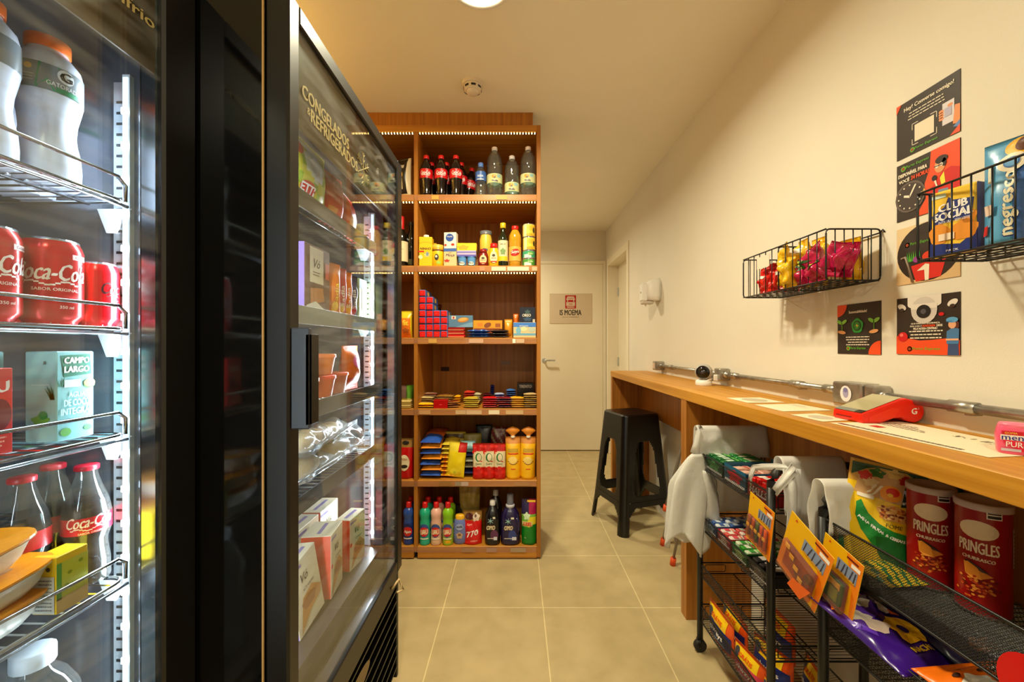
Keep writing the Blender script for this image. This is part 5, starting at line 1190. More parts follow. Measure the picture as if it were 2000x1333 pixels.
pack('bean_bag', 'dark red and clear bag at the back behind the tomato pouches', 'bag', (X(975, SY + .2), SY + .22, SHZ[1] + .001), 0, .12, .255, .06, lambda u, v: C(110, 20, 16, .35) if int(u * 8 + v * 11) % 3 else C(150, 130, 100, .35), seed=148)
def tomato(mb, f):
    for (u, v) in ((-.024, .18), (.02, .185), (-.02, .03), (.022, .04), (.0, .062), (-.026, .15)): mb.blob(f, u, v, .012, .011, C(214, 30, 20), .0008)
    mb.rect(f, -.026, .072, .026, .150, C(222, 206, 170), .0010); mb.blob(f, .0, .122, .019, .024, C(20, 110, 50), .0014); mb.blob(f, .003, .122, .013, .020, C(222, 206, 170), .0018); mb.poly(f, [(.0, .104), (.024, .094), (.02, .102)], C(200, 40, 20), .002)
    mb.text(f, 'Quero', 0, .085, .014, C(30, 80, 40), .0015, bold=.02, w=.036)
for k, px in enumerate((935, 955, 976)):
    pack('tomato_sauce_pouch', ('left', 'middle', 'right')[k] + ' one of three red and white tomato sauce pouches, fifth shelf', 'pouch', at(px, 1, .035), (0, .05, -.05)[k], .068, .20, .035, lambda u, v: C(190, 20, 14, .3) if v < .36 or v > .8 else C(222, 200, 160, .35), tomato, seed=150 + k, stand=True, group='tomato sauce pouches')
def bread(label, px, lean):
    t = thing('sliced_bread', label, 'bread', at(px, 1, .05), 0, 'yellow sliced bread bags', (0, lean, 0))
    mb, f = pouch(.086, .235, .08, lambda u, v: C(244, 184, 20, .35) if v < .82 else C(206, 130, 50, .4), seed=int(px), stand=True, waist=.0, wr=.003)
    mb.rect(f, -.03, .150, .03, .170, C(190, 150, 40), .001, 6); mb.rect(f, -.03, .138, .03, .145, C(206, 50, 20), .001, 6); mb.blob(f, -.002, .105, .026, .022, C(240, 206, 110), .001); mb.rect(f, -.012, .055, .014, .06, C(214, 60, 30), .001)
    for k in range(8): mb.rect(f, -.03 + k * .0075, .082 + abs(k - 3.5) ** 2 * .0012, -.022 + k * .0075, .0855 + abs(k - 3.5) ** 2 * .0012, C(120, 60, 20), .0014)
    mb.obj('loaf_bag', t)
    m2 = MB(); n = 14; rings = [(.012, .232), (.009, .24), (.03, .258), (.044, .27), (.030, .282), (.001, .292)]
    m2.T = Matrix.Diagonal((1, .35, 1, 1)); m2.lathe(rings, C(226, 140, 40, .35), n, cap=False); m2.obj('twisted_top', t)
    MB().lathe([(.012, .229), (.013, .234), (.012, .239)], WHT, 12).obj('clip', t)
bread('yellow sliced bread bag with a twisted top, the left one of two', 1002.5, -.01)
bread('yellow sliced bread bag with a twisted top against the right panel', 1030.5, .02)
pack('coffee_bag', 'red vacuum coffee pack with a cup picture in the left section of the fifth shelf', 'coffee pack', at(793, 1, .05), 0, .09, .225, .06, lambda u, v: C(186, 10, 14, .3) if v < .78 else C(150, 110, 50, .4), lambda mb, f: (mb.blob(f, -.004, .09, .03, .045, C(222, 206, 170), .001), mb.blob(f, -.004, .07, .02, .010, C(30, 16, 10), .0015), mb.text(f, 'Pilão', -.004, .11, .012, C(190, 90, 40), .0015, w=.034), mb.blob(f, 0, .2, .02, .012, C(30, 22, 10), .001)), seed=160, stand=True, waist=0)
pack('coffee_bag', 'red coffee pack further left on the fifth shelf, seen past the fridge', 'coffee pack', at(752, 1, .05), 0, .09, .225, .06, C(186, 20, 14, .3), seed=161, stand=True, waist=0)

# --- bottom shelf: cleaning products
def uau(label, px, dy, body, lower, name='cleaner_bottle', blue=False, src=None, lc=None):
    if src: return dup(src, at(px, 0, dy), .05, label)
    t = thing(name, label, 'bottle', at(px, 0, dy), 0, 'cleaner bottles on the bottom shelf')
    MB().lathe([(.027, 0), (.029, .004), (.029, .126), (.0265, .140), (.029, .155), (.031, .170), (.029, .188), (.018, .200), (.013, .204), (.012, .214)], body, 24).obj('bottle_body', t)
    MB().lathe([(.0155, .206), (.015, .226), (.013, .236), (.001, .237)], C(200, 16, 20, .35), 16).obj('cap', t)
    mb = MB().lathe([(.0296, .006), (.0296, .124)], lower, 24, cap=False); f = cyl(.03, z0=.065)
    mb.blob(f, 0, .018, .030, .038, C(50, 76, 150) if not blue else C(14, 30, 100), .0006, rings=3); mb.blob(f, 0, .012, .027, .026, C(206, 20, 24), .0011, rings=3)
    if blue: mb.text(f, 'Ajax', 0, .010, .020, WHT, .0018, bold=.05, w=.04)
    else: mb.text(f, 'UAU', 0, .012, .028, C(244, 230, 190), .0018, bold=.06, w=.044, rot=.08)
    mb.rect(f, -.026, -.03, .026, -.024, WHT, .001, 6); mb.blob(f, .004, -.044, .018, .009, lc or lower, .001, wob=.2)
    mb.obj('printed_label', t); return t
c1 = uau('blue cleaner bottle with red cap in the left section of the bottom shelf', 798.5, .04, C(40, 76, 160, .3), C(30, 60, 150, .35), blue=True)
c2 = uau('teal cleaner bottle with red cap, front row beside the divider', 830, .035, C(20, 166, 130, .3), C(40, 170, 140, .35))
c3 = uau('pale pink cleaner bottle with red cap in the front row', 852, .035, C(232, 176, 160, .3), C(222, 180, 150, .35))
c4 = uau('lime green cleaner bottle with red cap in the front row', 875, .035, C(130, 190, 20, .3), C(150, 180, 40, .35), lc=C(230, 170, 20, .4))
uau('teal cleaner bottle in the second row', 836, .11, None, None, src=c2); uau('pale pink cleaner bottle in the second row', 858, .11, None, None, src=c3); uau('lime green cleaner bottle in the second row', 880, .11, None, None, src=c4)
uau('blue cleaner bottle in the second row of the left section', 803, .12, None, None, src=c1)
uau('blue cleaner bottle further left, seen past the fridge door', 757, .05, None, None, src=c1)
# flat oval lilac bottle
t = thing('softener_bottle', 'flat lilac-blue bottle with a yellow cap next to the red pet food bag', 'bottle', at(898.5, 0, .04), 0)
mb = MB(); mb.T = Matrix.Diagonal((1, .6, 1, 1)); mb.lathe([(.028, 0), (.035, .008), (.037, .05), (.036, .10), (.030, .135), (.022, .145)], C(110, 124, 190, .3), 24); mb.T = Matrix.Identity(4)
f = lambda a, b, off=0: (a, -.0235 * math.sqrt(max(0, 1 - (a / .040) ** 2)) - off, .07 + b)
mb.blob(f, 0, .03, .022, .018, C(160, 170, 214), .001); mb.text(f, 'soft', 0, .032, .013, C(30, 30, 60), .0015, bold=.03, w=.034); mb.blob(f, 0, -.018, .018, .018, C(190, 160, 130), .001, wob=.15); mb.blob(f, 0, -.014, .009, .007, C(130, 80, 50), .0015); mb.obj('bottle_body', t)
mb = MB(); mb.T = Matrix.Diagonal((1, .65, 1, 1)); mb.lathe([(.026, .138), (.027, .155), (.022, .163), (.001, .163)], C(240, 180, 40, .35), 20); mb.obj('cap', t)
pack('soap_refill', 'dark squat bottle-shaped refill behind the lilac bottle', 'refill', at(899, 0, .12), 0, .055, .19, .05, C(24, 12, 8, .3), seed=170, stand=True)
def kibble(mb, f):
    mb.blob(f, -.018, .155, .024, .018, C(70, 16, 16), .001); mb.blob(f, .022, .150, .020, .022, C(226, 206, 190), .001, wob=.2); mb.blob(f, .018, .158, .007, .008, C(110, 80, 60), .0015)
    mb.text(f, '770', .0, .062, .03, WT, .0012, bold=.05, shear=.2, w=.07, rot=.25); mb.text(f, 'Carne', -.016, .112, .010, C(250, 200, 190), .0012, w=.03, rot=.1); mb.text(f, 'adultos', .01, .022, .010, C(250, 200, 190), .0012, w=.04, rot=.1)
pack('pet_food_bag', 'bright red pet food bag with a beige top', 'bag', at(923, 0, .04), 0, .108, .185, .05, lambda u, v: C(206, 12, 18, .3) if v < .72 else C(150, 110, 50, .35), kibble, seed=171, stand=True, wr=.008)
pack('pet_food_bag', 'crumpled beige see-through bag standing behind the red pet food bag', 'bag', (X(917, SY + .12), SY + .13, SHZ[0] + .001), .1, .125, .315, .05, C(150, 124, 60, .35), seed=172, wr=.016)
def jug(label, px, dy, w, h, c, t2, name, big):
    t = thing(name, label, 'detergent bottle', at(px, 0, dy), 0, 'dark laundry detergents')
    mb = MB(); n = 28; vs = []; prof = ((.80, 0), (.98, .012), (1, .05), (1, h * .55), (.92, h * .72), (.60, h * .86), (.26, h * .93), (.24, h))
    for q, z in prof:
        for k in range(n):
            a = 2 * PI * k / n; vs.append((math.copysign(abs(math.cos(a)) ** .7, math.cos(a)) * w / 2 * q, math.copysign(abs(math.sin(a)) ** .7, math.sin(a)) * .04 * min(q * 1.1, 1), z))
    mb.add(vs, [(j * n + k, j * n + (k + 1) % n, (j + 1) * n + (k + 1) % n, (j + 1) * n + k) for j in range(len(prof) - 1) for k in range(n)] + [tuple(range(n))[::-1]], c, True)
    f = front(-.041); mb.text(f, 'OMO', -w * .08, h * .44, .024, C(232, 210, 170), bold=.06, w=.046); 
    for k in range(6):
        a = k * PI / 3 + .4; mb.tube([(-w * .1, -.0425, h * .60), (-w * .1 + .018 * math.cos(a), -.0425, h * .60 + .018 * math.sin(a))], [.003, .0008], C(150, 190, 190), 4)
    mb.rect(f, w * .04, h * .655, w * .2, h * .70, WHT); mb.blob(f, .012, h * .26, .022, .030, t2, .0008); mb.rect(f, -w * .3, h * .17, w * .1, h * .19, C(200, 190, 180), .001); mb.rect(f, w * .1, h * .14, w * .32, h * .22, C(206, 206, 220), .0012)
    mb.obj('bottle_body', t)
    if big:
        MB().tube([(w * .30, -.028, h * .66), (w * .42, -.028, h * .58), (w * .44, -.028, h * .42), (w * .36, -.028, h * .30)], .010, c, 8).obj('grip', t)
        MB().lathe([(.024, h * .90), (.026, h * .92), (.026, h * .955), (.022, h * .97)], C(190, 190, 200, .35), 20).obj('collar', t)
        MB().lathe([(.020, h * .96), (.019, h * 1.20), (.017, h * 1.22), (.001, h * 1.22)], C(110, 110, 124, .3), 20).obj('cap', t)
    else:
        MB().lathe([(.016, h * .93), (.0155, h * 1.05), (.001, h * 1.06)], C(206, 200, 196, .35), 18).obj('cap', t)
    return t
jug('black laundry detergent bottle with a white cap, front row', 962, .045, .088, .232, C(16, 12, 18, .25), C(90, 40, 80, .3), 'detergent_bottle', False)
jug('dark violet laundry detergent jug with a grip, right of the black one', 996.5, .045, .110, .228, C(30, 20, 66, .25), C(40, 60, 130, .3), 'detergent_jug', True)
jug('dark detergent bottle standing behind the black one', 968, .15, .08, .25, C(30, 16, 20, .3), C(60, 30, 50, .3), 'detergent_bottle', False)
pack('washing_powder_pouch', 'green, yellow and purple washing pouch by the right panel', 'pouch', at(1033, 0, .035), -.05, .082, .255, .045,
     lambda u, v: C(10, 120, 30, .3) if v < .36 + u * .1 else (C(230, 210, 40, .3) if v < .62 and u > .45 else (C(40, 30, 80, .3) if u < .5 and v > .68 else (C(170, 20, 80, .3) if v > .64 else C(120, 180, 60, .3)))),
     lambda mb, f: (mb.rect(f, -.038, .105, .02, .130, C(220, 200, 130), .0008, 6), mb.text(f, 'ARIEL', -.008, .117, .019, C(206, 30, 20), .0014, bold=.05, w=.052), mb.blob(f, -.012, .160, .018, .02, C(206, 230, 190), .001, wob=.25), mb.rect(f, -.01, .236, .038, .248, C(240, 190, 50), .001, 6), mb.text(f, 'kg', -.02, .04, .008, WHT)), seed=180, stand=True, waist=0)

# ================================================================== STOOL
def stool():
    t = thing('plastic_stool', 'tall black plastic stool with cut-out sides standing half under the counter', 'stool', (.785, 2.76, 0), .33)
    H = .745; NS = 44; NZ = 120
    def hw(z): q = 1 - z / H; return (.140 + .062 * q) + .012 * max(0, q - .8) * 5 * .4
    def ring(s_, z):   # s_ in 0..4 around the rounded square
        h = hw(z); c = .045; side = int(s_) % 4; u = (s_ - int(s_)) * 2 - 1
        L = h - c
        if abs(u) < .72: p = (u / .72 * L, -h)
        else:
            a = (abs(u) - .72) / .28 * PI / 4; p = (math.copysign(L + c * math.sin(a), u), -h + c * (1 - math.cos(a)))
        ca, sa = math.cos(side * PI / 2), math.sin(side * PI / 2)
        return (p[0] * ca - p[1] * sa, p[0] * sa + p[1] * ca, z)
    N = 4 * NS; vs = []; fs = []
    for j in range(NZ + 1):
        for i in range(N): vs.append(ring(i / NS, H * j / NZ))
    def hole(u, z):
        u = abs(u)
        if .235 < z < .575:      # window with rounded ends
            w = .40 + .18 * (1 - (z - .235) / .34)
            e = min(z - .235, .575 - z); r = .05
            return u < w - (r - e) / r * .14 if e < r else u < w
        if z < .165:
            e = .165 - z; return u < .66 - (max(0, .045 - e) / .045) * .2
        return False
    for j in range(NZ):
        for i in range(N):
            u = ((i + .5) / NS % 1) * 2 - 1; z = H * (j + .5) / NZ
            if hole(u, z): continue
            i2 = (i + 1) % N; fs.append((j * N + i, j * N + i2, (j + 1) * N + i2, (j + 1) * N + i))
    mb = MB().add(vs, fs, C(12, 11, 10, .28), True); o = mb.obj('leg_shell', t)
    md = o.modifiers.new('thickness', 'SOLIDIFY'); md.thickness = .005; md.offset = -1
    mb = MB(); ring_v = [ring(i / NS, H) for i in range(N)]
    vs = [(x * .94, y * .94, H + .006) for x, y, z in ring_v] + ring_v + [(x * .3, y * .3, H + .004) for x, y, z in ring_v]
    mb.add(vs, [(i, (i + 1) % N, 2 * N + (i + 1) % N, 2 * N + i)[::-1] for i in range(N)] + [(N + i, N + (i + 1) % N, (i + 1) % N, i) for i in range(N)] + [tuple(2 * N + i for i in range(N))], C(12, 11, 10, .28))
    mb.obj('seat', t)
    mb = MB()
    for s_ in range(4):
        for z, uu in ((.20, .7),):
            a = [ring(s_ + .5 + k * .05, z) for k in range(-7, 8)]; mb.tube([(p[0] * 1.012, p[1] * 1.012, p[2]) for p in a], .003, C(12, 11, 10, .28), 5)
    mb.obj('rim_bead', t)
    return t
stool()

# ================================================================== STEP LADDER folded behind the stool
t = thing('step_ladder', 'folded grey step ladder with orange feet leaning behind the counter leg panel', 'ladder', (0, 0, 0))
ALU = C(150, 142, 130, .35, .6); OF = C(226, 80, 24, .5)
A0 = [Vector((.880, 2.42, .012)), Vector((.855, 2.20, .012))]; A1 = [Vector((.99, 2.28, .90)), Vector((.965, 2.06, .90))]
for k in range(2):
    MB().tube([A0[k], A1[k]], .011, ALU, 6, flat=.6).obj('front_rail', t)
    MB().tube([A0[k] + Vector((0, 0, -.010)), A0[k] + (A1[k] - A0[k]) * .035], .015, OF, 8).obj('foot', t)
for q in (.25, .5, .75):
    a = A0[0].lerp(A1[0], q); b = A0[1].lerp(A1[1], q); MB().tube([a, b], .014, ALU, 6, flat=.4).obj('step', t)
B0 = [Vector((.865, 2.34, .25)), Vector((.845, 2.14, .25))]
for k in range(2):
    MB().tube([B0[k], A1[k] + Vector((.012, 0, -.04))], .008, ALU, 6).obj('rear_leg', t)
    MB().tube([B0[k] + Vector((0, 0, -.01)), B0[k] + Vector((.006, 0, .025))], .013, OF, 8).obj('foot', t)
MB().tube([B0[0].lerp(A1[0], .1), A0[1].lerp(A1[1], .12)], .006, ALU, 5).obj('brace', t)

# ================================================================== ROLLING CARTS UNDER THE COUNTER
CX0, CX1 = .722, .985
def lattice(mb, f, L, h, sp=.0052, r=.0006, m=C(40, 38, 36, .4)):
    n = int((L + h) / sp)
    for s_ in (1, -1):
        for k in range(n + 1):
            c = k * sp      # u + s*v = c line family
            u0, v0 = c, 0.0; u1, v1 = c - h, h
            if u0 > L: v0 = u0 - L; u0 = L
            if u1 < 0: v1 = h + u1; u1 = 0
            if v1 - v0 < .001: continue
            a, b = (u0, u1) if s_ > 0 else (L - u0, L - u1)
            mb.tube([f(a, v0), f(b, v1)], r, m, 3)
def cart(label, y0, y1, tiers, hoops, fine):
    t = thing('rolling_cart', label, 'cart', (0, 0, 0)); xs = (CX0, CX1)
    for y in (y0, y1):
        zt = .80
        for x in xs:
            MB().tube([(x, y, .045), (x, y, zt)], .0112, WIRE, 10).obj('post', t)
            c = thing_part('caster', t)
            MB().lathe([(.020, -.010), (.024, -.007), (.024, .007), (.020, .010)], C(24, 22, 20, .6), 16, c=(x, y, .024), axis='y').obj('wheel', c)
            MB().tube([(x, y, .05), (x - .004, y - .014, .045), (x - .002, y - .014, .024)], .005, WIRE, 6).tube([(x - .004, y + .014, .045), (x - .002, y + .014, .024)], .005, WIRE, 6).obj('fork', c)
        zt2 = .862; pts = [(CX0, y, zt)]
        for k in range(7):
            a = k / 6 * PI / 2; pts.append((CX0 + .06 * (1 - math.cos(a)), y, zt + (zt2 - zt) * math.sin(a)))
        for k in range(7):
            a = PI / 2 - k / 6 * PI / 2; pts.append((CX1 - .06 * (1 - math.cos(a)), y, zt + (zt2 - zt) * math.sin(a)))
        MB().tube(pts, .0112, WIRE, 10).obj('push_handle', t)
    for zf, zr in tiers:
        tr = thing_part('tray', t)
        mb = MB(); r = .0028
        for z in (zf, zr): mb.tube(rrect((CX0, y0, z), (CX0, y1, z), (CX1, y1, z), (CX1, y0, z), .006), r, WIRE, 6, True)
        n = int((y1 - y0) / .012)
        for k in range(1, n): mb.tube([(CX0, y0 + (y1 - y0) * k / n, zf), (CX1, y0 + (y1 - y0) * k / n, zf)], .0010, WIRE, 4)
        mb.tube([((CX0 + CX1) / 2, y0, zf - .003), ((CX0 + CX1) / 2, y1, zf - .003)], .002, WIRE, 5)
        mb.obj('wire_frame', tr)
        ms = MB(); m3 = MB(); sp = .0052 if fine else .0085; lattice(m3, lambda u, v: (CX1, y0 + u, zf + v), y1 - y0, zr - zf, sp); m3.obj('mesh_side', tr)
        for x in xs[:1]: lattice(ms, lambda u, v, x=x: (x, y0 + u, zf + v), y1 - y0, zr - zf, sp)
        if fine:
            for y in (y0, y1): m3 = MB(); lattice(m3, lambda u, v, y=y: (CX0 + u, y, zf + v), CX1 - CX0, zr - zf); m3.obj('mesh_end', tr)
            m3 = MB(); lattice(m3, lambda u, v: (CX0 + v, y0 + u, zf + .001), y1 - y0, CX1 - CX0, .007); m3.obj('mesh_floor', tr)
        else:
            for y in (y0, y1):
                for a, b in ((CX0 + .02, CX0 + .10), (CX1 - .10, CX1 - .02)): MB().tube(rrect((a, y, zf + .008), (b, y, zf + .008), (b, y, zr - .008), (a, y, zr - .008), .008), .0016, WIRE, 5, True).obj('end_loop', tr)
        ms.obj('mesh_side', tr)
    return t
def thing_part(name, parent):
    o = bpy.data.objects.new(name, None); COL.objects.link(o); o.parent = parent; o.empty_display_size = .02; return o
cart('black wire cart with sweets, further from the camera under the counter', 1.14, 1.58, [(.725, .782), (.49, .54), (.305, .348), (.125, .185)], True, False)
cart('black mesh cart with crisps, nearest the camera under the counter', .50, .946, [(.700, .795), (.535, .602), (.26, .33)], True, True)

# ---- carrier bags
def drape(label, x0, x1, y, zt, near, far, seed, tail=None, r=.019):
    nu = 26; prof = []
    for k in range(9): prof.append((r, -far * (8 - k) / 8))
    for k in range(1, 8): a = PI * k / 8; prof.append((r * math.cos(a), r * math.sin(a)))
    for k in range(9): prof.append((-r, -near * k / 8))
    vs = []; fs = []; M = len(prof)
    for i in range(nu + 1):
        x = x0 + (x1 - x0) * i / nu
        for j, (dy, dz) in enumerate(prof):
            q = abs(dz) if dz < 0 else 0; n = noise.noise(Vector((x * 22 + seed, dz * 16, seed * 2.2 + (dy > 0) * 9)))
            n2 = noise.noise(Vector((x * 60 + seed, dz * 34, seed)))
            sgn = 1 if dy > 0 else -1
            zz = zt - r + dz; 
            if dz < 0 and near and dy < 0: zz += (near * .16) * noise.noise(Vector((x * 14, seed, 1))) * (q / near)
            k = sgn * (.012 * n + .004 * n2) * min(1, q / .03)
            vs.append((x, y + dy + k - sgn * 0 + (.010 * sgn * min(1, q / .06)), zz))
    for i in range(nu):
        for j in range(M - 1): fs.append((i * M + j, (i + 1) * M + j, (i + 1) * M + j + 1, i * M + j + 1))
    mb = MB().add(vs, fs, BAGW, True); t = mb.obj('carrier_bag', None, (0, 0, 0)); md = t.modifiers.new('film', 'SOLIDIFY'); md.thickness = .0012
    return tag(t, label, 'plastic bag', 'white carrier bags over the cart handles')
b1 = drape('white carrier bag folded over the far handle of the further cart', CX0 - .016, CX1 - .01, 1.58, .886, .10, .33, 3)
b2 = drape('white carrier bag bunched over the handle between the two carts, facing the sweets', CX0 + .02, .918, 1.14, .886, .15, .04, 9)
b3 = drape('white carrier bag folded over the first handle of the nearer cart', CX0 - .012, .808, .946, .886, .10, .14, 14)
# long tail and two loose straps of the middle bag
def strip(pts, w0, w1, wd=(1, 0, 0), nz=.004, seed=0):
    P = [Vector(p) for p in pts]; n = len(P); W = Vector(wd).normalized(); vs = []; fs = []; K = 7
    for i, p in enumerate(P):
        w = w0 + (w1 - w0) * i / (n - 1)
        for k in range(K):
            q = k / (K - 1) - .5; s_ = noise.noise(Vector((q * 6 + seed, i * .7, seed))) * nz
            vs.append(tuple(p + W * w * q + Vector((0, -1, 0)) * (s_ + .006 * math.cos(q * 9))))
    for i in range(n - 1):
        for k in range(K - 1): a = i * K + k; fs.append((a, a + 1, a + K + 1, a + K))
    mb = MB().add(vs, fs, BAGW, True); return mb
def solid(o, th=.0012): md = o.modifiers.new('film', 'SOLIDIFY'); md.thickness = th; return o
solid(strip([(.760, 1.108, .86), (.758, 1.100, .80), (.756, 1.094, .74), (.752, 1.09, .68), (.748, 1.088, .62), (.742, 1.088, .585)], .05, .035, seed=2, nz=.01).obj('bag_tail', b2))
solid(strip([(.745, 1.10, .865), (.735, 1.13, .86), (.725, 1.18, .845), (.722, 1.22, .83), (.720, 1.235, .80), (.722, 1.24, .775)], .02, .018, (0, 1, 1), seed=4).obj('bag_strap', b2))
solid(strip([(.755, 1.09, .868), (.735, 1.085, .85), (.718, 1.09, .825), (.708, 1.10, .80)], .03, .024, (0, 1, 1), seed=5).obj('bag_strap', b2))
# limp bag hanging knotted from the cart corner
def hangbag():
    t = thing('carrier_bag', 'limp white carrier bag knotted and hanging from the corner of the further cart', 'plastic bag', (CX0 - .028, 1.56, .785), 0, None)
    nu, nv = 34, 26; vs = []; fs = []
    for j in range(nv + 1):
        v = j / nv
        wdt = .018 + (.082 - .018) * min(1, (v / .32)) ** .8; zz = -.34 * v
        for i in range(nu):
            a = 2 * PI * i / nu; fold = 1 + .22 * math.sin(5 * a + 2 * v) * min(1, v * 2.5) + .08 * math.sin(11 * a) * v
            x = math.cos(a) * wdt * fold - .038 * v ** .8; y = math.sin(a) * (.010 + .022 * v) * fold
            vs.append((x, y - .012, zz + (.03 * math.sin(3 * a + 1) + .02 * math.sin(2 * a)) * v ** 3))
    for j in range(nv):
        for i in range(nu): i2 = (i + 1) % nu; fs.append((j * nu + i, (j + 1) * nu + i, (j + 1) * nu + i2, j * nu + i2))
    solid(MB().add(vs, fs, BAGW, True).obj('bag_body', t), .001)
    MB().tube([(.0, 0, .0), (.006, -.002, .04), (.012, 0, .085), (.02, .01, .10)], [.018, .012, .010, .012], BAGW, 9).obj('knot', t)
    h = MB(); vs = []; fs = []
    for j in range(15):
        v = j / 14
        for i in range(14):
            a = 2 * PI * i / 14; w = (.012 + .018 * min(1, v * 2)) * (1 + .2 * math.sin(4 * a + v * 3))
            vs.append((.030 + .022 * v ** .7 + math.cos(a) * w, -.022 + math.sin(a) * .012, -.06 - .19 * v + .012 * math.sin(2 * a) * v))
    for j in range(14):
        for i in range(14): i2 = (i + 1) % 14; fs.append((j * 14 + i, (j + 1) * 14 + i, (j + 1) * 14 + i2, j * 14 + i2))
    solid(h.add(vs, fs, BAGW, True).obj('bag_handle', t), .001)
hangbag()

# ---- goods on the further cart
def candy_box(label, y0, y1, z, h, c, inner, name='candy_display_box', word=None, x0=CX0 + .012, x1=.90, lip=0.0, wc=None):
    t = thing(name, label, 'display box', (0, 0, 0))
    mb = MB(); th = .0012
    mb.box((x0, y0, z), (x1, y1, z + th), c).box((x0, y0, z), (x0 + th, y1, z + h), c).box((x1 - th, y0, z), (x1, y1, z + h + lip), c).box((x0, y0, z), (x1, y0 + th, z + h), c).box((x0, y1 - th, z), (x1, y1, z + h), c)
    f = plane((x0, (y0 + y1) / 2, z + h / 2), (0, -1, 0), (0, 0, 1), (-1, 0, 0)); W2 = y1 - y0
    if word: mb.text(f, word, 0, 0, h * .42, wc or WT, .0006, bold=.06, shear=.2, maxw=W2 * .8)
    else: mb.blob(f, 0, 0, W2 * .3, h * .3, inner, .0006, wob=.3); mb.rect(f, -W2 * .45, -h * .45, W2 * .45, -h * .3, WT, .0006)
    mb.obj('box_tray', t)
    return t
def sticks(lab, y0, y1, z, cols, n, m, x0=CX0 + .016, x1=.895, h=.018, grp=None, pitch=0.9, rot=0):
    k = 0; dy = (y1 - y0) / n; dx = (x1 - x0) / m
    for i in range(n):
        for j in range(m):
            c = cols[k % len(cols)]; k += 1; L = dx * .46; w = dy * .44 * pitch
            mb = MB().box((-L, -w, 0), (L, w, h), C(*c[0], .35), .003)
            f = plane((0, 0, h), (0, -1, 0), (1, 0, 0), (0, 0, 1)); mb.rect(f, -w * .9, -L * .5, w * .9, L * .2, C(*c[1], .4), .0004); mb.rect(f, -w * .9, L * .45, w * .9, L * .7, C(*c[2], .4), .0005)
            o = mb.obj('candy_pack', None, (x0 + dx * (j + .5), y0 + dy * (i + .5), z + random.uniform(0, .004)), (random.uniform(-.05, .05), random.uniform(-.06, .06), rot + random.uniform(-.06, .06)))
            tag(o, '%s, %s in the %s row' % (lab, ('nearest', 'second', 'third', 'fourth', 'fifth')[i], ('first', 'second', 'third')[j]), 'sweets', grp or lab)
Z1, Z2 = .730, .495
candy_box('dark green display box of mint sweets at the far end of the cart top', 1.43, 1.56, Z1, .052, C(20, 80, 40, .4), C(90, 170, 90, .4))
sticks('green mint pack on the cart top', 1.435, 1.555, Z1 + .034, [((20, 96, 44), (190, 214, 190), (110, 190, 90)), ((40, 130, 60), (210, 220, 190), (30, 80, 40))], 4, 2, grp='green mint packs', h=.02)
candy_box('teal and blue open display box with a red spot, middle of the cart top', 1.285, 1.42, Z1, .060, C(30, 96, 130, .4), C(214, 24, 40, .4), lip=.012)
sticks('pink candy pack in the teal box', 1.29, 1.415, Z1 + .026, [((206, 150, 130), (226, 180, 160), (190, 90, 80))], 3, 2, grp='pink candy packs', h=.02)
candy_box('dark red display box beside the bunched white bag', 1.165, 1.275, Z1, .052, C(160, 20, 20, .4), C(214, 24, 40, .4), word='HALLS')
sticks('red menthol sweet pack on the cart top', 1.168, 1.272, Z1 + .036, [((206, 24, 20), (240, 220, 210), (160, 10, 10)), ((180, 16, 16), (240, 220, 210), (226, 60, 30))], 4, 2, grp='red menthol sweet packs', h=.022)
candy_box('navy blue gum display box at the far end of the second cart tray', 1.475, 1.56, Z2, .040, C(40, 70, 130, .4), C(160, 190, 220, .4))
sticks('blue and white gum pack', 1.478, 1.557, Z2 + .026, [((210, 214, 220), (60, 90, 150), (160, 190, 220)), ((60, 90, 150), (200, 210, 220), (30, 50, 110))], 3, 3, grp='blue gum packs', h=.016)
candy_box('pink gum display box, second in the tray below the top', 1.378, 1.465, Z2, .040, C(190, 40, 60, .4), C(230, 200, 190, .4))
sticks('pink and white gum pack', 1.381, 1.462, Z2 + .026, [((226, 206, 196), (206, 70, 80), (230, 120, 90)), ((214, 90, 80), (230, 220, 206), (190, 40, 60))], 3, 3, grp='pink gum packs', h=.016)
candy_box('green gum display box, third in the tray below the top', 1.28, 1.368, Z2, .040, C(30, 120, 40, .4), C(190, 220, 150, .4))
sticks('green and white gum pack', 1.283, 1.365, Z2 + .026, [((210, 220, 190), (60, 150, 60), (120, 190, 80)), ((60, 150, 50), (220, 226, 200), (200, 60, 70))], 3, 3, grp='green gum packs', h=.016)
candy_box('black gum display box behind the hanging yellow card', 1.165, 1.27, Z2, .040, C(22, 20, 22, .4), C(150, 140, 130, .4))
sticks('dark gum pack behind the hanging card', 1.168, 1.267, Z2 + .026, [((40, 36, 36), (190, 180, 170), (90, 70, 60))], 3, 2, grp='dark gum packs', h=.016)

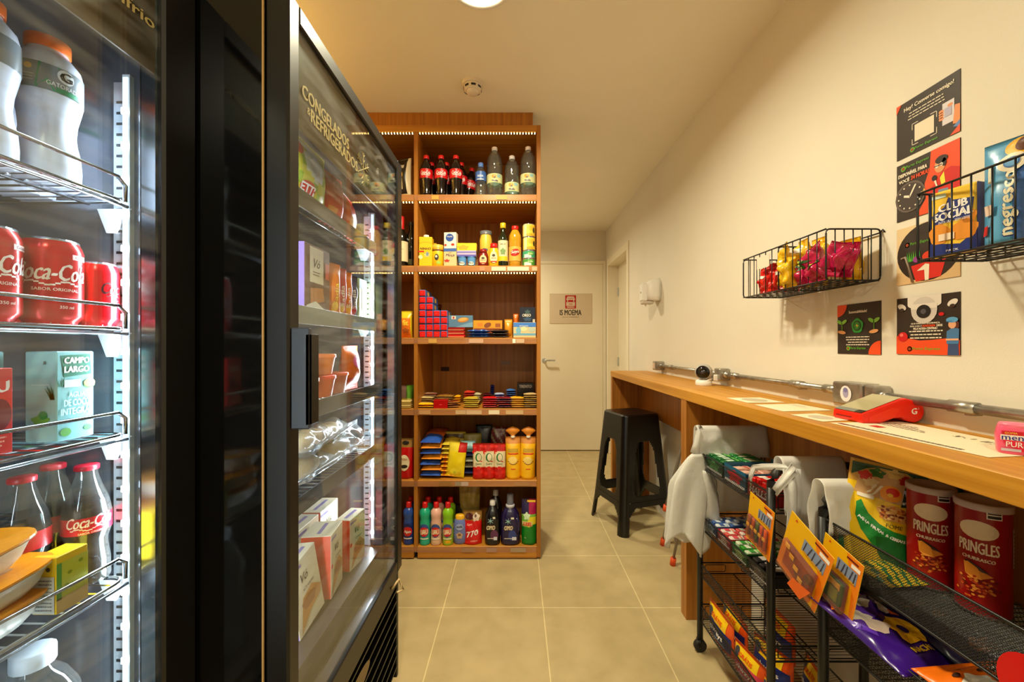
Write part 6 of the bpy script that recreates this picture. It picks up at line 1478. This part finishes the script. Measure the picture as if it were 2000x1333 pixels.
# blister cards hooked over the cart edges
YC = C(236, 180, 14, .35); OC = C(238, 130, 20, .35); BUB = glassy('amber_bubble', (240, 200, 80), .08, 1.5, base=.05)
def card(label, y, z, w, h, roll, x, kind, yaw=0):
    t = thing('blister_card', label, 'blister pack', (x, y, z), 0, 'yellow blister packs hooked on the carts', (0, 0, 0))
    M = Matrix.Translation((0, 0, 0)) @ Matrix.Rotation(yaw, 4, 'Z') @ Matrix.Rotation(roll, 4, 'X') @ Matrix.Rotation(-PI / 2, 4, 'Z')
    mb = MB(); mb.T = M; mb.box((-w / 2, 0, -h / 2), (w / 2, .0016, h / 2), YC, .0005); f = front(0)
    mb.poly(f, [(w * .1, h / 2), (w / 2, h / 2), (w / 2, -h / 2), (w * .42, -h / 2), (w * .36, 0)], OC, .0004)
    mb.poly(f, [(-w * .36, h * .42), (-w * .30, h * .42), (-w * .33, h * .46)], C(214, 50, 20), .0008); mb.rect(f, w * .12, h * .42, w * .40, h * .45, C(110, 20, 16), .0008); mb.rect(f, w * .25, h * .34, w * .46, h * .40, WT, .0009)
    mb.rect(f, -w * .08, h * .12, w * .42, h * .32, C(130, 146, 180), .0008)
    for k in range(5): mb.tube([f(-w * .04 + k * w * .1, h * .14, .001), f(-w * .02 + k * w * .1 + w * .03 * (k % 2), h * .30, .001)], .0012, C(60, 56, 70), 4)
    mb.rect(f, -w * .05, h * .12, w * .40, h * .15, C(206, 150, 40), .0016)
    mb.obj('card_board', t)
    if kind == 'tubes':
        for k, c in enumerate(((150, 70, 40), (190, 90, 50), (70, 130, 50), (206, 100, 40), (220, 110, 30))):
            m2 = MB(); m2.T = M; u = -w * .34 + k * w * .165; m2.tube([(u, -.005, h * .06), (u, -.005, -h * .36)], .0042, C(*c, .3), 8); m2.box((u - .006, -.0105, -h * .16), (u + .006, -.0085, -h * .10), WT); m2.obj('tube', t)
        m2 = MB(); m2.T = M; m2.box((-w * .42, -.011, -h * .42), (w * .42, 0, h * .08), BUB, .004); m2.obj('bubble', t)
    elif kind == 'tools':
        m2 = MB(); m2.T = M
        for k in range(4): m2.box((-w * .33 + k * w * .14, -.012, -h * .02 - k * h * .09), (-w * .22 + k * w * .14, -.0105, h * .05 - k * h * .09), WT, .0004)
        m2.tube([(-w * .3, -.006, -h * .05), (w * .1, -.006, -h * .34)], .003, C(150, 90, 40), 6); m2.lathe([(.010, -.009), (.012, -.004), (.010, 0)], C(120, 90, 30, .3, .7), 14, c=(w * .26, -.002, -h * .12), axis='y')
        m2.obj('fittings', t)
        m2 = MB(); m2.T = M; m2.box((-w * .42, -.016, -h * .44), (w * .40, 0, h * .08), BUB, .006); m2.obj('bubble', t)
        m2 = MB(); m2.T = M; m2.poly(front(0), [(w * .05, -h * .30), (w * .44, -h * .18), (w * .30, -h * .46), (-w * .02, -h * .48)], C(226, 96, 20), .0168); m2.obj('orange_panel', t)
    else:
        m2 = MB(); m2.T = M; m2.box((-w * .2, -.010, -h * .36), (w * .24, -.001, h * .02), C(20, 96, 76, .3), .003); m2.box((-w * .04, -.012, -h * .30), (w * .18, -.010, -h * .08), C(120, 160, 140)); m2.box((-w * .16, -.012, -h * .1), (w * .2, -.010, h * .0), C(200, 190, 200)); m2.obj('pack_content', t)
        m2 = MB(); m2.T = M; m2.box((-w * .34, -.015, -h * .42), (w * .34, 0, h * .08), BUB, .005); m2.obj('bubble', t)
    return t
card('upright yellow card with five thin tubes, hooked on the further cart', 1.158, .683, .115, .148, .16, .700, 'tubes')
card('large tilted yellow card with fittings in a bubble, between the two carts', .955, .692, .142, .165, .36, .680, 'tools')
card('yellow card with teal content hanging behind the tilted card', .878, .693, .105, .150, .22, .701, 'pack')

# packs of sanitary towels on the lowest tray of the further cart
ORB = C(232, 84, 20, .35); DB = C(24, 44, 120, .35); YB_ = C(240, 196, 20, .35)
def pads(label, loc, rz, w=.15, h=.085, t=.05, rot=None, ver=0):
    def pr(mb, f):
        mb.rect(f, -w * .46, h * .08, w * .46, h * .55, DB if ver != 2 else C(214, 60, 90), .0012, 12, 3); mb.rect(f, -w * .46, h * .55, w * .30, h * .90, YB_, .0012, 12, 3)
        mb.text(f, 'always', -w * .02, h * .30, h * .22, WT, .0032, bold=.05, w=w * .55); mb.text(f, 'GRÁTIS', -w * .05, h * .72, h * .16, ORB, .0032, bold=.05, w=w * .42)
        mb.blob(f, -w * .34, h * .70, h * .14, h * .16, C(60, 60, 70), .0026); mb.rect(f, -w * .2, h * .10, w * .3, h * .14, C(150, 190, 230), .002, 6)
    return pack('sanitary_towel_pack', label, 'pack', loc, rz, w, h, t, ORB, pr, rot=rot, seed=int(loc[1] * 100) + ver, waist=0, stand=True, nu=12, nv=8, group='orange and blue sanitary towel packs')
Z4 = .130
pads('orange, yellow and blue towel pack, first on the lowest cart tray', (.742, 1.455, Z4), -PI / 2, .17, .11, .036)
pads('orange towel pack behind the first one on the lowest tray', (.800, 1.47, Z4), -PI / 2, .16, .10, .045, ver=1)
pads('orange and pink towel pack beside the post, lowest tray', (.748, 1.285, Z4), -PI / 2 + .15, .14, .09, .04, ver=2)
pads('orange and blue towel pack nearest the camera on the lowest tray', (.752, 1.185, Z4), -PI / 2 - .1, .075, .075, .04, ver=3)
pads('orange towel pack in the middle of the lowest tray', (.83, 1.30, Z4), -PI / 2 + .3, .14, .10, .05, ver=4)
pads('orange and blue towel pack by the wall side of the lowest tray', (.91, 1.22, Z4), -PI / 2 - .2, .13, .095, .05, ver=5)
pads('dark blue towel pack at the back of the lowest tray', (.93, 1.42, Z4), -PI / 2, .16, .13, .05, ver=6)

# ---- goods on the nearer cart
def nuts(mb, f):
    W2 = C(236, 226, 210, .4); G2 = C(16, 130, 50, .4)
    mb.poly(f, [(-.044, .136), (-.052, .128), (-.050, .100), (-.036, .072), (-.012, .046), (.012, .026), (.036, .006), (.066, .004), (.066, .086), (.046, .084), (.020, .086), (-.006, .094), (-.028, .110), (-.038, .124)], G2, .0016)
    mb.poly(f, [(-.068, .002), (-.052, .002), (-.060, .04), (-.068, .05)], G2, .0016); mb.poly(f, [(-.066, .215), (-.066, .186), (-.04, .205), (-.02, .212), (.03, .213), (.05, .20), (.062, .19), (.066, .215)], C(20, 70, 40, .4), .0012)
    mb.poly(f, [(-.058, .150), (.066, .140), (.066, .186), (.03, .204), (-.02, .206), (-.052, .190)], C(206, 160, 110, .4), .001)
    mb.poly(f, [(.02, .008), (.068, .008), (.068, .074), (.03, .072), (-.01, .066), (.0, .03)], C(10, 96, 40, .4), .002)
    for k, ch in enumerate('AVEIA FRUTAS & CEREAIS'):
        a = k / 21; mb.text(f, ch, -.043 + .085 * a, .098 - .030 * math.sin(a * PI / 2) + .001, .006, WT, .0022, bold=.05) if ch != ' ' else None
    mb.text(f, 'FOME', .020, .096, .008, C(90, 80, 10), .0018, w=.03)
    mb.blob(f, .018, .122, .032, .017, C(226, 170, 90), .0018, wob=.1)
    for k in range(60): mb.blob(f, .018 + random.uniform(-.026, .026), .122 + random.uniform(-.012, .013), .0036, .0028, C(*random.choice(((170, 80, 20), (214, 120, 40), (120, 40, 16), (236, 190, 120))), .4), .0024 + random.random() * .001, n=6, rings=1)
    mb.rect(f, -.052, .142, -.022, .150, W2, .002); mb.text(f, 'IJ', -.022, .162, .026, W2, .0022, bold=.03, shear=.4, w=.028); mb.blob(f, .006, .163, .019, .017, C(236, 150, 30), .0022); mb.blob(f, .009, .167, .012, .009, C(214, 40, 20), .0026); mb.blob(f, .005, .160, .005, .004, C(246, 200, 60), .003)
    mb.poly(f, [(.026, .140), (.064, .146), (.066, .185), (.03, .182)], C(8, 50, 40), .0016); mb.text(f, 'N', .046, .163, .030, C(200, 206, 220), .0024, bold=.08, w=.032)
    for (u, v, c) in ((-.04, .19, (196, 40, 30)), (.03, .196, (190, 40, 30)), (-.02, .20, (60, 110, 50)), (.01, .205, (226, 190, 110)), (-.03, .178, (226, 200, 150))): mb.blob(f, u, v, .014, .010, C(*c, .4), .0014, wob=.2)
pack('granola_bag', 'yellow and green cereal bag leaning on the red crisps tubes', 'bag', (.800, .905, .712), -.50, .140, .222, .05, lambda u, v: C(240, 196, 16, .3) if v < .78 else C(200, 150, 60, .35), nuts, rot=(-.08, .16, -.50), seed=200, stand=True, wr=.005)
pack('snack_bag', 'green and yellow striped bag lying low behind the mesh of the nearer cart', 'bag', (.785, .80, .722), 0, .09, .10, .03, lambda u, v: C(214, 180, 30, .35) if (v * 16 + u * 5) % 1 > .4 else C(20, 110, 50, .35), rot=(-PI / 2, 0, .1), seed=201)
pack('snack_bag', 'dark green bag behind the cereal bag under the counter', 'bag', (.915, .915, .705), -.5, .14, .225, .04, lambda u, v: C(20, 80, 60, .35) if v > .3 else C(206, 180, 50, .35), seed=202, rot=(0, .06, -.5))
def crisps(label, loc, rz):
    t = thing('crisps_tube', label, 'crisps tube', loc, rz, 'red crisps tubes')
    r, h = .0365, .206; RD = C(150, 12, 14, .3)
    mb = MB().lathe([(r, .004), (r, h - .008)], RD, 36, cap=False); f = cyl(r, z0=0)
    mb.blob(f, 0, .158, .026, .017, C(226, 206, 176), .0006, rings=4)      # pale oval of the emblem, its face left out
    mb.text(f, 'PRINGLES', 0, .126, .021, C(232, 214, 190), .0009, bold=.02, w=.052); mb.text(f, 'CHURRASCO', 0, .105, .006, C(232, 214, 190), .0009, bold=.05, w=.042)
    mb.poly(f, [(-.018, .095), (-.012, .1), (.0, .088), (.018, .078), (.004, .07), (-.008, .068), (-.016, .074)], C(226, 140, 40), .002); mb.poly(f, [(-.018, .096), (-.012, .1), (.006, .09), (.014, .082), (.004, .084)], C(50, 14, 10), .0026)
    for k in range(90): mb.blob(f, random.gauss(.002, .012), .056 + random.gauss(0, .009), .0028, .0022, C(*random.choice(((206, 90, 30), (226, 140, 50), (110, 20, 12), (180, 50, 24))), .35), .0008 + random.random() * .0008, n=5, rings=1)
    mb.rect(f, .010, .182, .030, .197, C(230, 220, 214), .0008, 4); mb.rect(f, .0115, .184, .0285, .189, C(30, 20, 20), .0012, 4); mb.rect(f, .0115, .191, .0285, .1935, C(60, 40, 40), .0012, 4)
    mb.rect(f, .052, .095, .068, .165, C(206, 190, 170), .0008, 4)
    for k in range(9): mb.rect(f, .053, .100 + k * .007, .067, .102 + k * .007, C(110, 90, 80), .0012, 3)
    mb.obj('tube_body', t)
    MB().lathe([(r * .98, 0), (r * 1.02, .001), (r * 1.02, .005)], SILV, 30).obj('metal_base', t)
    MB().lathe([(r * 1.05, h - .012), (r * 1.06, h - .001), (r * .98, h + .001), (r * .90, h - .003), (.001, h - .003)], C(190, 170, 160, .25), 30).obj('plastic_lid', t)
crisps('red crisps tube touching the cereal bag, left of its twin', (.867, .842, .7035), -.80)
crisps('red crisps tube nearest the right edge of the photo, right of its twin', (.878, .757, .7035), -1.02)
def lay(name, label, loc, rz, w, h, th, colf, pr=None, seed=0, tilt=0, group='snack bags on the middle tray of the nearer cart', **k):
    return pack(name, label, 'snack bag', loc, 0, w, h, th, colf, pr, rot=(-PI / 2 + tilt, 0, rz), seed=seed, wr=.010, group=group, **k)
PU = C(54, 20, 120, .22); NV = C(16, 12, 44, .3)
def purp(mb, f):
    mb.poly(f, [(-.07, .10), (-.05, .07), (-.03, .10), (.0, .115), (.03, .17), (.0, .19), (-.06, .19)], C(90, 50, 170, .25), .0012); mb.blob(f, .012, .075, .034, .030, C(236, 176, 16, .35), .002, wob=.12); mb.blob(f, .010, .075, .010, .010, C(40, 16, 80), .0028)
    mb.text(f, 'NACHO', .006, .034, .012, C(236, 190, 20), .003, bold=.05, w=.045)
    for (u, v, a, b, c) in ((-.03, .155, .03, .014, (226, 120, 40)), (.0, .15, .02, .012, (226, 214, 196)), (-.045, .12, .016, .024, (214, 204, 196)), (.035, .135, .022, .012, (226, 206, 190)), (-.035, .09, .012, .022, (220, 200, 190)), (.045, .12, .012, .010, (200, 80, 30)), (-.05, .165, .018, .01, (240, 110, 30))): mb.blob(f, u, v, a, b, C(*c, .35), .0024, wob=.15, rot=.6)
lay('snack_bag', 'shiny purple snack bag with a large yellow flower-like shape', (.775, .735, .602), .12, .155, .205, .045, lambda u, v: PU, purp, 210, tilt=.10)
def navy(mb, f):
    mb.text(f, 'ADO', .035, .085, .020, C(190, 190, 200), .002, bold=.03, w=.05); mb.blob(f, .0, .055, .034, .014, C(150, 86, 30), .002); mb.blob(f, .028, .05, .010, .008, C(206, 206, 210), .003); mb.text(f, 'CROCANTE', .0, .034, .009, C(190, 190, 206), .003, w=.06)
    mb.blob(f, -.03, .165, .030, .018, C(150, 96, 40), .002); mb.blob(f, -.03, .165, .016, .008, NV, .0028); mb.blob(f, -.012, .12, .016, .012, C(206, 130, 50), .002); mb.rect(f, .005, .11, .035, .13, C(170, 160, 190), .002, 3)
    mb.blob(f, .03, .185, .034, .016, C(150, 150, 170), .0016); mb.blob(f, .03, .186, .029, .013, C(110, 90, 30), .0024)
lay('snack_bag', 'dark navy snack bag with brown rings, behind the purple one', (.885, .705, .612), .05, .16, .23, .05, lambda u, v: NV, navy, 211, tilt=.12)
lay('snack_bag', 'second purple snack bag propped at the far corner of the middle tray', (.790, .885, .592), .3, .11, .10, .04, lambda u, v: PU, lambda mb, f: mb.blob(f, 0, .05, .03, .02, C(226, 120, 40, .35), .002, wob=.2), 212, tilt=.25)
def orn(mb, f):
    for k in range(12): mb.blob(f, -.06 + (k % 6) * .024, .05 + (k // 6) * .07 + .015 * (k % 2), .006, .004, C(60, 24, 10), .002)
    mb.blob(f, -.045, .10, .022, .016, C(226, 220, 206), .002, wob=.15); mb.blob(f, .035, .11, .034, .026, C(214, 206, 196), .0022); mb.blob(f, .035, .112, .026, .020, C(60, 16, 10), .0028); mb.poly(f, [(.015, .11), (.06, .118), (.055, .10), (.03, .094)], C(206, 24, 16), .0034); mb.blob(f, .03, .128, .016, .006, C(236, 230, 220), .0036)
lay('snack_bag', 'orange snack bag with dark spots at the bottom right, in front of the purple bag', (.815, .570, .615), .1, .20, .155, .055, lambda u, v: C(232, 110, 16, .3), orn, 213, tilt=.08)
pack('snack_bag', 'small purple bag with yellow writing pressed against the mesh', 'snack bag', (.742, .655, .542), -PI / 2, .07, .05, .02, lambda u, v: C(50, 36, 60, .3), lambda mb, f: (mb.text(f, 'NOVO', 0, .03, .014, C(226, 206, 30), .002, bold=.05, w=.04), mb.text(f, 'SABOR', 0, .014, .010, C(226, 206, 30), .002, bold=.05, w=.04)), seed=214)
# red heart-shaped shelf talker hooked on the nearer cart
mb = MB()
def lobe(cy, cz, r, x): 
    pts = [(cy + r * math.cos(a * PI / 14), cz + r * 1.15 * math.sin(a * PI / 14)) for a in range(28)]
    vs = [(x, p[0], p[1]) for p in pts] + [(x + .002, p[0], p[1]) for p in pts]; n = 28
    mb.add(vs, [tuple(range(n)), tuple(range(n, 2 * n))[::-1]] + [(i, n + i, n + (i + 1) % n, (i + 1) % n) for i in range(n)], C(214, 10, 12, .35))
lobe(.552, .728, .038, .704); lobe(.532, .680, .040, .701); mb.box((.7032, .535, .60), (.7052, .565, .69), C(214, 10, 12, .35))
tag(mb.obj('red_tag'), 'plain bright red round-topped tag at the bottom right edge of the photo', 'tag')

# ================================================================== THINGS ON THE COUNTER
t = thing('security_camera', 'small white ball camera with a black face standing on the counter', 'camera', (.925, 1.985, CZ + .0005))
GRY = C(176, 172, 168, .4)
MB().lathe([(.036, 0), (.038, .003), (.037, .022), (.030, .027), (.001, .028)], WHITEP, 28).obj('base', t)
MB().sphere((0, 0, .066), .041, GRY, 24).obj('ball_housing', t)
d = Vector((-.55, -.83, .0)).normalized()
mb = MB(); mb.T = Matrix.Translation((0, 0, .066)) @ d.to_track_quat('Z', 'Y').to_matrix().to_4x4(); mb.lathe([(.032, .0275), (.0305, .031), (.020, .0385), (.001, .0425)], C(14, 12, 16, .08), 24, cap=False); mb.lathe([(.009, .040), (.008, .0435), (.001, .044)], C(60, 56, 66, .1), 14); mb.obj('lens_face', t)
MB().box((.035, -.030, .022), (.082, .000, .054), WHITEP, .004).tube([(.035, -.015, .035), (.02, -.03, .03), (.0, -.033, .024)], .004, WHITEP, 6).obj('plug_adapter', t)

PAP = C(238, 222, 190, .6); PI_ = C(120, 104, 86, .6)
def sheet(label, pts, prints, name='paper_sheet'):
    """pts: four corners on the worktop, u from 0..1 / v 0..1 bilinear"""
    z = CZ + .0006; P = [Vector((p[0], p[1], z)) for p in pts]
    def f(u, v, off=0): return tuple(P[0].lerp(P[1], u).lerp(P[3].lerp(P[2], u), v) + Vector((0, 0, off)))
    mb = MB(); mb.rect(f, 0, 0, 1, 1, PAP, .0008, 8, 8)
    vs = [f(a, b, .0008) for a, b in ((0, 0), (1, 0), (1, 1), (0, 1))] + [f(a, b, 0) for a, b in ((0, 0), (1, 0), (1, 1), (0, 1))]
    mb.add(vs, [(0, 4, 5, 1), (1, 5, 6, 2), (2, 6, 7, 3), (3, 7, 4, 0), (7, 6, 5, 4)], PAP)
    prints(mb, f); return tag(mb.obj(name), label, 'paper', 'papers lying on the counter')
def bigp(mb, f):
    for k in range(2):
        x = .06
        while x < .84: w = random.uniform(.015, .04); mb.rect(f, x, .055 + k * .035, x + w, .078 + k * .035, C(90, 78, 70), .0012); x += w + .006
    mb.rect(f, .03, .05, .10, .11, C(120, 20, 20), .0013); mb.rect(f, .14, .30, .22, .42, C(196, 40, 30), .0012)
    for i in range(4):
        x = .05 + (i % 2) * .02
        while x < .4 - i * .05: w = random.uniform(.01, .04); mb.rect(f, x, .56 + i * .07, x + w, .585 + i * .07, C(70, 60, 54), .0012); x += w + .008
    for i in range(26):
        u = .5 + random.random() * .46; mb.rect(f, u, .70 + random.random() * .12, u + .012, .715 + random.random() * .12, C(110, 100, 84), .0012)
sheet('large printed sheet with a dark stripe in front of the card terminal', [(.792, 1.015), (.822, .70), (.985, .72), (.985, 1.03)], bigp)
sheet('small sheet with a grey print near the counter edge, beside the card terminal', [(.775, 1.135), (.785, 1.03), (.875, 1.05), (.862, 1.155)], lambda mb, f: mb.blob(f, .52, .5, .30, .30, C(196, 186, 164), .0012))
sheet('blank white sheet between the two small printed ones', [(.785, 1.325), (.790, 1.19), (.950, 1.21), (.940, 1.345)], lambda mb, f: (mb.rect(f, .1, .8, .5, .84, C(206, 196, 170), .0012), mb.rect(f, .1, .7, .7, .72, C(206, 196, 170), .0012)))
sheet('small printed sheet furthest from the camera on the counter', [(.785, 1.50), (.79, 1.37), (.92, 1.38), (.915, 1.51)], lambda mb, f: mb.blob(f, .5, .5, .36, .30, C(190, 178, 150), .0012))

# card terminal
t = thing('card_terminal', 'bright orange-red payment terminal with a grey screen lying on the counter', 'card terminal', (.862, 1.005, CZ + .001), .03)
TR = C(232, 34, 10, .32); L_, Wd = .165, .088
prof = [(0, .006), (.004, .0), (.05, .0), (.085, .012), (.105, .014), (.118, .006)]
for k in range(9):
    a = -PI * .62 + k / 8 * PI * 1.05; prof.append((.136 + .0275 * math.cos(a), .0285 + .0275 * math.sin(a)))
prof += [(.118, .062), (.10, .060), (0.002, .024)]
n = len(prof); vs = [(x, 0, z) for x, z in prof] + [(x, Wd, z) for x, z in prof]
mb = MB(); mb.add(vs, [tuple(range(n))] + [tuple(range(n, 2 * n))[::-1]] + [(i, n + i, n + (i + 1) % n, (i + 1) % n) for i in range(n)], TR)
g = plane((0, Wd, .006), (0, -1, 0), (0, 0, 1), (-1, 0, 0)); mb.rect(g, .012, .004, .060, .0065, C(120, 10, 4), .0004)
s_ = front(0); mb.text(s_, 'G', .136, .030, .015, WT, .0006, bold=.04); mb.text(s_, '2', .147, .037, .005, WT, .0006)
mb.poly(s_, [(.02, .005), (.05, .004), (.085, .016), (.10, .035), (.08, .040), (.02, .016)], C(240, 48, 20, .32), .0005)
o = mb.obj('terminal_body', t); bv = o.modifiers.new('soft', 'BEVEL'); bv.width = .003; bv.segments = 2; bv.limit_method = 'ANGLE'
d1_ = Vector((.098, 0, .036)).normalized(); nn = Vector((-d1_.z, 0, d1_.x))
fs = plane((.003, .004, .0245), tuple(d1_), (0, 1, 0), tuple(nn))
MB().rect(fs, .0, .0, .112, .080, C(176, 166, 130, .12), .0012).rect(fs, .0, .0, .016, .080, C(120, 124, 116, .15), .0016).rect(fs, .0, .0, .014, .020, C(30, 20, 16, .2), .002).obj('screen', t)

# pink gum tub at the right edge
t = thing('gum_tub', 'pink chewing gum tub with a blue word at the right edge of the counter', 'gum tub', (.902, .722, CZ + .001), -.75)
PK = C(236, 90, 130, .3); mb = MB(); n = 24; vs = []
pr = ((.86, 0), (.94, .004), (1, .03), (1, .044), (.92, .060), (.86, .064))
for q, z in pr:
    for k in range(n): a = 2 * PI * k / n; vs.append((math.copysign(abs(math.cos(a)) ** .45, math.cos(a)) * .034 * q, math.copysign(abs(math.sin(a)) ** .45, math.sin(a)) * .022 * q, z))
mb.add(vs, [(j * n + k, j * n + (k + 1) % n, (j + 1) * n + (k + 1) % n, (j + 1) * n + k) for j in range(5) for k in range(n)] + [tuple(range(n))[::-1]], PK, True)
f = front(-.0222); mb.poly(f, [(-.028, .054), (.03, .054), (.032, .012), (.0, .010), (-.024, .026)], C(226, 16, 70), .0006)
mb.rect(f, -.026, .046, .002, .0525, C(206, 20, 30), .0009); mb.text(f, 'GOMA', -.014, .0495, .004, C(250, 220, 80), .0013, w=.018)
mb.rect(f, -.029, .033, .031, .045, WT, .0009); mb.text(f, 'mentos', .0, .0385, .010, C(30, 40, 150), .0014, bold=.015, w=.054); mb.text(f, 'PURE', -.006, .024, .012, WT, .0013, w=.03); mb.rect(f, -.028, .008, .0, .014, C(200, 190, 206), .0012)
mb.obj('tub_body', t)
mb = MB(); mb.T = Matrix.Diagonal((1, .66, 1, 1)); mb.lathe([(.030, .062), (.031, .067), (.028, .071), (.001, .072)], C(240, 120, 150, .35), 24); mb.obj('lid', t); t.scale = (.82, .82, .78)

# ================================================================== GOODS IN THE WALL BASKETS
def candybag(label, loc, rz, w, h, th, c, c2, seed, tilt=0, name='candy_bag', grp=None, pr=None, roll=0):
    def cf(u, v): return c2 if (noise.noise(Vector((u * 5 + seed, v * 5, seed))) > .22) else c
    return pack(name, label, 'candy bag', loc, rz, w, h, th, cf, pr, rot=(tilt, roll, rz), seed=seed, wr=.03, group=grp, nu=18, nv=20)
RB = C(196, 16, 12, .22); RB2 = C(226, 40, 24, .22); MG = C(176, 20, 66, .22); MG2 = C(206, 30, 100, .22); YL = C(222, 170, 14, .25); YL2 = C(236, 200, 40, .25)
bz = 1.389; WR = -PI / 2
for k, (y, x, h) in enumerate(((1.50, .93, .115), (1.455, .905, .10), (1.41, .935, .10), (1.375, .90, .10))):
    candybag(('red candy bag at the far end of the lolly basket', 'red candy bag second from the far end, low in the basket', 'red candy bag third from the far end, behind the price card', 'red candy bag touching the basket divider')[k], (x, y, bz), WR + (k - 1) * .3, .075, h, .045, RB, RB2, 300 + k, -.15, grp='red candy bags in the wall basket', pr=lambda mb, f: mb.rect(f, -.01, .05, .008, .062, C(226, 214, 200), .003, 2))
for k, (y, x, h, w) in enumerate(((1.325, .895, .15, .05), (1.305, .94, .155, .06), (1.265, .96, .15, .06), (1.18, .985, .125, .06), (1.30, .885, .10, .045))):
    candybag(('bright yellow candy bag standing at the basket divider', 'tall yellow candy bag with a white price label', 'yellow candy bag behind the magenta ones', 'yellow candy bag against the wall at the near end', 'yellow candy bag drooping at the basket bottom')[k], (x, y, bz), WR + .2 * (k - 2), w, h, .04, YL, YL2, 310 + k, .05, grp='yellow candy bags in the wall basket', pr=(lambda mb, f: mb.rect(f, -.012, .115, .010, .13, WT, .004)) if k == 1 else None)
def emb(mb, f): mb.blob(f, .0, .05, .022, .016, C(40, 90, 30), .004, wob=.3); mb.blob(f, .0, .052, .014, .009, C(200, 206, 60), .005, wob=.35)
for k, (y, x, h, w, z) in enumerate(((1.268, .895, .075, .075, 0), (1.235, .91, .115, .085, .01), (1.20, .895, .07, .085, 0), (1.175, .935, .10, .085, .012), (1.16, .895, .095, .06, .015))):
    candybag(('magenta candy bag at the bottom beside the yellow bags', 'magenta candy bag piled in the middle of the near half', 'magenta candy bag with a green emblem at the bottom', 'magenta candy bag piled against the near end', 'magenta candy bag with its corner pointing up at the near end')[k], (x, y, bz + z), WR + .25 * (k - 2), w, h, .05, MG, MG2, 320 + k, -.1, grp='magenta candy bags in the wall basket', pr=emb if k in (0, 1, 2) else None, roll=.2 * (k - 2))
MB_ = MB().box((.8705, 1.385, 1.475), (.8715, 1.455, 1.517), C(226, 206, 186, .5)); tag(MB_.obj('price_card'), 'blank white price card clipped on the front of the lolly basket', 'price card')

# biscuit packs in the near basket
def club(mb, f):
    w, h = .075, .135
    mb.poly(f, [(-w / 2, .0), (w / 2, .0), (w / 2, .04), (.012, .018), (-w / 2, .028)], DB, .0006)
    for (u, v, a, b) in ((-.022, .045, .017, .022), (.018, .045, .022, .020), (.026, .07, .012, .014)): mb.blob(f, u, v, a, b, C(226, 140, 24), .0008, wob=.08)
    mb.poly(f, [(-.034, .085), (-.012, .100), (-.006, .118), (.002, .110), (.034, .105), (.030, .07), (-.03, .066)], DB, .0012)
    mb.text(f, 'CLUB', .001, .099, .015, WT, .0018, bold=.05, w=.046, rot=.05); mb.text(f, 'SOCIAL', .001, .081, .016, WT, .0018, bold=.05, w=.062, rot=.05); mb.text(f, 'INTEGRAL SEM LEITE', .003, .068, .005, C(220, 220, 240), .0018, w=.05)
    mb.rect(f, -.022, .030, .004, .044, C(240, 214, 190), .0022); mb.rect(f, -.034, .120, -.010, .128, C(206, 226, 220), .001); mb.text(f, 'PACK', .0, .008, .004, WT, .001, w=.02)
carton('cracker_box', 'yellow and blue cracker pack at the far end of the near basket', 'cracker pack', (.912, .828, bz), -PI / 2 + .22, .075, .038, .135, C(240, 196, 60, .3), club, b=.004, side=DB)
LB = C(90, 160, 206, .28); MBL = C(50, 96, 176, .28)
def negf(mb, f):
    w, h = .076, .19
    mb.rect(f, w * .12, .004, w * .48, h - .004, C(70, 110, 180, .28), .0015, 3, 6)
    mb.text(f, 'negresco', .008, h * .38, .020, C(30, 50, 120), .0060, bold=.13, w=h * .64, rot=PI / 2); mb.text(f, 'negresco', .008, h * .38, .018, C(232, 222, 190), .0070, bold=.05, w=h * .62, rot=PI / 2)
    mb.blob(f, .006, h * .77, .019, .017, C(226, 214, 190), .0072); mb.blob(f, .006, h * .77, .011, .010, C(60, 110, 180), .008); mb.blob(f, .006, h * .77, .009, .008, C(90, 150, 206), .0086); mb.blob(f, .012, h * .92, .020, .016, C(226, 170, 24), .005); mb.blob(f, .018, h * .93, .012, .013, C(90, 44, 16), .006)
    mb.rect(f, -.034, h * .1, -.024, h * .2, C(206, 30, 40), .004); mb.rect(f, -.032, h * .3, -.016, h * .4, C(232, 206, 190), .0045, 1); mb.rect(f, -.028, h * .62, -.022, h * .8, C(226, 220, 200), .0045)
def neg(label, loc, rz, seed):
    return pack('biscuit_bag', label, 'biscuit pack', loc, rz, .078, .195, .046, lambda u, v: LB if u < .78 else MBL, negf, seed=seed, waist=0, wr=.004, stand=True, rot=(0, 0, rz), group='blue biscuit packs in the near basket')
neg('light blue biscuit pack standing beside the cracker pack in the near basket', (.918, .742, bz), -PI / 2 + .25, 401)
neg('light blue biscuit pack at the right edge of the photo, second in the basket', (.915, .655, bz), -PI / 2 + .2, 402)
neg('blue biscuit pack outside the right edge, third in the near basket', (.92, .57, bz), -PI / 2 + .2, 403)
pack('biscuit_bag', 'folded blue biscuit pack lying behind the upright packs against the wall', 'biscuit pack', (.985, .70, bz), -PI / 2, .10, .205, .04, lambda u, v: C(40, 90, 150, .3), seed=404, wr=.008)
